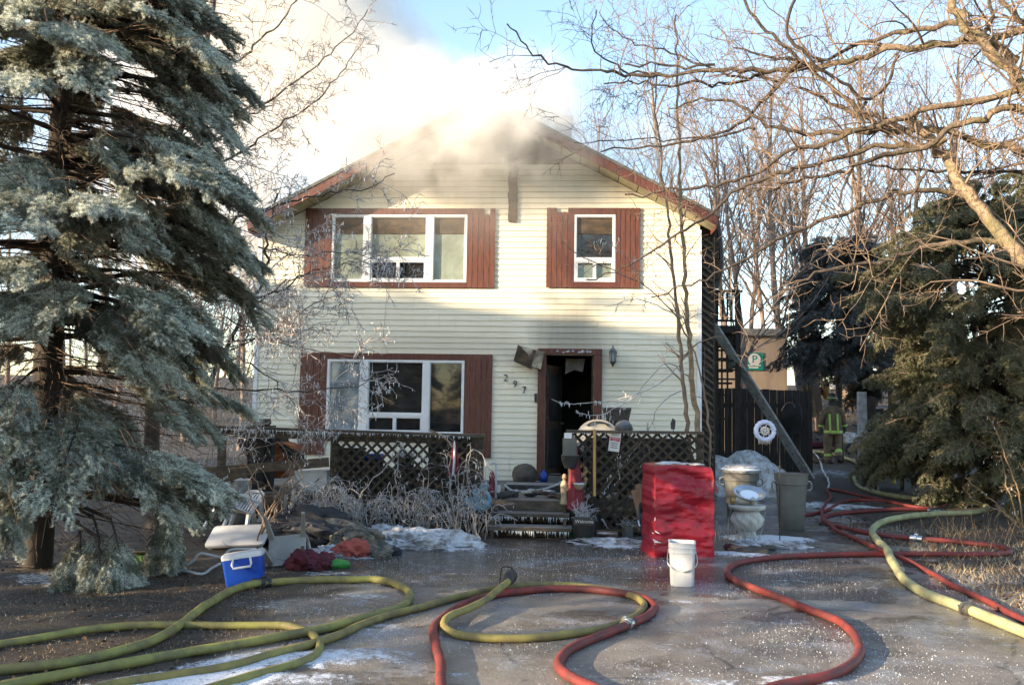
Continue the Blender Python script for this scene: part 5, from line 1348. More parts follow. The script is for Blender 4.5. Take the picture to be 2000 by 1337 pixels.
# ================================================================== FIRE HOSES
def hose_line(pts, rad, lift=0.0, bumps=()):
    W = []
    for q in pts:
        e = q[2] if len(q) > 2 else 0.0
        p = PG(q[0], q[1], rad+e+lift); W.append(p)
    L = smooth_line(W, .05); k_ = np.arange(len(L)); sd = len(L)*7.3
    L[:,0] += (fbm(k_*.11+sd, k_*0+.3, 3, 3)-.5)*.05; L[:,1] += (fbm(k_*.11+sd, k_*0+9.3, 5, 3)-.5)*.05
    L[:,2] = np.maximum(L[:,2], hgt(L[:,0], L[:,1])+rad*.9)
    return L
def hose(name, label, runs, rad, mt, couplings=(), group='fire hoses on the drive', bands=()):
    L0 = hose_line(runs[0], rad); base = Vector(L0[len(L0)//2]); base.z = float(hgt(base.x, base.y))
    o = thing(name, label, 'hose', base, group)
    for rn in runs:
        L = hose_line(rn, rad); k_ = np.arange(len(L)); V, f = tube_arr(L, rad*(1+.14*(fbm(k_*.35, k_*0+len(L), 2, 3)-.5)), 12)
        part(o, 'hose_line', MB().add(V.tolist(), f), mt, True)
    for (px, py, px2, py2, m_, ln) in couplings:
        a = PG(px, py, rad); b = PG(px2, py2, rad); d = (b-a).normalized(); c = a
        M_ = d.to_track_quat('Z', 'Y').to_matrix().to_4x4(); M_.translation = c
        r_ = rad
        cp = part(o, 'coupling', MB().lathe([(r_*1.05,-ln),(r_*1.35,-ln),(r_*1.4,-ln*.55),(r_*1.2,-ln*.5),(r_*1.2,-ln*.1),(r_*1.55,-ln*.08),(r_*1.55,ln*.35),(r_*1.3,ln*.4),(r_*1.3,ln),(r_*1.05,ln)], (0,0,0), 14, M_), MT[m_], True)
        lg = MB()
        for q in range(4):
            a_ = q*math.pi/2+.4; lg.box(-.012, .012, -.01, .01, -.02, .02, M_ @ Matrix.Rotation(a_, 4, 'Z') @ Matrix.Translation((r_*1.6, 0, ln*.12)))
        part(cp, 'lug', lg, MT[m_], kind='stuff')
    return o
hose('fire_hose', 'thick yellow hose bending in a hairpin just right of the blue cooler', [
    [(-120,1335),(-20,1311),(80,1299),(175,1284),(280,1256),(350,1221),(402,1180),(451,1152),(497,1139),(560,1134),(640,1131),(700,1131),(735,1131),(772,1140),(797,1155),(800,1170),(779,1186),(720,1203),(640,1225),(560,1240),(455,1258),(280,1288),(105,1319),(-20,1345),(-120,1370)]],
    .034, MT['hose_yellow'], [(511,1137,560,1134,'dark_steel',.085)])
nz = hose('fire_hose', 'yellow hose making a full loop mid-drive with a black nozzle on top', [
    [(120,1360),(217,1337),(315,1320),(455,1299),(525,1279),(595,1262),(650,1243),(700,1221),(755,1202),(825,1185),(895,1165),(965,1149),(1035,1142),(1105,1142),(1175,1149),(1227,1160),(1255,1173),(1258,1187),(1227,1210),(1175,1228),(1105,1239),(1017,1246),(930,1244),(883,1236),(865,1222,.02),(876,1204,.05),(914,1188,.05),(948,1171,.06),(972,1150,.07),(991,1135,.09)]],
    .030, MT['hose_ochre'])
a = PG(985, 1139, .10); b = PG(1000, 1121, .13); d = (b-a).normalized()
M_ = d.to_track_quat('Z', 'Y').to_matrix().to_4x4(); M_.translation = a
nb_ = part(nz, 'nozzle', MB().lathe([(.03,-.06),(.038,-.05),(.038,.0),(.028,.02),(.032,.10),(.036,.12),(.055,.15),(.062,.20),(.062,.25),(.05,.255),(.03,.24)], (0,0,0), 16, M_), MT['black_rubber'], True)
part(nb_, 'bale_handle', MB().tube(smooth_line([M_ @ Vector(v) for v in ((-.045,0,.02),(-.06,.02,.08),(-.05,.11,.10),(.0,.13,.09),(.05,.11,.10),(.06,.02,.08),(.045,0,.02))], .02), .010, 6), MT['black_rubber'], True)
part(nb_, 'pistol_grip', MB().tube([M_ @ Vector((0,-.03,.02)), M_ @ Vector((0,-.10,-.02))], [.016,.020], 8), MT['black_rubber'], True)
hose('fire_hose', 'slim yellow hose making a tight U-turn among the frosty grass at lower left', [
    [(-120,1275),(0,1257),(87,1243),(175,1229),(280,1220),(420,1221),(525,1221),(567,1223),(602,1235),(622,1253),(623,1270),(600,1288),(525,1309),(437,1335),(330,1370)]],
    .028, MT['hose_yellow'])
hose('fire_hose', 'red hose curling round the yellow loop and leaving at the bottom of the picture', [
    [(880,1420),(861,1340),(859,1295),(850,1260),(848,1227),(863,1206),(902,1182),(947,1166),(1000,1156),(1070,1150),(1140,1150),(1205,1156),(1255,1166),(1277,1182),(1268,1198),(1224,1219),(1157,1247),(1112,1268),(1093,1289),(1101,1310),(1140,1332),(1200,1356),(1320,1375),(1440,1362),(1527,1338),(1615,1321),(1667,1296),(1681,1272),(1674,1244),(1650,1219),(1615,1202),(1576,1188),(1517,1163),(1468,1146),(1429,1128),(1421,1114),(1440,1100),(1510,1088),(1615,1083),(1755,1081),(1895,1082),(1955,1081),(1972,1075),(1947,1066),(1860,1056),(1790,1051),(1720,1044),(1650,1031),(1618,1022),(1609,1011),(1625,1004),(1667,999),(1755,994),(1835,994)]],
    .033, MT['hose_red'], [(1224,1219,1180,1238,'coupling',.055),(1790,1051,1760,1048,'aluminium',.075)])
hose('fire_hose', 'second red hose running from the right edge up the drive to the back yard', [
    [(2110,1268),(2000,1210),(1930,1175),(1877,1150),(1807,1112,.0),(1765,1090,.05),(1720,1073,.05),(1667,1049),(1632,1033,.03),(1614,1018),(1605,1000),(1612,985),(1622,970),(1616,955),(1640,958),(1680,967),(1728,977),(1786,989),(1837,995)], [(1570,1006),(1611,997),(1638,983),(1670,976),(1728,977)]],
    .028, MT['hose_red'])
hose('fire_hose', 'fat cream-coloured supply hose sweeping from the right edge in an S up past the gate', [
    [(2110,1290),(2010,1238),(1947,1212),(1891,1190),(1860,1178),(1807,1157),(1765,1129),(1744,1095,.05),(1730,1070,.05),(1709,1049,.05),(1704,1035),(1716,1022),(1755,1010,.04),(1825,1003),(1895,1000),(1928,992),(1914,984),(1860,978),(1755,969),(1695,956),(1672,942),(1670,920),(1676,905),(1650,893),(1611,883),(1560,878)]],
    .045, MT['hose_cream'], [(1891,1190,1860,1178,'coupling',.05)])
hose('garden_hose', 'thin white hose lying on the ground by the foot of the leaning plank', [[(1560,872),(1585,880),(1600,896),(1607,918),(1619,940),(1616,957)]], .018, MT['hose_white'])
# gated wye where the red hoses meet
w_ = thing('hose_valve', 'dark brass hose valve where two red hoses meet under the cedar', 'valve', PG(1838, 995))
p = PG(1838, 996, .06)
part(w_, 'valve_body', MB().blob(p, (.09,.06,.06), 3, .15, 2), MT['dark_steel'], True)
part(w_, 'outlet', MB().tube([p+Vector((-.05,-.02,0)), p+Vector((-.18,-.06,-.015))], [.04,.042], 10).tube([p+Vector((-.05,.03,0)), p+Vector((-.18,.09,-.015))], [.04,.042], 10), MT['coupling'], True)
part(w_, 'valve_handle', MB().bar(p+Vector((0,0,.05)), p+Vector((.02,-.12,.11)), .03, .014), MT['hose_red'])

# ================================================================== TARP-COVERED BOX, BUCKET
tp = thing('tarp_covered_stack', 'tall stack wrapped in a shiny crinkled red tarp on the drive', 'tarp', PG(1340, 1088))
f0 = PG(1280, 1087); f1 = PG(1393, 1087); ex = (f1-f0).normalized(); ey = Vector((-ex.y, ex.x, 0)); Wd = (f1-f0).length; Dp = .62; Ht = 1.04
def tarp_mesh():
    n = 44; nz_ = 60; V = []; per = []
    cs = [(0,0),(Wd,0),(Wd,Dp),(0,Dp)]
    for a in range(4):
        (xa, ya), (xb, yb_) = cs[a], cs[(a+1) % 4]; k = n if a % 2 == 0 else 30
        for i in range(k): t = i/k; per.append((xa+(xb-xa)*t, ya+(yb_-ya)*t, a, t))
    np_ = len(per)
    for j in range(nz_+1):
        h = j/nz_
        for i, (x, y, a, t) in enumerate(per):
            cx, cy = x-Wd/2, y-Dp/2; flare = 1+.035*(1-h)**2.2+.012*math.sin(h*9+a)
            if h > .93: flare *= 1-.04*((h-.93)/.07)**2
            X = cx*flare; Y = cy*flare
            w_ = (fbm(np.array([x*2.2+a*7+h*1.5]), np.array([h*7.0+a*3]), 4, 4)[0]-.5)*.16+(fbm(np.array([x*9+a*5]), np.array([h*16]), 8, 3)[0]-.5)*.035
            edge = min(t, 1-t)*4; w_ *= min(1, .35+edge)
            nx_, ny_ = ((0,-1),(1,0),(0,1),(-1,0))[a]
            z = h*Ht*(1+.012*math.sin(x*7))
            V.append(f0+ex*(X+nx_*w_+Wd/2)+ey*(Y+ny_*w_+Dp/2)+Vector((0,0,z-.01)))
    Q = [(j*np_+i, j*np_+(i+1) % np_, (j+1)*np_+(i+1) % np_, (j+1)*np_+i) for j in range(nz_) for i in range(np_)]
    c = len(V); V.append(f0+ex*Wd/2+ey*Dp/2+Vector((0,0,Ht+.005))); Q += [(nz_*np_+i, nz_*np_+(i+1) % np_, c) for i in range(np_)]
    return MB().add(V, Q)
part(tp, 'tarp', tarp_mesh(), MT['tarp'], True)
b = MB()
for q in range(9): b.blob(f0+ex*(.14+(Wd-.28)*rnd.random())+ey*(.13+(Dp-.26)*rnd.random())+Vector((0,0,Ht+.005)), (rnd.uniform(.05,.11), rnd.uniform(.05,.10), .018), q, .3, 2)
part(tp, 'frost_crust', b, MT['snow'], True)
fl = [f1+ex*.03+ey*(.05)+Vector((0,0,.75)), f1+ex*.16+ey*.30+Vector((0,0,.70)), f1+ex*.10+ey*.45+Vector((0,0,1.0)), f1+ex*.0+ey*.1+Vector((0,0,1.0))]
part(tp, 'loose_flap', MB().prism(fl, (0,0,0), ex*.012), MT['tarp'])
b = MB()
for q in range(7):
    s_ = f0+ex*(Wd*rnd.uniform(-.06,.0))+ey*(-.03)+Vector((0,0,rnd.uniform(.05,.5))); b.tube([s_, s_+Vector((rnd.uniform(-.05,.09),-.02,rnd.uniform(-.05,.09)))], [.006,.003], 5)
part(tp, 'ice_shards', b, MT['ice'], kind='stuff')

bk = thing('pail', 'white square plastic pail standing in front of the red tarp', 'bucket', PG(1331, 1144))
c = PG(1332, 1141)
def rrect(hx, hy, r_, z, n=5):
    o = []
    for (sx, sy, a0) in ((1,1,0),(-1,1,90),(-1,-1,180),(1,-1,270)):
        for i in range(n):
            a = R(a0+90*i/(n-1)); o.append(Vector((sx*(hx-r_)+r_*math.cos(a), sy*(hy-r_)+r_*math.sin(a), z)))
    return o
def loft(mb, rings, M_=None, cap0=True, cap1=True):
    n = len(rings[0]); vs = [p for rg in rings for p in rg]
    if M_ is not None: vs = [M_ @ Vector(p) for p in vs]
    fs = [(j*n+i, j*n+(i+1) % n, (j+1)*n+(i+1) % n, (j+1)*n+i) for j in range(len(rings)-1) for i in range(n)]
    if cap0: fs.append(tuple(range(n-1, -1, -1)))
    if cap1: fs.append(tuple((len(rings)-1)*n+i for i in range(n)))
    return mb.add(vs, fs)
Mb = Matrix.Translation(c) @ Matrix.Rotation(R(-6), 4, 'Z')
H_ = .41
part(bk, 'pail_body', loft(MB(), [rrect(.104,.104,.035,.0), rrect(.112,.112,.035,.02), rrect(.120,.120,.035,H_-.10), rrect(.128,.128,.035,H_-.098), rrect(.128,.128,.035,H_-.090), rrect(.121,.121,.035,H_-.086), rrect(.121,.121,.035,H_-.055), rrect(.129,.129,.035,H_-.052), rrect(.129,.129,.035,H_-.044), rrect(.122,.122,.035,H_-.04), rrect(.122,.122,.035,H_-.012), rrect(.130,.130,.035,H_-.010), rrect(.130,.130,.035,H_), rrect(.116,.116,.03,H_), rrect(.100,.100,.03,.03)], Mb), MT['white_plastic'], True)
hd = [Mb @ Vector(v) for v in ((-.128,-.02,H_-.07),(-.14,-.10,H_-.18),(-.09,-.135,H_-.24),(0,-.142,H_-.262),(.09,-.135,H_-.24),(.14,-.10,H_-.18),(.128,-.02,H_-.07))]
part(bk, 'wire_handle', MB().tube(smooth_line(hd, .02), .0035, 6), MT['aluminium'], True)
part(bk, 'grip', MB().tube([hd[2]+Vector((.03,0,-.004)), hd[3], hd[4]-Vector((.03,0,.004))], .008, 8), MT['white_plastic'], True)

# ================================================================== LEFT JUNK: COOLER, CHAIRS, TABLE
cp = PG(471, 1146); dC = dep(cp)
cl = thing('cooler', 'blue picnic cooler with a white lid and handle, tilted beside the yellow hose', 'cooler', cp)
Mc = Matrix.Translation(cp+Vector((0,.12,.005))) @ Matrix.Rotation(R(14), 4, 'Z') @ Matrix.Rotation(R(-8), 4, 'Y') @ Matrix.Rotation(R(-4), 4, 'X')
part(cl, 'cooler_body', loft(MB(), [rrect(.145,.105,.02,0), rrect(.165,.12,.025,.03), rrect(.178,.13,.025,.245)], Mc), MT['blue_plastic'], True)
part(cl, 'lid', loft(MB(), [rrect(.182,.134,.026,.247), rrect(.184,.136,.026,.275), rrect(.175,.127,.03,.295), rrect(.12,.08,.03,.30)], Mc), MT['white_plastic'], True)
part(cl, 'handle', MB().tube([Mc @ Vector(v) for v in ((-.075,-.132,.25),(-.085,-.165,.20),(-.075,-.17,.17),(.075,-.17,.17),(.085,-.165,.20),(.075,-.132,.25))], .011, 6), MT['white_plastic'], True)

def chair_parts(o, M_, mt, slats=False):
    """moulded garden chair, seat at .42"""
    se = MB(); rings = [rrect(.20,.20,.05,.405), rrect(.24,.23,.06,.42), rrect(.235,.225,.06,.44), rrect(.19,.18,.05,.432)]
    part(o, 'seat', loft(se, rings, M_), mt, True)
    for sx in (-1, 1):
        for sy in (-1, 1):
            leg = MB(); pr = [Vector((x, y, 0)) for x, y in ((-.028,-.022),(.028,-.022),(.028,.022),(-.028,.022))]
            top = [Vector((sx*.20, sy*.19, .418))+p_*1.25 for p_ in pr]; bot = [Vector((sx*.245, sy*.25, 0))+p_*.75 for p_ in pr]
            part(o, 'leg', loft(leg, [bot, top], M_), mt)
    bk_ = MB()
    if slats:
        for i in range(5):
            x = -.16+.08*i; bk_.add([M_ @ Vector(v) for v in ((x-.018,.20,.44),(x+.018,.20,.44),(x+.022,.30,.82),(x-.022,.30,.82),(x-.018,.212,.44),(x+.018,.212,.44),(x+.022,.312,.82),(x-.022,.312,.82))], [(0,1,2,3),(7,6,5,4),(0,4,5,1),(1,5,6,2),(2,6,7,3),(3,7,4,0)])
    fr = [M_ @ Vector(v) for v in ((-.225,.20,.42),(-.235,.27,.72),(-.20,.31,.83),(0,.32,.86),(.20,.31,.83),(.235,.27,.72),(.225,.20,.42))]
    part(o, 'back_frame', MB().tube(smooth_line(fr, .05), .022, 6), mt, True)
    if slats: part(o, 'back_slats', bk_, mt, kind='stuff')
    else: part(o, 'backrest', MB().add([M_ @ Vector(v) for v in ((-.2,.205,.47),(.2,.205,.47),(.19,.31,.82),(-.19,.31,.82),(-.2,.215,.47),(.2,.215,.47),(.19,.32,.82),(-.19,.32,.82))], [(0,1,2,3),(7,6,5,4),(0,4,5,1),(1,5,6,2),(2,6,7,3),(3,7,4,0)]), mt)
    for sx in (-1, 1):
        part(o, 'arm', MB().tube(smooth_line([M_ @ Vector(v) for v in ((sx*.235,.27,.66),(sx*.27,.05,.65),(sx*.265,-.17,.63),(sx*.25,-.20,.42))], .05), .02, 6), mt, True)
ch = thing('plastic_chair', 'beige plastic chair tipped on its back with legs in the air beside the blue cooler', 'chair', PG(548, 1112), 'plastic garden chairs thrown out on the yard')
p = PG(556, 1108)
M_ = Matrix.Translation(p+Vector((-.03,.12,.21))) @ Matrix.Rotation(R(18), 4, 'Z') @ Matrix.Rotation(R(226), 4, 'X') @ Matrix.Rotation(R(8), 4, 'Y') @ Matrix.Rotation(R(180), 4, 'Z') @ Matrix.Scale(.80, 4) @ Matrix.Translation((0,0,-.32))
chair_parts(ch, M_, MT['chair_plastic'])
ch = thing('plastic_chair', 'white plastic chair with a slatted back half behind the spruce tip', 'chair', PG(440, 1050), 'plastic garden chairs thrown out on the yard')
p = PG(432, 1062); M_ = Matrix.Translation(p+Vector((-.05,.2,.10))) @ Matrix.Rotation(R(-32), 4, 'Z') @ Matrix.Rotation(R(-24), 4, 'X') @ Matrix.Scale(.72, 4)
chair_parts(ch, M_, MT['white_plastic'], True)
ch = thing('plastic_chair', 'dirty white plastic chair lying behind the tipped table under the bare shrub', 'chair', PG(500, 1030), 'plastic garden chairs thrown out on the yard')
p = PG(505, 1042); M_ = Matrix.Translation(p+Vector((.05,.35,.52))) @ Matrix.Rotation(R(185), 4, 'Z') @ Matrix.Rotation(R(176), 4, 'X') @ Matrix.Scale(.95, 4)
chair_parts(ch, M_, MT['chair_plastic'])
tb = thing('plastic_table', 'white plastic table lying on its side behind the blue cooler', 'table', PG(445, 1085))
p = PG(443, 1078); M_ = Matrix.Translation(p+Vector((0,.35,.13))) @ Matrix.Rotation(R(6), 4, 'Z') @ Matrix.Rotation(R(24), 4, 'X') @ Matrix.Rotation(R(-3), 4, 'Y')
part(tb, 'table_top', loft(MB(), [rrect(.33,.21,.05,-.02), rrect(.34,.22,.05,-.005), rrect(.34,.22,.05,.02), rrect(.325,.205,.05,.026)], M_), MT['white_plastic'], True)
for sx in (-1, 1):
    for sy in (-1, 1): part(tb, 'leg', MB().tube([M_ @ Vector((sx*.28, sy*.16, -.02)), M_ @ Vector((sx*.31, sy*.19, -.22 if sy < 0 else -.34))], [.028,.02], 8), MT['white_plastic'], True)
lf = thing('lounger_frame', 'bent white tube frame of a lounger lying behind the blue cooler', 'frame', PG(420, 1110))
dd = dep(PG(430, 1115))
part(lf, 'upper_tube', MB().tube(smooth_line([PD(x, y, dd) for x, y in ((366,1102),(379,1093),(393,1080),(433,1087),(451,1073),(500,1071))], .03), .013, 8), MT['white_plastic'], True)
part(lf, 'lower_tube', MB().tube(smooth_line([PG(x, y, .02) for x, y in ((340,1112),(363,1114),(395,1120),(415,1108),(430,1100))], .03), .013, 8), MT['white_plastic'], True)
br = thing('barrel', 'grey ribbed barrel standing under the deck edge at the left', 'barrel', PG(445, 1035))
c = PG(440, 1030); c.y += .5
part(br, 'barrel_body', MB().lathe([(.12,0),(.145,.03),(.15,.25),(.16,.28),(.15,.31),(.15,.55),(.14,.60),(.10,.62)], c, 20), MT['lid_plastic'], True)
part(br, 'bung', MB().lathe([(.03,.622),(.03,.64)], c+Vector((.05,0,0)), 10), MT['grey_plastic'])

def pile(name, label, cat, px, py, lobes, mt, sub=4, amp=.3, freq=1.9, loc=None, group=None):
    p = PG(px, py); o = thing(name, label, cat, p, group)
    for i, (dx, dy, dz, sx, sy, sz, mk) in enumerate(lobes):
        part(o, 'fold', MB().blob(p+Vector((dx,dy,dz)), (sx,sy,sz), px+i*13, amp, sub, freq, None, 1.1 if 'toy' not in name else 0.), MT[mk or mt], True)
    return o
pile('clothes_heap', 'heap of camouflage clothing with a salmon-red bag on the snow before the lattice', 'clothes', 690, 1088, [(0,.25,.13,.26,.22,.16,None),(-.12,.42,.10,.24,.2,.13,None),(.20,.12,.06,.18,.14,.09,None),(.0,-.02,.085,.155,.09,.10,'salmon_cloth'),(-.17,.0,.05,.09,.08,.06,'salmon_cloth'),(.30,.02,.04,.11,.09,.06,None)], 'camo_cloth', 4, .42, 2.4)
pile('clothes_heap', 'dark sodden clothes and rags behind the upturned beige chair', 'clothes', 575, 1068, [(0,.2,.12,.45,.25,.16,None),(.35,.35,.12,.35,.25,.15,'camo_cloth'),(-.35,.3,.1,.3,.25,.14,None),(.05,.6,.2,.4,.2,.2,None)], 'dark_cloth', 4, .4, 2.3)
pile('blanket', 'maroon blanket bundled beside the legs of the beige chair', 'blanket', 580, 1113, [(.04,.08,.07,.16,.11,.11,None),(.17,.05,.05,.12,.10,.08,None),(.25,.16,.06,.08,.09,.09,None)], 'maroon_cloth', 4, .4, 2.4)
o = pile('toy', 'lime and green plastic toy at the edge of the snow', 'toy', 636, 1110, [(.06,.05,.04,.19,.08,.06,None)], 'green_toy', 3, .12)
part(o, 'lime_panel', loft(MB(), [rrect(.10,.035,.02,0), rrect(.10,.035,.02,.03), rrect(.08,.025,.015,.04)], Matrix.Translation(PG(630,1109)+Vector((0,-.0,.03))) @ Matrix.Rotation(R(8),4,'Z') @ Matrix.Rotation(R(30),4,'X')), MT['lime_toy'], True)
pile('rag', 'small bunch of purple grey rags right of the clothes heap', 'rag', 752, 1086, [(0,.1,.04,.12,.08,.06,None),(.1,.12,.03,.07,.06,.05,None)], 'dark_cloth', 3, .4, 2.6)
pile('green_cloth', 'crumpled green plastic sheet on the soil under the spruce', 'sheet', 275, 1110, [(0,.1,.05,.12,.1,.07,None),(.1,.1,.04,.08,.06,.06,None)], 'plant_green', 3, .4)
cb2 = thing('cardboard_box', 'flattened pale box lying under the spruce boughs', 'box', PG(262, 1098))
part(cb2, 'panel', MB().box(-.11,.11,-.02,.02,0,.13, Matrix.Translation(PG(262,1106)) @ Matrix.Rotation(R(8),4,'Z') @ Matrix.Rotation(R(-20),4,'X')), MT['pale_wood'])
part(cb2, 'flap', MB().box(-.11,.11,-.10,-.0,.128,.136, Matrix.Translation(PG(262,1106)) @ Matrix.Rotation(R(8),4,'Z') @ Matrix.Rotation(R(-20),4,'X')), MT['pale_wood'])

# armchair wreck on the deck and white bin under it
ac = thing('armchair', 'overturned rust-orange armchair on the deck behind the left rail', 'armchair', PY(520, 905, -2.6))
Y_ = -2.6
def pr(pts, y0, y1, mk, nm, seed=0): return part(ac, nm, MB().prism([PY(x, y, Y_) for x, y in pts], (0,y0,0), (0,y1,0)), MT[mk])
pr([(478,900),(500,872),(540,862),(566,870),(578,905)], 0, .5, 'orange_leather', 'backrest'); pr([(470,906),(520,906),(560,915),(560,932),(470,938)], -.05, .55, 'orange_leather', 'seat'); pr([(545,872),(556,868),(590,888),(600,912),(580,912)], -.02, .1, 'interior', 'arm'); pr([(455,862),(470,850),(540,850),(545,866),(500,872),(480,896)], .1, .5, 'interior', 'skirt')
wb = thing('plastic_bin', 'white plastic bin with a dark tick mark wedged under the broken rail', 'bin', PY(612, 960, DY+.1))
Y_ = DY+.06
part(wb, 'bin_body', MB().prism([PY(x, y, Y_) for x, y in ((575,920),(638,918),(638,945),(622,958),(598,956))], (0,0,0), (0,.3,0)), MT['white_plastic'])
part(wb, 'rim', MB().bar(PY(575,919,Y_-.015), PY(598,957,Y_-.015), .03, .03), MT['white_plastic'])
part(wb, 'tick_mark', MB().prism([PY(x, y, Y_) for x, y in ((611,939),(613,943),(622,937),(624,932),(617,939),(613,940))], (0,-.008,0), (0,-.002,0)), MT['ink'])
for nm, lab, x0, y0, x1, y1, Yq, mk in (('cushion','striped pale cushion on top of the left hand rail',498,812,512,828,-2.9,'paper'),('wood_block','dark wooden block on top of the left hand rail',508,805,528,828,-2.85,'rail_wood')):
    q = rect(x0, y0, x1, y1, Yq); o = thing(nm, lab, nm.split('_')[-1], (q[0], Yq, q[2])); part(o, 'pad' if nm == 'cushion' else 'block', loft(MB(), [rrect(.06,.05,.02,0), rrect(.08,.07,.03,.03), rrect(.07,.06,.03,.10)], Matrix.Translation(((q[0]+q[1])/2, Yq, q[2]-.02))), MT[mk], True)
    part(o, 'support', MB().box(q[0]-.06, q[1]+.06, Yq-.08, Yq+.08, ZD+.004, q[2]-.021), MT['interior'])
# things seen through the lattice on the deck
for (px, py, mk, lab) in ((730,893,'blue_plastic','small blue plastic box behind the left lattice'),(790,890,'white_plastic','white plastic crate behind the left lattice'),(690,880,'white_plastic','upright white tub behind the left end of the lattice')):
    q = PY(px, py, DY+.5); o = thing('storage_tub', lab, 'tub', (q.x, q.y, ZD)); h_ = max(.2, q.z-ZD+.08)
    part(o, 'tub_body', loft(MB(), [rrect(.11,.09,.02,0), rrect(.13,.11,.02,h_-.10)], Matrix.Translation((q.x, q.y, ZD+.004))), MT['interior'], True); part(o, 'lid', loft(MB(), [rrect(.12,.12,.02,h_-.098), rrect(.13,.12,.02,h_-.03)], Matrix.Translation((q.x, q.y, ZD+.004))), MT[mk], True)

bq = thing('added_dark_form', 'long dark form added to darken the view through the right lattice', 'barbecue', (PY(1240, 900, DY+.4).x, DY+.45, ZD))  # dark bulk added behind the lattice so its gaps look dark
xa_, xb_ = PY(1140, 900, DY+.3).x, PY(1345, 900, DY+.3).x
part(bq, 'cover', loft(MB(), [rrect((xb_-xa_)/2,.24,.06,0), rrect((xb_-xa_)/2,.25,.08,.55), rrect((xb_-xa_)/2*.96,.2,.1,.74)], Matrix.Translation(((xa_+xb_)/2, DY+.42, ZD+.12))), MT['interior'], True)
for xx in (xa_+.15, xb_-.15): part(bq, 'leg', MB().box(xx-.03, xx+.03, DY+.4, DY+.46, ZD+.004, ZD+.119), MT['dark_steel'])
for (x0, x1, zt, lab) in ((656, 705, .62, 'dark box added to darken the left end of the left lattice'), (838, 925, .80, 'upright dark box added to darken the right end of the left lattice'), (700, 840, .34, 'low dark box added to darken the middle of the left lattice')):  # dark boxes added to block the bright siding behind the lattice
    xa_, xb_ = PY(x0, 900, DY+.35).x, PY(x1, 900, DY+.35).x; o = thing('added_dark_box', lab, 'chest', ((xa_+xb_)/2, DY+.4, ZD))
    part(o, 'dark_box_body', MB().box(xa_, xb_, DY+.25, DY+.6, ZD+.004, ZD+zt), MT['interior']); part(o, 'lid', MB().box(xa_-.015, xb_+.015, DY+.235, DY+.615, ZD+zt+.002, ZD+zt+.035), MT['fence_wood'])

# ================================================================== DOORSTEP THINGS
bo = solo('boulder', MB().blob(PY(1023, 932, -.45)+Vector((0,0,.03)), (.22,.18,.21), 4, .22, 4, 1.3), MT['stone'], 'mossy grey boulder on the deck left of the doorway', 'boulder', PY(1023, 945, -.45), True)
ty = thing('tray', 'long black tray with a bowed white rim in front of the doorway', 'tray', PY(1040, 955, -2.0))
Yq = -2.2
part(ty, 'tray_body', MB().box(fx(985,950,Yq), fx(1098,950,Yq), Yq+.1, Yq+.6, ZD+.004, ZD+.10), MT['black_plastic'])
part(ty, 'rim', MB().tube(smooth_line([PY(x, y, Yq) for x, y in ((985,946),(1000,957),(1030,959),(1060,955),(1085,947),(1101,939))], .05), .016, 6), MT['hose_white'], True)
rb = thing('rubble', 'burnt rubble and scraps strewn over the deck by the door', 'rubble', (PY(1060, 960, -2.6).x, -2.6, ZD))
for q in range(46):
    pp = PY(rnd.uniform(990, 1105), 960, rnd.uniform(-3.2, -1.0)); pp.z = ZD+.03
    part(rb, 'scrap', MB().blob(pp, (rnd.uniform(.03,.10), rnd.uniform(.03,.09), rnd.uniform(.015,.045)), q, .4, 2), MT[rnd.choice(['charred','charred','interior','stone','paper','snow','dark_cloth'])])
bx = thing('radio', 'pale grey radio on the door sill', 'radio', PY(1085, 936, -.3))
q = rect(1070, 931, 1100, 942, -.35); part(bx, 'radio_body', loft(MB(), [rrect((q[1]-q[0])/2,.08,.02,0), rrect((q[1]-q[0])/2,.08,.02,.11)], Matrix.Translation(((q[0]+q[1])/2,-.35,ZD+.006))), MT['grey_plastic'], True)
part(bx, 'handle', MB().tube([((q[0]+.04),-.35,ZD+.116),(q[0]+.05,-.35,ZD+.15),(q[1]-.05,-.35,ZD+.15),(q[1]-.04,-.35,ZD+.116)], .008, 6), MT['grey_plastic'], True)
jb = solo('blue_jug', loft(MB(), [rrect(.05,.05,.02,0), rrect(.07,.06,.02,.02), rrect(.07,.06,.02,.13), rrect(.03,.03,.015,.17), rrect(.03,.03,.015,.20)], Matrix.Translation((fx(1062,930,-.25),-.25,ZD+.005))), MT['blue_plastic'], 'dark blue jug inside the left edge of the doorway', 'jug', (fx(1062,930,-.25),-.25,ZD+.005), True)
gd = PY(1102, 985, DY-.15)
fg = thing('garden_figurine', 'small pale yellow statue of a standing child beside the red umbrella', 'figurine', (gd.x, gd.y, ZD-.12))
sk = MB().lathe([(.05,0),(.065,.02),(.05,.05),(.045,.12),(.055,.2),(.06,.26),(.035,.31),(.022,.33)], (gd.x, gd.y, gd.z), 12)
part(fg, 'figure', sk, MT['pale_wood'], True); part(fg, 'head', MB().blob((gd.x, gd.y, gd.z+.37), (.036,.036,.044), 3, .1, 2), MT['pale_wood'], True); part(fg, 'arm', MB().tube(smooth_line([(gd.x+.05,gd.y-.01,gd.z+.28),(gd.x+.08,gd.y-.05,gd.z+.22),(gd.x+.03,gd.y-.07,gd.z+.2)], .03), .016, 6), MT['pale_wood'], True)
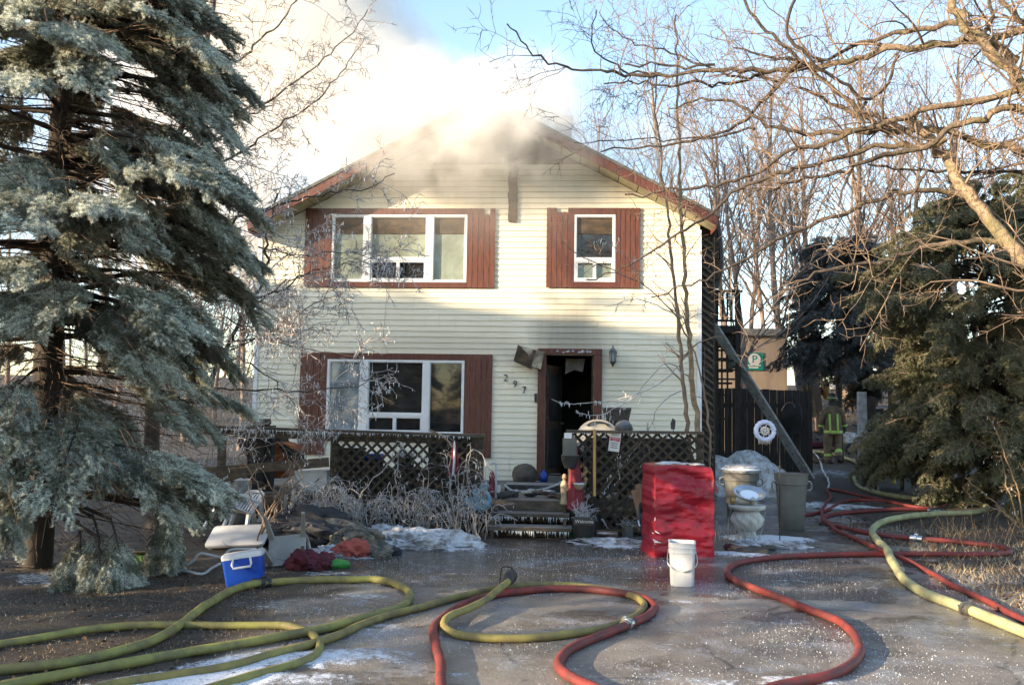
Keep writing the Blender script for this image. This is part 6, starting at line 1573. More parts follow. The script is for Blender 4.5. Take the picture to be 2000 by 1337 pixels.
# closed umbrella
um = thing('closed_umbrella', 'closed red patio umbrella leaning on the post right of the steps', 'umbrella', PG(1122, 1020))
Yq = DY-.25; a = PY(1126, 994, Yq); b = PY(1121, 858, Yq)
d = (b-a).normalized(); M_ = d.to_track_quat('Z','Y').to_matrix().to_4x4(); M_.translation = a; Lh = (b-a).length
vs = []; n = 24; prof = [(.125,0),(.13,.04),(.115,.2),(.095,.4),(.07,.62),(.045,.82),(.02,Lh-.03)]
for (r_, z_) in prof:
    for i in range(n): a_ = 2*math.pi*i/n; rr_ = r_*(1+.22*math.cos(a_*8)*(1-z_/Lh*.6)); vs.append(M_ @ Vector((rr_*math.cos(a_), rr_*math.sin(a_)*.8, z_)))
part(um, 'canopy', MB().add(vs, [(j*n+i, j*n+(i+1)%n, (j+1)*n+(i+1)%n, (j+1)*n+i) for j in range(len(prof)-1) for i in range(n)]), MT['red_cloth'], True)
part(um, 'pole', MB().tube([M_ @ Vector((0,0,-.22)), M_ @ Vector((0,0,Lh+.06))], .016, 8), MT['pale_wood'], True)
# lantern/mail box at the rail post
ml = thing('mailbox', 'black metal mailbox with a pale lid on the post above the red umbrella', 'mailbox', PY(1112, 885, DY-.2))
Yq = DY-.28
q = rect(1099, 855, 1126, 892, Yq); part(ml, 'box_body', loft(MB(), [rrect((q[1]-q[0])/2,.07,.02,0), rrect((q[1]-q[0])/2*1.0,.07,.02,q[3]-q[2])], Matrix.Translation(((q[0]+q[1])/2,Yq,q[2]))), MT['grey_plastic'], True)
q = rect(1096, 888, 1131, 914, Yq-.02); part(ml, 'lower_box', loft(MB(), [rrect((q[1]-q[0])/2*.6,.06,.02,0), rrect((q[1]-q[0])/2*.9,.08,.02,(q[3]-q[2])*.5), rrect((q[1]-q[0])/2,.09,.02,q[3]-q[2])], Matrix.Translation(((q[0]+q[1])/2,Yq-.02,q[2]))), MT['black_plastic'], True)
q = rect(1102, 845, 1117, 856, Yq); part(ml, 'lid', MB().box(q[0], q[1], Yq-.06, Yq+.05, q[2]+.002, q[3]), MT['white_vinyl'])
part(ml, 'bracket', MB().box((q[0]+q[1])/2-.02, (q[0]+q[1])/2+.02, Yq+.071, DY-.03, q[2]-.2, q[2]-.15), MT['black_plastic'])
pc = PY(1131, 945, DY-.45)
bf = thing('bird_feeder', 'small pale hanging bowl in front of the red umbrella', 'feeder', pc)
part(bf, 'bowl', MB().lathe([(.005,-.075),(.04,-.065),(.062,-.03),(.066,0),(.060,0),(.05,-.03)], pc, 16), MT['pale_wood'], True); part(bf, 'rim', MB().lathe([(.062,.0),(.074,.002),(.074,.014),(.062,.014)], pc, 16), MT['white_vinyl'], True)
part(bf, 'hook_stake', MB().tube(smooth_line([PG(1141, 1048), pc+Vector((.07,0,-.2)), pc+Vector((.07,0,.0)), pc+Vector((.05,0,.12)), pc+Vector((.0,0,.1)), pc+Vector((0,0,-.06))], .05), .006, 6), MT['dark_steel'], True)
# shovel
sv = thing('shovel', 'long yellow-handled shovel standing against the right lattice', 'shovel', PG(1162, 1042))
Yq = DY-.30; a = PY(1161, 838, Yq); b = PY(1161, 968, Yq); e = PG(1162, 1044)
part(sv, 'handle', MB().tube([a, b], [.019,.021], 10), MT['yellow_wood'], True); part(sv, 'socket', MB().tube([b+Vector((0,0,.002)), b.lerp(e, .45)], [.023,.02], 10), MT['dark_steel'], True)
bl = b.lerp(e, .45); part(sv, 'blade', MB().prism([bl+Vector((-.05,0,.02)), bl+Vector((.05,0,.02)), bl+Vector((.085,0,-.05)), Vector((e.x+.08,e.y,.08)), Vector((e.x,e.y,.01)), Vector((e.x-.08,e.y,.08)), bl+Vector((-.085,0,-.05))], (0,-.006,0), (0,.006,0)), MT['dark_steel'])
# sign on the right lattice
sn = thing('notice_sign', 'white notice with a red panel hung crooked on the right lattice', 'sign', PY(1200, 862, DY-.09))
Yq = DY-.085; c = PY(1200.5, 863, Yq); Ms = Matrix.Translation(c) @ Matrix.Rotation(R(7), 4, 'Y'); hw, hh = .075, .125
part(sn, 'panel', MB().box(-hw, hw, -.004, .004, -hh, hh, Ms), MT['sign_white'])
part(sn, 'red_panel', MB().box(-hw*.86, hw*.86, -.009, -.0045, .015, .068, Ms), MT['sign_red'])
for txt, sz, zz in (('MEMBERS', .026, .053), ('ONLY', .026, .027)):
    o = place_text(sn, 'lettering', txt, sz, MT['sign_white'], Ms @ Vector((0,-.0115,zz)), ry=7, extr=.001)
b = MB()
for zz, w_ in ((.095,.09),(-.015,.10),(-.045,.08),(-.075,.09)): b.box(-w_/2, w_/2, -.006, -.0045, zz-.005, zz+.005, Ms)
part(sn, 'small_print', b, MT['grey_plastic'], kind='stuff')
# table top / wicker planter behind the right rail
tt = thing('round_table', 'round pale table top tipped up behind the right rail', 'table', (PY(1168, 850, DY+.5).x, DY+.5, ZD))
c = PY(1168, 858, DY+.45); Mt = Matrix.Translation(c) @ Matrix.Rotation(R(64), 4, 'X')
part(tt, 'table_top', MB().lathe([(.30,-.015),(.315,-.01),(.315,.01),(.28,.018),(.001,.014)], (0,0,0), 28, Mt), MT['tub_grey'], True)
part(tt, 'rim_handle', MB().tube(smooth_line([Mt @ Vector(v) for v in ((-.15,.20,.03),(-.1,.235,.05),(0,.25,.055),(.1,.235,.05),(.15,.20,.03))], .03), .012, 6), MT['dark_steel'], True)
part(tt, 'stand', MB().box(c.x-.03, c.x+.03, c.y+.05, c.y+.11, ZD+.004, c.z), MT['dark_steel'])
wp = thing('wicker_planter', 'grey wicker planter on the porch right of the doorway', 'planter', (PY(1203, 820, -1.3).x, -1.3, ZD))
q = rect(1178, 795, 1231, 822, -1.3); cx_ = (q[0]+q[1])/2; hw = (q[1]-q[0])/2
part(wp, 'basket', loft(MB(), [rrect(hw*.85,.15,.05,0), rrect(hw,.19,.05,q[3]-q[2]-.05), rrect(hw*1.03,.2,.05,q[3]-q[2]-.045), rrect(hw*1.03,.2,.05,q[3]-q[2]), rrect(hw*.92,.17,.05,q[3]-q[2]-.02)], Matrix.Translation((cx_,-1.3,q[2]))), MT['wicker'], True)
part(wp, 'stand', MB().box(cx_-.2, cx_+.2, -1.42, -1.18, ZD+.004, q[2]-.002), MT['dark_steel'])
sp = PY(1218, 838, DY+.35); so_ = thing('glass_globe', 'dark glittering globe behind the right rail beside the round table', 'globe', (sp.x, sp.y, ZD))
part(so_, 'globe', MB().blob(sp, (.13,.13,.13), 4, .05, 3), MT['black_plastic'], True); part(so_, 'pedestal', MB().lathe([(.09,0),(.05,.1),(.05,sp.z-ZD-.11)], (sp.x, sp.y, ZD+.004), 12), MT['stone'], True)
for (px, lab) in ((1265,'grey weathered solar stake on the right rail'),(1315,'small dark bird ornament perched at the right end of the rail')):
    q = PY(px, 835, DY-.03); o = thing('rail_ornament', lab, 'ornament', q)
    if px == 1265: part(o, 'stake', MB().box(q.x-.012, q.x+.012, q.y-.012, q.y+.012, q.z-.05, q.z+.07), MT['plank_grey'])
    else:
        part(o, 'bird', MB().prism([q+Vector(v) for v in ((-.03,0,-.02),(.02,0,-.02),(.03,0,.10),(-.01,0,.13),(-.035,0,.06))], (0,-.02,0), (0,.02,0)), MT['ink']); part(o, 'perch', MB().box(q.x-.006, q.x+.006, q.y-.006, q.y+.006, q.z-.07, q.z-.02), MT['dark_steel'])
# candy-cane ornament left of the steps
cc = thing('santa_ornament', 'small red ornament with a white cane behind the post left of the steps', 'ornament', (PY(962, 905, DY+.25).x, DY+.25, ZD))
q = PY(961, 925, DY+.25)
part(cc, 'figure', MB().lathe([(.05,0),(.055,.05),(.05,.16),(.035,.24),(.045,.29),(.025,.35),(.001,.38)], (q.x, q.y, ZD+.004), 12), MT['red_cloth'], True)
part(cc, 'cane', MB().tube(smooth_line([(q.x+.06,q.y-.07,ZD+.01),(q.x+.065,q.y-.07,ZD+.42),(q.x+.03,q.y-.07,ZD+.5),(q.x-.02,q.y-.07,ZD+.47)], .04), .013, 8), MT['white_plastic'], True)
tc = PY(974, 935, DY+.1); solo('white_tumbler', MB().lathe([(.022,0),(.035,.19),(.03,.19),(.02,.02)], (tc.x, tc.y, ZD+.004), 12), MT['white_plastic'], 'tall white tumbler on the deck edge left of the steps', 'tumbler', (tc.x, tc.y, ZD), True)
bs = PY(985, 962, DY+.1); solo('dark_bottle', MB().lathe([(.05,-.1),(.055,0),(.05,.1),(.02,.14),(.02,.2)], (0,0,0), 12, Matrix.Translation((bs.x, bs.y, ZD+.06)) @ Matrix.Rotation(R(80),4,'Y')), MT['ink'], 'dark bottle lying on the deck edge above the steps', 'bottle', (bs.x, bs.y, ZD), True)
# swan
sw = thing('swan_planter', 'pale blue plastic swan in the frosted canes left of the steps', 'swan', PG(945, 1040))
dS = dep(PG(935, 1046)); SP = lambda x, y, o=0: PD(x, y, dS+o)
part(sw, 'body', MB().blob(SP(938, 985), (.14,.09,.085), 2, .12, 3, 1.2), MT['swan_blue'], True)
nk = smooth_line([SP(950,988), SP(955,975), SP(950,962), SP(940,953), SP(944,946), SP(950,948), SP(951,955)], .015)
part(sw, 'neck', MB().tube(nk, np.interp(np.linspace(0,1,len(nk)), [0,.5,.8,.9,1], [.045,.026,.024,.03,.008]), 10), MT['swan_blue'], True)
for k_, (y0, y1) in enumerate(((-.06,-.085), (.06,.085))):
    for j, pl in enumerate(([(948,985),(930,955),(922,957),(928,972),(918,970),(930,985)], [(950,990),(925,972),(905,974),(915,980),(908,984),(930,994)])):
        part(sw, 'wing', MB().prism([SP(x, y) for x, y in pl], (0, y0-.006*j, 0), (0, y1-.006*j, 0)), MT['swan_blue'])
part(sw, 'stand', MB().tube([SP(940, 1000), PG(940, 1046)], .02, 8), MT['dark_steel'])
# flag
fl = thing('garden_flag', 'icy red and white flag hanging limp from a thin curved stick', 'flag', SP(885, 900))
FP = lambda x, y: PD(x, y, dS+.05)
part(fl, 'stick', MB().tube(smooth_line([FP(838,838), FP(862,850), FP(880,866), FP(890,880)], .04), .008, 6), MT['dry_stem'], True)
vs = []; nu, nv = 9, 14
for j in range(nv):
    f = j/(nv-1); 
    for i in range(nu):
        u = i/(nu-1); xl = 886-12*f**.8; xr_ = 888+14*f**.6-6*f*f; p = FP(xl+(xr_-xl)*u, 862+66*f+4*math.sin(u*6)); p.y += .025*math.sin(u*9+f*2); vs.append(p)
for nm, a_, b__, mk in (('red_band', 0, 3, 'red_cloth'), ('white_band', 3, 5, 'white_vinyl'), ('red_band', 5, 8, 'red_cloth')):
    fs = [(j*nu+i, j*nu+i+1, (j+1)*nu+i+1, (j+1)*nu+i) for j in range(nv-1) for i in range(a_, b__)]
    me = part(fl, nm, MB().add(vs, fs), MT[mk], True); md = me.modifiers.new('thick', 'SOLIDIFY'); md.thickness = .006

# welcome planter and pots right of the steps
wl_ = thing('welcome_planter', 'dark round planter lettered Welcome with frosty plants at the foot of the steps', 'planter', PG(1140, 1060))
c = PG(1140, 1057)
part(wl_, 'saucer', MB().lathe([(.20,.0),(.22,.012),(.22,.025),(.17,.03)], c, 20), MT['dark_steel'], True)
part(wl_, 'pot', MB().lathe([(.115,.031),(.125,.05),(.15,.26),(.165,.265),(.165,.30),(.15,.30),(.135,.25)], c, 20), MT['black_plastic'], True)
part(wl_, 'plaque', MB().box(c.x-.13, c.x+.13, c.y-.19, c.y-.168, .23, .33), MT['ink'])
place_text(wl_, 'lettering', 'Welcome', .058, MT['sign_white'], (c.x, c.y-.195, .275), extr=.002)
tw = []
rr = random.Random(3)
for q in range(34): tw.append(twig(rr, c+Vector((rr.uniform(-.09,.09), rr.uniform(-.09,.09), .28)), Vector((rr.uniform(-.6,.6), rr.uniform(-.6,.6), 1)), rr.uniform(.12,.34), .006, 6, .7, -.12))
lev = sprout(rr, tw, [], 1, 1, 14, (.03,.1), .6, 0, -.2, .003)
V, Q = tubes_np(tw+lev[0], 4); o = link('frosty_stalks', np_mesh('frosty_stalks', V-np.array(wl_.location), Q, MT['snow'], True), wl_); o['kind'] = 'stuff'
def grass_tuft(name, label, px, py, n, h, mt, seed, spread=.07):
    rr = random.Random(seed); b0 = PG(px, py); ln = [twig(rr, b0+Vector((rr.uniform(-spread,spread), rr.uniform(-spread,spread), 0)), Vector((rr.uniform(-.6,.6), rr.uniform(-.6,.6), 1)), h*rr.uniform(.5,1.2), .005, 4, .5, -.12) for _ in range(n)]
    V, Q = tubes_np(ln, 3); o = link(name, np_mesh(name, V-np.array(b0), Q, mt, True), label=label, cat='plant'); o.location = b0; return o
grass_tuft('green_plant', 'tuft of green leaves on the snow left of the welcome planter', 1120, 1052, 40, .2, MT['plant_green'], 4)
grass_tuft('green_plant', 'tuft of green leaves in front of the welcome planter', 1143, 1060, 26, .14, MT['plant_green'], 5, .05)
bd = thing('leaning_board', 'brown board leaning against the right lattice above the black wheel', 'board', PG(1248, 1040))
Yq = DY-.3
part(bd, 'board', MB().prism([PY(x, y, Yq) for x, y in ((1233,958),(1256,952),(1266,1005),(1246,1012))], (0,0,0), (0,.03,0)), MT['raw_wood']); part(bd, 'back_board', MB().prism([PY(x, y, Yq+.05) for x, y in ((1241,946),(1259,944),(1264,1030),(1246,1036))], (0,0,0), (0,.03,0)), MT['raw_wood'])
wh = thing('wheelbarrow', 'black tipped wheelbarrow tub with a wheel beside the red tarp', 'wheelbarrow', PG(1262, 1066))
c = PG(1262, 1060); Mw = Matrix.Translation(c+Vector((.02,.14,.30))) @ Matrix.Rotation(R(70), 4, 'X') @ Matrix.Rotation(R(20), 4, 'Y')
part(wh, 'tub', loft(MB(), [rrect(.08,.10,.05,-.10), rrect(.13,.17,.06,.04), rrect(.14,.18,.06,.045), rrect(.115,.15,.06,.03), rrect(.07,.09,.05,-.08)], Mw), MT['black_plastic'], True)
Mw2 = Matrix.Translation(c+Vector((-.01,-.05,.125))) @ Matrix.Rotation(R(75), 4, 'Y') @ Matrix.Rotation(R(15), 4, 'X')
a_ = [(.115*math.cos(t*.2618), .115*math.sin(t*.2618), 0) for t in range(25)]
part(wh, 'tyre', MB().tube([Mw2 @ Vector(v) for v in a_], .035, 8, False), MT['black_rubber'], True); part(wh, 'rim', MB().lathe([(.02,-.025),(.085,-.012),(.085,.012),(.02,.025)], (0,0,0), 16, Mw2), MT['dark_steel'], True)
part(wh, 'bracket', MB().tube(smooth_line([c+Vector((-.1,0,.28)), c+Vector((-.08,-.05,.22)), c+Vector((.05,-.06,.2)), c+Vector((.12,-.02,.3))], .03), .010, 6), MT['aluminium'], True)
part(wh, 'dead_leaves', MB().blob(c+Vector((.06,.1,.25)), (.05,.04,.10), 8, .4, 3), MT['pale_wood'], True)
pt = thing('plant_pot', 'blue-grey plant pot full of dead stalks left of the wheelbarrow', 'pot', PG(1225, 1050))
c = PG(1226, 1046); part(pt, 'pot', MB().lathe([(.07,0),(.09,.14),(.10,.145),(.10,.17),(.085,.17),(.07,.1)], c, 16), MT['grey_plastic'], True); rr = random.Random(6)
V, Q = tubes_np([twig(rr, c+Vector((rr.uniform(-.06,.06), rr.uniform(-.06,.06), .12)), Vector((rr.uniform(-1,1), rr.uniform(-1,1), .8)), .16, .005, 5, .8, -.1) for _ in range(30)], 4); link('stalks', np_mesh('stalks', V-np.array(pt.location), Q, MT['stem_frost'], True), pt)['kind'] = 'stuff'
lg = thing('log', 'short reddish log lying between the welcome planter and the plant pot', 'log', PG(1190, 1045))
part(lg, 'wood', MB().tube([PG(1166, 1041, .05), PG(1206, 1043, .05)], [.045,.042], 10), MT['raw_wood'], True); part(lg, 'snow_cap', MB().blob(PG(1186, 1041, .095), (.13,.03,.014), 5, .2, 2), MT['snow'], True)
bp = thing('bent_pipe', 'bent white pipe behind the short log', 'pipe', PG(1180, 1040)); dd = dep(PG(1180,1042))
part(bp, 'pipe', MB().tube([PD(1163,1013,dd), PD(1177,1014,dd), PD(1189,1035,dd)], .012, 8), MT['hose_white'], True)

# ================================================================== CANS, URN, HOOK
def trash_can(label, c, r_, h, lid):
    o = thing('trash_can', label, 'trash can', c, 'grey trash cans by the fence')
    part(o, 'can_body', MB().lathe([(r_*.70,0),(r_*.74,.02),(r_*.92,h*.80),(r_*.99,h*.81),(r_*1.0,h*.98),(r_*1.06,h*.985),(r_*1.06,h),(r_*.95,h),(r_*.72,.05)], c, 28), MT['grey_plastic'], True)
    for s_ in (-1, 1):
        hd = [c+Vector((s_*r_*v[0], -.03+v[1], h*v[2])) for v in ((.97,0,.86),(1.16,.0,.84),(1.18,.0,.72),(.96,0,.70))]
        part(o, 'handle', MB().tube(smooth_line(hd, .03), .014, 6), MT['lid_plastic'], True)
    if lid:
        l_ = part(o, 'lid', MB().lathe([(r_*1.0,h+.004),(r_*1.12,h-.01),(r_*1.12,h+.03),(r_*.95,h+.06),(r_*.5,h+.09),(.001,h+.10)], c, 28), MT['lid_plastic'], True)
        part(l_, 'snow_cap', MB().blob(c+Vector((0,0,h+.07)), (r_*.95,r_*.95,.045), 3, .15, 3), MT['snow'], True)
    return o
trash_can('grey trash can with a snowy lid behind the stone urn', PG(1447, 1006)+Vector((0,0,-.02)), .285, .72, True)
trash_can('open grey trash can by the foot of the leaning plank', PG(1546, 1033), .235, .80, False)
ur = thing('stone_urn', 'squat twisted white stone pedestal with a jug between the red tarp and the trash cans', 'urn', PG(1458, 1056))
c = PG(1459, 1050); n = 36; vs = []; prof = [(.15,0,.0),(.16,.03,0),(.12,.05,0),(.11,.09,0),(.15,.13,.02)]+[(.17+.045*math.sin(math.pi*q/9), .15+.18*q/9, .055) for q in range(10)]+[(.15,.355,0),(.18,.37,0),(.235,.39,0),(.245,.42,0),(.235,.44,0),(.001,.445,0)]
n = 54
for (r_, z_, am) in prof:
    for i in range(n): a_ = 2*math.pi*i/n; q_ = r_*(1+am*math.cos(9*(a_+z_*6))); vs.append(c+Vector((q_*math.cos(a_), q_*math.sin(a_), z_)))
part(ur, 'pedestal', MB().add(vs, [(j*n+i, j*n+(i+1)%n, (j+1)*n+(i+1)%n, (j+1)*n+i) for j in range(len(prof)-1) for i in range(n)]), MT['white_stone'], True)
ju = thing('jug', 'white jug with a brown base lying on the stone urn', 'jug', c+Vector((-.05,0,.445)))
part(ju, 'jug_body', MB().blob(c+Vector((-.05,-.04,.50)), (.15,.09,.06), 4, .15, 3), MT['white_stone'], True); part(ju, 'spout', MB().tube([c+Vector((.04,-.09,.52)), c+Vector((.10,-.13,.47))], [.05,.035], 10), MT['white_stone'], True); part(ju, 'base', MB().lathe([(.055,0),(.06,.05)], (0,0,0), 14, Matrix.Translation(c+Vector((-.17,-.05,.50))) @ Matrix.Rotation(R(-80),4,'Y')), MT['brass'], True)
bw = thing('metal_bowl', 'shiny steel bowl tilted towards the drive on the stone urn', 'bowl', c+Vector((.02,-.02,.55)))
Mb_ = Matrix.Translation(c+Vector((.03,-.03,.60))) @ Matrix.Rotation(R(24), 4, 'X') @ Matrix.Rotation(R(3), 4, 'Y')
part(bw, 'bowl', MB().lathe([(.001,-.06),(.12,-.055),(.17,-.02),(.205,.0),(.21,.006),(.20,.008),(.16,-.012),(.115,-.044),(.001,-.048)], (0,0,0), 28, Mb_), MT['aluminium'], True); part(bw, 'ice_disc', MB().lathe([(.001,-.02),(.12,-.022),(.128,-.034)], (0,0,0), 24, Mb_), MT['ice'], True)
hk = thing('shepherd_hook', 'thin black shepherd hook standing in front of the open trash can', 'hook', PG(1523, 1062))
dh = dep(PG(1523, 1062)); HP = lambda x, y: PD(x, y, dh)
part(hk, 'rod', MB().tube(smooth_line([PG(1523,1062,-.02), HP(1523,950), HP(1523,850), HP(1522,835), HP(1516,822), HP(1507,817), HP(1498,822), HP(1496,826)], .03), .007, 8), MT['dark_steel'], True)
part(hk, 'side_arm', MB().tube(smooth_line([HP(1526,802), HP(1535,788), HP(1546,786), HP(1553,795)], .03).tolist(), .006, 6), MT['dark_steel'], True)
part(hk, 'clamp', MB().lathe([(.02,-.02),(.02,.02)], HP(1523, 912), 10), MT['dark_steel'], True)
on = thing('hanging_ornament', 'white frosted ring ornament hanging on the shepherd hook', 'ornament', HP(1494, 841))
c = HP(1494, 841); rr_ = .112
ring = [c+Vector((rr_*math.cos(t*math.pi/16), 0, rr_*math.sin(t*math.pi/16))) for t in range(33)]
part(on, 'ring', MB().tube(ring, [.027+.007*(t % 2) for t in range(33)], 8, False), MT['ornament'], True)
spk = MB()
for t in range(6): a_ = t*math.pi/3+.3; spk.tube([c, c+Vector((rr_*.8*math.cos(a_), 0, rr_*.8*math.sin(a_)))], .007, 5); spk.blob(c+Vector((.045*math.cos(a_+.5), 0, .045*math.sin(a_+.5))), (.018,.01,.018), t, .3, 1)
part(on, 'star', spk, MT['sign_white']); part(on, 'cord', MB().tube([c+Vector((0,0,rr_)), HP(1496, 826)], .003, 4), MT['dark_steel'])
ici = MB()
for t in range(7): x_ = (t-3)*.025; ici.cone(c+Vector((x_,0,-math.sqrt(max(0, rr_**2-x_**2))-.015)), c+Vector((x_,0,-rr_-.05-.02*rnd.random())), .006, 0, 4)
part(on, 'icicles', ici, MT['ice'], kind='stuff')
bg_ = thing('hanging_bag', 'dark rounded bag hanging on the board fence right of the plank', 'bag', PY(1545, 815, FY-.12))
c = PY(1546, 812, FY-.1); part(bg_, 'bag_body', loft(MB(), [rrect(.18,.05,.05,-.42), rrect(.25,.08,.07,-.1), rrect(.24,.07,.07,.18), rrect(.15,.05,.05,.32)], Matrix.Translation(c)), MT['interior'], True); part(bg_, 'strap', MB().tube(smooth_line([c+Vector((-.12,0,.3)), c+Vector((0,.05,.45)), c+Vector((.12,0,.3))], .05), .015, 6), MT['interior'], True)
cd = thing('wood_scrap', 'snowy wood scraps and stones in front of the stone urn', 'scrap', PG(1460, 1075))
for q, (px, py, sx, sz, mk) in enumerate(((1440,1072,.12,.05,'raw_wood'),(1470,1076,.18,.06,'stone'),(1500,1070,.1,.04,'stone'),(1425,1068,.08,.04,'maroon_cloth'),(1515,1064,.12,.04,'snow'))): part(cd, 'scrap', MB().blob(PG(px, py, .02), (sx,.08,sz), q, .35, 3), MT[mk], True)
sm = link('snow_mound', mb_mesh('snow_mound', MB().blob((0,0,0), (1.0,.8,.72), 12, .32, 5, 2.0, -.2, .5), MT['snow'], True), kind='stuff'); sm.location = PG(1470, 985)+Vector((0,1.7,.02))
for i, (px, py, sx, sy, sz) in enumerate(((800,1066,.62,.28,.16),(760,1050,.3,.2,.14),(860,1060,.4,.18,.09),(655,1085,.30,.2,.09),(1200,1062,.45,.16,.06),(1500,1066,.4,.15,.05),(1640,990,.5,.3,.03))):
    s_ = link('snow_drift', mb_mesh('snow_drift', MB().blob((0,0,0), (sx,sy,sz), 60+i, .62, 5, 3.4, -.03, .8), MT['snow'], True), kind='stuff'); s_.location = PG(px, py)

# cart/mower at the gate
mw = thing('garden_cart', 'dark garden cart with a pale wheel parked under the cedar by the gate', 'cart', PG(1725, 940))
Yq = 2.6; c = PY(1720, 893, Yq-.1)
Mq = Matrix.Translation(c) @ Matrix.Rotation(R(90), 4, 'X')
part(mw, 'wheel', MB().lathe([(.03,-.02),(.17,-.015),(.19,-.03),(.19,.03),(.17,.015),(.03,.02)], (0,0,0), 22, Mq), MT['tub_grey'], True)
hl = MB()
for t in range(8): a_ = t*math.pi/4; hl.lathe([(.018,0),(.018,.004)], (0,0,0), 8, Mq @ Matrix.Translation((.12*math.cos(a_), .12*math.sin(a_), .0205)))
part(mw, 'wheel_holes', hl, MT['ink'], kind='stuff')
q = rect(1690, 908, 1772, 942, Yq); part(mw, 'bed', MB().box(q[0], q[1], Yq, Yq+.7, q[2]+.1, q[3]), MT['black_plastic']); part(mw, 'rail', MB().box(q[0], q[1], Yq-.05, Yq-.01, q[3]-.02, q[3]+.03), MT['plank_grey']); part(mw, 'rear_post', MB().box(q[0]-.1, q[0]+.06, Yq-.2, Yq-.06, float(hgt(q[0], Yq)), q[3]+.06), MT['fence_wood'])
for xx in (q[0]+.2, q[1]-.1): part(mw, 'leg', MB().box(xx, xx+.06, Yq+.05, Yq+.11, float(hgt(xx, Yq)), q[2]+.099), MT['black_plastic'])
for nm, lab, a_, b__, mk, rad in (('yellow_stake','yellow stake standing in front of the garden cart',(1746,944),(1748,885),'yellow_paint',.028),('thin_rake','thin grey rod leaning on the pale cart wheel',(1715,958),(1719,905),'plank_grey',.014)):
    p0 = PG(*a_); p1 = PD(b__[0], b__[1], dep(p0)+.1); o = thing(nm, lab, 'stake' if 'stake' in nm else 'rod', p0); part(o, 'shaft', MB().tube([p0+Vector((0,0,.1)), p1], rad, 8), MT[mk], True); part(o, 'tip', MB().tube([p0+Vector((0,0,.002)), p0+Vector((0,0,.099))], [rad*1.8, rad], 8), MT['tub_grey' if 'rake' in nm else 'yellow_paint'], True)
# yard junk on the far bank
for i, (px, py, Yq, sx, sz, mk, lab) in enumerate(((1590,745,15,.10,.16,'white_plastic','small white framed box on the bank behind the fence'),(1594,762,14.5,.28,.16,'red_cloth','red bag on the bank behind the fence'),(1612,758,14.5,.15,.32,'yellow_wood','tan wooden crate standing on the bank behind the firefighter'),(1645,755,17,.9,.14,'snow','long snow-covered heap on the bank behind the firefighter'),(1655,855,11,.3,.2,'snow','white bags on the ground right of the firefighter'),(1665,875,9,.2,.18,'dark_cloth','dark bundle on the ground by the gate post'),(1590,868,9.5,.55,.10,'maroon_cloth','dark red cloth on the ground left of the firefighter'))):
    p = PY(px, py, Yq); p.z = max(float(hgt(p.x, Yq)), p.z-sz*.5); o = solo('yard_junk', MB().blob(p+Vector((0,0,sz*.4)), (sx,.2,sz), 70+i, .25, 3, 1.6), MT[mk], lab, 'junk', p, True)
sk_ = thing('timber_pole', 'tan bare pole leaning among the slabs behind the fence', 'pole', PY(1590, 800, 13)); part(sk_, 'pole', MB().tube([PY(1588, 815, 13), PY(1578, 690, 13)], [.09,.08], 8), MT['bark_tan'], True); part(sk_, 'second_pole', MB().tube([PY(1582, 815, 13.2), PY(1562, 690, 13.2)], [.08,.06], 8), MT['bark_tan'], True)
sk_ = thing('timber_pole', 'pale pole leaning right above the firefighter helmet', 'pole', PY(1640, 760, 15.5)); part(sk_, 'pole', MB().tube([PY(1641, 770, 15.5), PY(1622, 680, 15.5)], [.10,.08], 8), MT['bark_tan'], True)

# ================================================================== FIREFIGHTER
fp = PG(1628, 905); fd = dep(fp)
s_h = (PD(1630, 905, fd)-PD(1630, 768, fd)).length/1.93
ff = thing('person', 'firefighter in a tan turnout coat with lime stripes walking away behind the fence', 'person', fp)
ff.scale = (s_h,)*3; ff.rotation_euler.z = R(-6)
def skin_body(name, verts, edges, radii, mt, parent, sub=2, root=0):
    me = bpy.data.meshes.new(name); me.from_pydata(verts, edges, []); me.update()
    o = bpy.data.objects.new(name, me); COL.objects.link(o); o.parent = parent
    sk = o.modifiers.new('skin', 'SKIN'); sk.use_smooth_shade = True
    for i, v in enumerate(me.skin_vertices[0].data): v.radius = radii[i] if hasattr(radii[i], '__len__') else (radii[i], radii[i]); v.use_root = (i == root)
    sb = o.modifiers.new('sub', 'SUBSURF'); sb.levels = sub; sb.render_levels = sub
    me.materials.append(mt); return o
# local frame: x right (as we see his back), y away from us, z up; he leans slightly, left foot planted, right foot lifted behind
Vb = [(0,0,.98),(0,.02,1.16),(0,.05,1.36),(0,.05,1.50),(0,.06,1.60),(0,.075,1.72),(0,.08,1.80),
      (-.20,.04,1.45),(-.29,.01,1.20),(-.31,.05,.98),(.20,.05,1.45),(.29,.09,1.21),(.33,.13,1.0),
      (-.11,.0,.88),(-.14,.06,.50),(-.14,.03,.10),(.11,.01,.88),(.12,.10,.52),(.13,-.12,.20)]
Eb = [(0,1),(1,2),(2,3),(3,4),(4,5),(5,6),(3,7),(7,8),(8,9),(3,10),(10,11),(11,12),(0,13),(13,14),(14,15),(0,16),(16,17),(17,18)]
Rb = [(.20,.15),(.215,.16),(.22,.15),(.14,.12),(.065,.065),(.09,.105),(.07,.08),(.11,.10),(.088,.085),(.066,.066),(.11,.10),(.088,.085),(.066,.066),(.125,.125),(.10,.10),(.088,.088),(.125,.125),(.10,.10),(.088,.088)]
bodyo = skin_body('body', Vb, Eb, Rb, MT['turnout'], ff)
def fpart(name, mb, mk, smooth=True, par=None): return part(par or ff, name, mb, MT[mk], smooth, local=True)
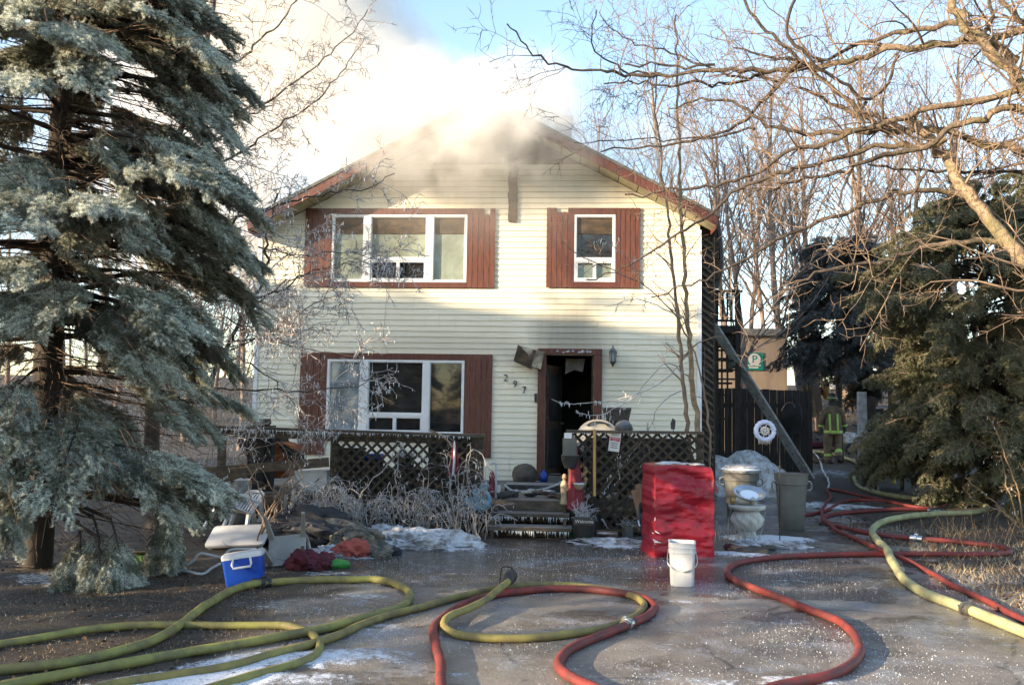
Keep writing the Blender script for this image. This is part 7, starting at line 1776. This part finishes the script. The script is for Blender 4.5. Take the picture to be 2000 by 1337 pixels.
# helmet
hc = Vector((0,.08,1.78))
he = fpart('helmet', MB().lathe([(.135,-.02),(.14,.03),(.125,.10),(.08,.145),(.001,.16)], hc, 20), 'helmet')
br_ = MB(); n = 28; vs = []
for rr_, dz in ((.130,-.025),(.130,-.010)):
    for i in range(n): a_ = 2*math.pi*i/n; ex_ = 1.0+(.42 if math.sin(a_) < 0 else .12)*abs(math.sin(a_)); vs.append(hc+Vector((1.32*rr_*math.cos(a_), 1.18*rr_*ex_*math.sin(a_), dz-(.03*abs(math.sin(a_)) if math.sin(a_) < 0 else 0))))
fs = [(i, (i+1)%n, n+(i+1)%n, n+i) for i in range(n)]+[tuple(range(n-1,-1,-1)), tuple(range(n,2*n))]
part(he, 'brim', br_.add(vs, fs), MT['helmet'], False, local=True)
rb_ = MB()
for i in range(9): a_ = math.pi+.2+i*(math.pi-.4)/8; rb_.box(-.018,.018,-.004,.004,-.012,.012, Matrix.Translation(hc+Vector((.143*math.cos(a_), .143*math.sin(a_), .02))) @ Matrix.Rotation(a_+math.pi/2, 4, 'Z'))
part(he, 'reflective_band', rb_, MT['reflect'], False, local=True, kind='stuff')
part(he, 'neck_flap', MB().add([Vector(v) for v in ((-.11,-.02,1.76),(.11,-.02,1.76),(.12,-.03,1.60),(-.12,-.03,1.60),(-.11,-.0,1.76),(.11,-.0,1.76),(.12,-.015,1.60),(-.12,-.015,1.60))], [(0,1,2,3),(7,6,5,4),(0,4,5,1),(1,5,6,2),(2,6,7,3),(3,7,4,0)]), MT['helmet'], False, local=True)
# face (turned away from us)
fpart('nose', MB().cone((0,.17,1.72), (0,.215,1.695), .02, .012, 6), 'skin'); fpart('face', MB().blob((0,.115,1.70), (.078,.075,.10), 5, .04, 3), 'skin')
for s in (-1, 1): fpart('eye', MB().blob((s*.032,.186,1.725), (.013,.008,.009), 2, .0, 1), 'helmet'); fpart('ear', MB().blob((s*.085,.085,1.70), (.014,.022,.034), 2, .1, 2), 'skin')
fpart('mouth', MB().blob((0,.187,1.655), (.025,.008,.008), 2, .0, 1), 'red_cloth')
# coat skirt, collar, stripes
def ell(z, rx, ry, cy): return [Vector((rx*math.cos(a*math.pi/14), cy+ry*math.sin(a*math.pi/14), z)) for a in range(28)]
sk_ = loft(MB(), [ell(.80,.245,.19,.0), ell(.95,.235,.18,.0), ell(1.14,.225,.172,.02), ell(1.30,.225,.165,.04), ell(1.44,.185,.13,.05), ell(1.52,.10,.10,.055)]); ct = fpart('coat', sk_, 'turnout')
def band(name, par, z0, z1, rx, ry, cy, g=.006, mk='reflect'): return part(par, name, loft(MB(), [ell(z0, rx+g, ry+g, cy), ell(z1, rx+g, ry+g, cy)], None, False, False), MT[mk], True, local=True)
band('hem_stripe', ct, .84, .91, .242, .186, 0)
for s, x_ in ((-1,-.105),(1,.10)):
    for (z0, z1) in ((.912,1.36),): part(ct, 'back_stripe', MB().add([(x_-.026,-.176,z0),(x_+.026,-.176,z0),(x_+.02,-.135,z1),(x_-.032,-.135,z1),(x_-.026,-.16,z0),(x_+.026,-.16,z0),(x_+.02,-.115,z1),(x_-.032,-.115,z1)], [(0,1,2,3),(7,6,5,4),(0,4,5,1),(1,5,6,2),(2,6,7,3),(3,7,4,0)]), MT['reflect'], local=True)
def limb_band(a, b, f0, f1, rad, nm='ankle_stripe'):
    a = Vector(a); b = Vector(b); p0 = a.lerp(b, f0); p1 = a.lerp(b, f1); return fpart(nm, MB().tube([p0, p1], rad, 14, False), 'reflect')
limb_band(Vb[14], Vb[15], .55, .75, .102); limb_band(Vb[17], Vb[18], .50, .74, .102); limb_band(Vb[8], Vb[9], .62, .82, .084, 'cuff_stripe'); limb_band(Vb[11], Vb[12], .62, .82, .084, 'cuff_stripe')
for s in (0, 1):
    h = Vector(Vb[14+3*s]).lerp(Vector(Vb[15+3*s]), .0); fpart('trouser_leg', MB().tube([Vector(Vb[13+3*s])+Vector((0,0,-.02)), h, Vector(Vb[15+3*s])], [.135,.112,.095], 14), 'turnout_low')
# boots
fpart('boot', loft(MB(), [rrect(.055,.13,.05,.0), rrect(.058,.135,.05,.03), rrect(.055,.12,.05,.07)], Matrix.Translation((-.14,.07,0))).tube([(-.14,.03,.06),(-.14,.03,.2)], [.07,.085], 12), 'black_rubber')
fpart('boot', loft(MB(), [rrect(.055,.13,.05,.0), rrect(.058,.135,.05,.03), rrect(.055,.12,.05,.07)], Matrix.Translation((.13,-.10,.055)) @ Matrix.Rotation(R(-38), 4, 'X') @ Matrix.Translation((0,.03,0))).tube([(.13,-.12,.14),(.13,-.10,.26)], [.07,.085], 12), 'black_rubber')
# gloves with five fingers
for s, w_i in ((-1, 9), (1, 12)):
    w0 = Vector(Vb[w_i]); dn = Vector((s*.05,.10,-1)).normalized(); ac_ = Vector((0,1,0)); gl = MB()
    gl.tube([w0, w0+dn*.05, w0+dn*.11], [.045,.05,.045], 10)
    for k_ in range(4):
        o_ = ac_*(-.036+.024*k_); L_ = (.075,.085,.08,.062)[k_]; p0 = w0+dn*.10+o_; gl.tube([p0, p0+dn*L_*.5+Vector((-s*.008,0,0)), p0+dn*L_*.9+Vector((-s*.035,0,0))], [.014,.013,.010], 7)
    p0 = w0+dn*.04+ac_*.045; gl.tube([p0, p0+dn*.035+Vector((-s*.01,.03,0)), p0+dn*.075+Vector((-s*.02,.035,0))], [.017,.015,.012], 7)
    fpart('glove', gl, 'black_rubber')

# ================================================================== GROUND SCATTER (uncountable)
def scatter_tri(name, n, fn, mt, seed):
    rr = np.random.RandomState(seed); V = fn(rr, n); V = V.reshape(-1, 3)
    return link(name, np_mesh(name, V, np.arange(len(V)).reshape(-1, 3), mt), kind='stuff')
def region(rr, n, x0, x1, y0, y1, s=2, thr=.45, sc=1.2):
    x = x0+(x1-x0)*rr.rand(n*3); y = y0+(y1-y0)*rr.rand(n*3); k = fbm(x*sc, y*sc, s, 3) > thr-.25*rr.rand(n*3); x, y = x[k][:n], y[k][:n]
    return np.stack([x, y, hgt(x, y)], 1)
def blades(x0, x1, y0, y1, hmin, hmax, w, keep=None):
    def f(rr, n):
        P = region(rr, n, x0, x1, y0, y1, 3, .5)
        if keep: P = P[keep(P)]
        n = len(P); a = rr.rand(n)*6.28; h = (hmin+(hmax-hmin)*rr.rand(n))[:,None]
        d = np.stack([np.cos(a), np.sin(a), np.zeros(n)], 1); ln = np.stack([rr.randn(n)*.7, rr.randn(n)*.7, np.ones(n)], 1); ln /= np.linalg.norm(ln, axis=1)[:,None]
        return np.stack([P-d*w, P+d*w, P+ln*h], 1)
    return f
scatter_tri('grass', 11000, blades(-3.6, .6, -11.2, -6.6, .008, .026, .0018), MT['grass_dead'], 1)
scatter_tri('grass', 5000, blades(5.4, 8.5, -9, -2, .03, .12, .003), MT['grass_dead'], 2)
def leaves(x0, x1, y0, y1, s0, s1):
    def f(rr, n):
        P = region(rr, n, x0, x1, y0, y1, 6, .5); n = len(P); P[:,2] += .004+.012*rr.rand(n); a = rr.rand(n)*6.28; s = (s0+(s1-s0)*rr.rand(n))[:,None]
        u = np.stack([np.cos(a), np.sin(a), .35*rr.randn(n)], 1)*s; v = np.stack([-np.sin(a), np.cos(a), .35*rr.randn(n)], 1)*s*.6
        return np.concatenate([np.stack([P-u, P+v, P+u], 1), np.stack([P-u, P+u, P-v], 1)], 0)
    return f
scatter_tri('fallen_leaves', 5200, leaves(-7, -.9, -10.5, -4.2, .008, .022), MT['leaf_litter'], 3)
scatter_tri('fallen_leaves', 3200, leaves(5.2, 9, -9, -1, .012, .035), MT['leaf_litter'], 4)
scatter_tri('fallen_leaves', 5000, leaves(5, 16, 8.5, 18, .03, .09), MT['leaf_litter'], 5)
def grains(x0, x1, y0, y1, s0, s1, thr, keep=None):
    def f(rr, n):
        P = region(rr, n, x0, x1, y0, y1, 11, thr, 1.6); 
        if keep: P = P[keep(P)]
        n = len(P); s = (s0+(s1-s0)*rr.rand(n)**2)[:,None]
        B = rr.randn(n, 4, 3)*.35; B[:,0] += (1,0,-.2); B[:,1] += (-.5,.85,-.2); B[:,2] += (-.5,-.85,-.2); B[:,3] += (0,0,.9); B = P[:,None,:]+B*s[:,None,:]
        return np.concatenate([B[:,[0,1,3]], B[:,[1,2,3]], B[:,[2,0,3]]], 0)
    return f
scatter_tri('ice_grains', 30000, grains(-2.5, 6.5, -11.6, -8.2, .002, .0065, .42, lambda P: P[:,0] > -.6-.4*(P[:,1]+9)), MT['ice_white'] if 'ice_white' in MT else MT['snow'], 6)
scatter_tri('ice_grains', 12000, grains(-1.5, 6.0, -8.2, -4.4, .002, .006, .5), MT['snow'], 7)
tw = []; rr = random.Random(2)
for _ in range(130):
    x = rr.uniform(-6.5, -.8); y = rr.uniform(-10, -5); a_ = rr.uniform(0, 6.28); tw.append(twig(rr, (x, y, float(hgt(x, y))+.015), (math.cos(a_), math.sin(a_), .06), rr.uniform(.12, .5), .004, 5, .4))
V, Q = tubes_np(tw, 4); link('fallen_twigs', np_mesh('fallen_twigs', V, Q, MT['bark_grey'], True), kind='stuff')

# ================================================================== SMOKE
def smoke(name, lo, hi, build, step=1.0):
    mt = bpy.data.materials.new(name); mt.use_nodes = True; g = NG(mt.node_tree)
    g.n.remove(g.n['Principled BSDF'])
    pv = g.new('ShaderNodeVolumePrincipled'); pv.inputs['Color'].default_value = (.885,.875,.86,1); pv.inputs['Anisotropy'].default_value = 0.0
    pv.inputs['Density Attribute'].default_value = ''; pv.inputs['Color Attribute'].default_value = ''; pv.inputs['Temperature Attribute'].default_value = ''
    pos = g.obj(); d = build(g, pos, *g.xyz(pos)); g.l.new(d, pv.inputs['Density'])
    g.l.new(pv.outputs[0], g.n['Material Output'].inputs['Volume'])
    o = link(name, mb_mesh(name, MB().box(lo[0],hi[0],lo[1],hi[1],lo[2],hi[2]), mt), kind='stuff'); return o
def plume(g, pos, X, Y, Z):
    h = g.sub(Z, 6.9)
    nz_ = g.noise(pos, .50, 5, .62, .8); nf = g.noise(pos, 1.6, 5, .62, .5)
    wig = g.add(g.mul(g.sub(nz_, .5), 2.8), g.mul(g.sub(nf, .5), 1.5))
    cx = g.add(g.mul(h, -1.05), -1.25); cy = g.add(g.mul(h, .25), 1.0)
    dx = g.sub(X, cx); dy = g.sub(Y, cy); dist = g.math('SQRT', g.add(g.mul(dx, dx), g.mul(g.mul(dy, dy), .7)))
    rad = g.add(g.mul(g.math('MAXIMUM', h, 0.), .33), 1.35)
    e = g.add(g.sub(dist, rad), wig)
    left = g.smooth(dx, -1.0, 1.5, 1., 0.)                       # the drift thins out downwind, to the left
    core = g.smooth(e, -.7, .25, 1.35, 0.); halo = g.mul(g.smooth(e, -.5, 5.5, .26, 0.), left)
    base = g.smooth(Z, 6.0, 7.2)
    d = g.mul(g.add(core, halo), base)
    # billows rolling out of the burnt gable, in front of the wall and over the ridge
    def puff(x, y, z, sx, sy, sz, amp, nz__, k):
        a = g.mul(g.sub(X, x), 1/sx); b = g.mul(g.sub(Y, y), 1/sy); c = g.mul(g.sub(Z, z), 1/sz)
        q = g.math('SQRT', g.add(g.add(g.mul(a, a), g.mul(b, b)), g.mul(c, c)))
        return g.smooth(g.add(q, g.mul(g.sub(nz__, .5), k)), .35, 1.25, amp, 0.)
    v = g.add(g.add(puff(-.15, -.75, 6.75, 1.35, .8, .8, 2.1, nf, 2.2), puff(-.75, -.65, 6.05, 1.3, .55, .65, 1.2, nf, 2.4)), puff(.9, -.6, 6.2, 1.5, .5, .55, .55, nf, 2.2))
    v = g.add(g.add(v, puff(.6, .6, 7.4, 1.1, 1.6, .75, 1.2, nf, 2.0)), puff(.55, -.75, 6.75, 1.2, .6, .6, 1.5, nf, 2.0))
    v = g.add(v, puff(-.2, -.6, 5.3, 2.6, .5, 1.1, .20, nz_, 1.2))
    v = g.add(g.add(v, puff(-6.6, 3.2, 6.4, 3.6, 3.2, 3.4, .20, nz_, 1.0)), puff(-1.9, -.3, 6.5, 1.9, .9, .75, 1.5, nf, 2.0))
    low = puff(2.2, 1.4, 6.6, 1.9, 2.0, .5, .28, nz_, 1.6)
    return g.math('MAXIMUM', g.add(g.add(d, v), low), 0.)
smoke('smoke', (-11, -1.6, 4.2), (4.6, 8.0, 14.5), plume)
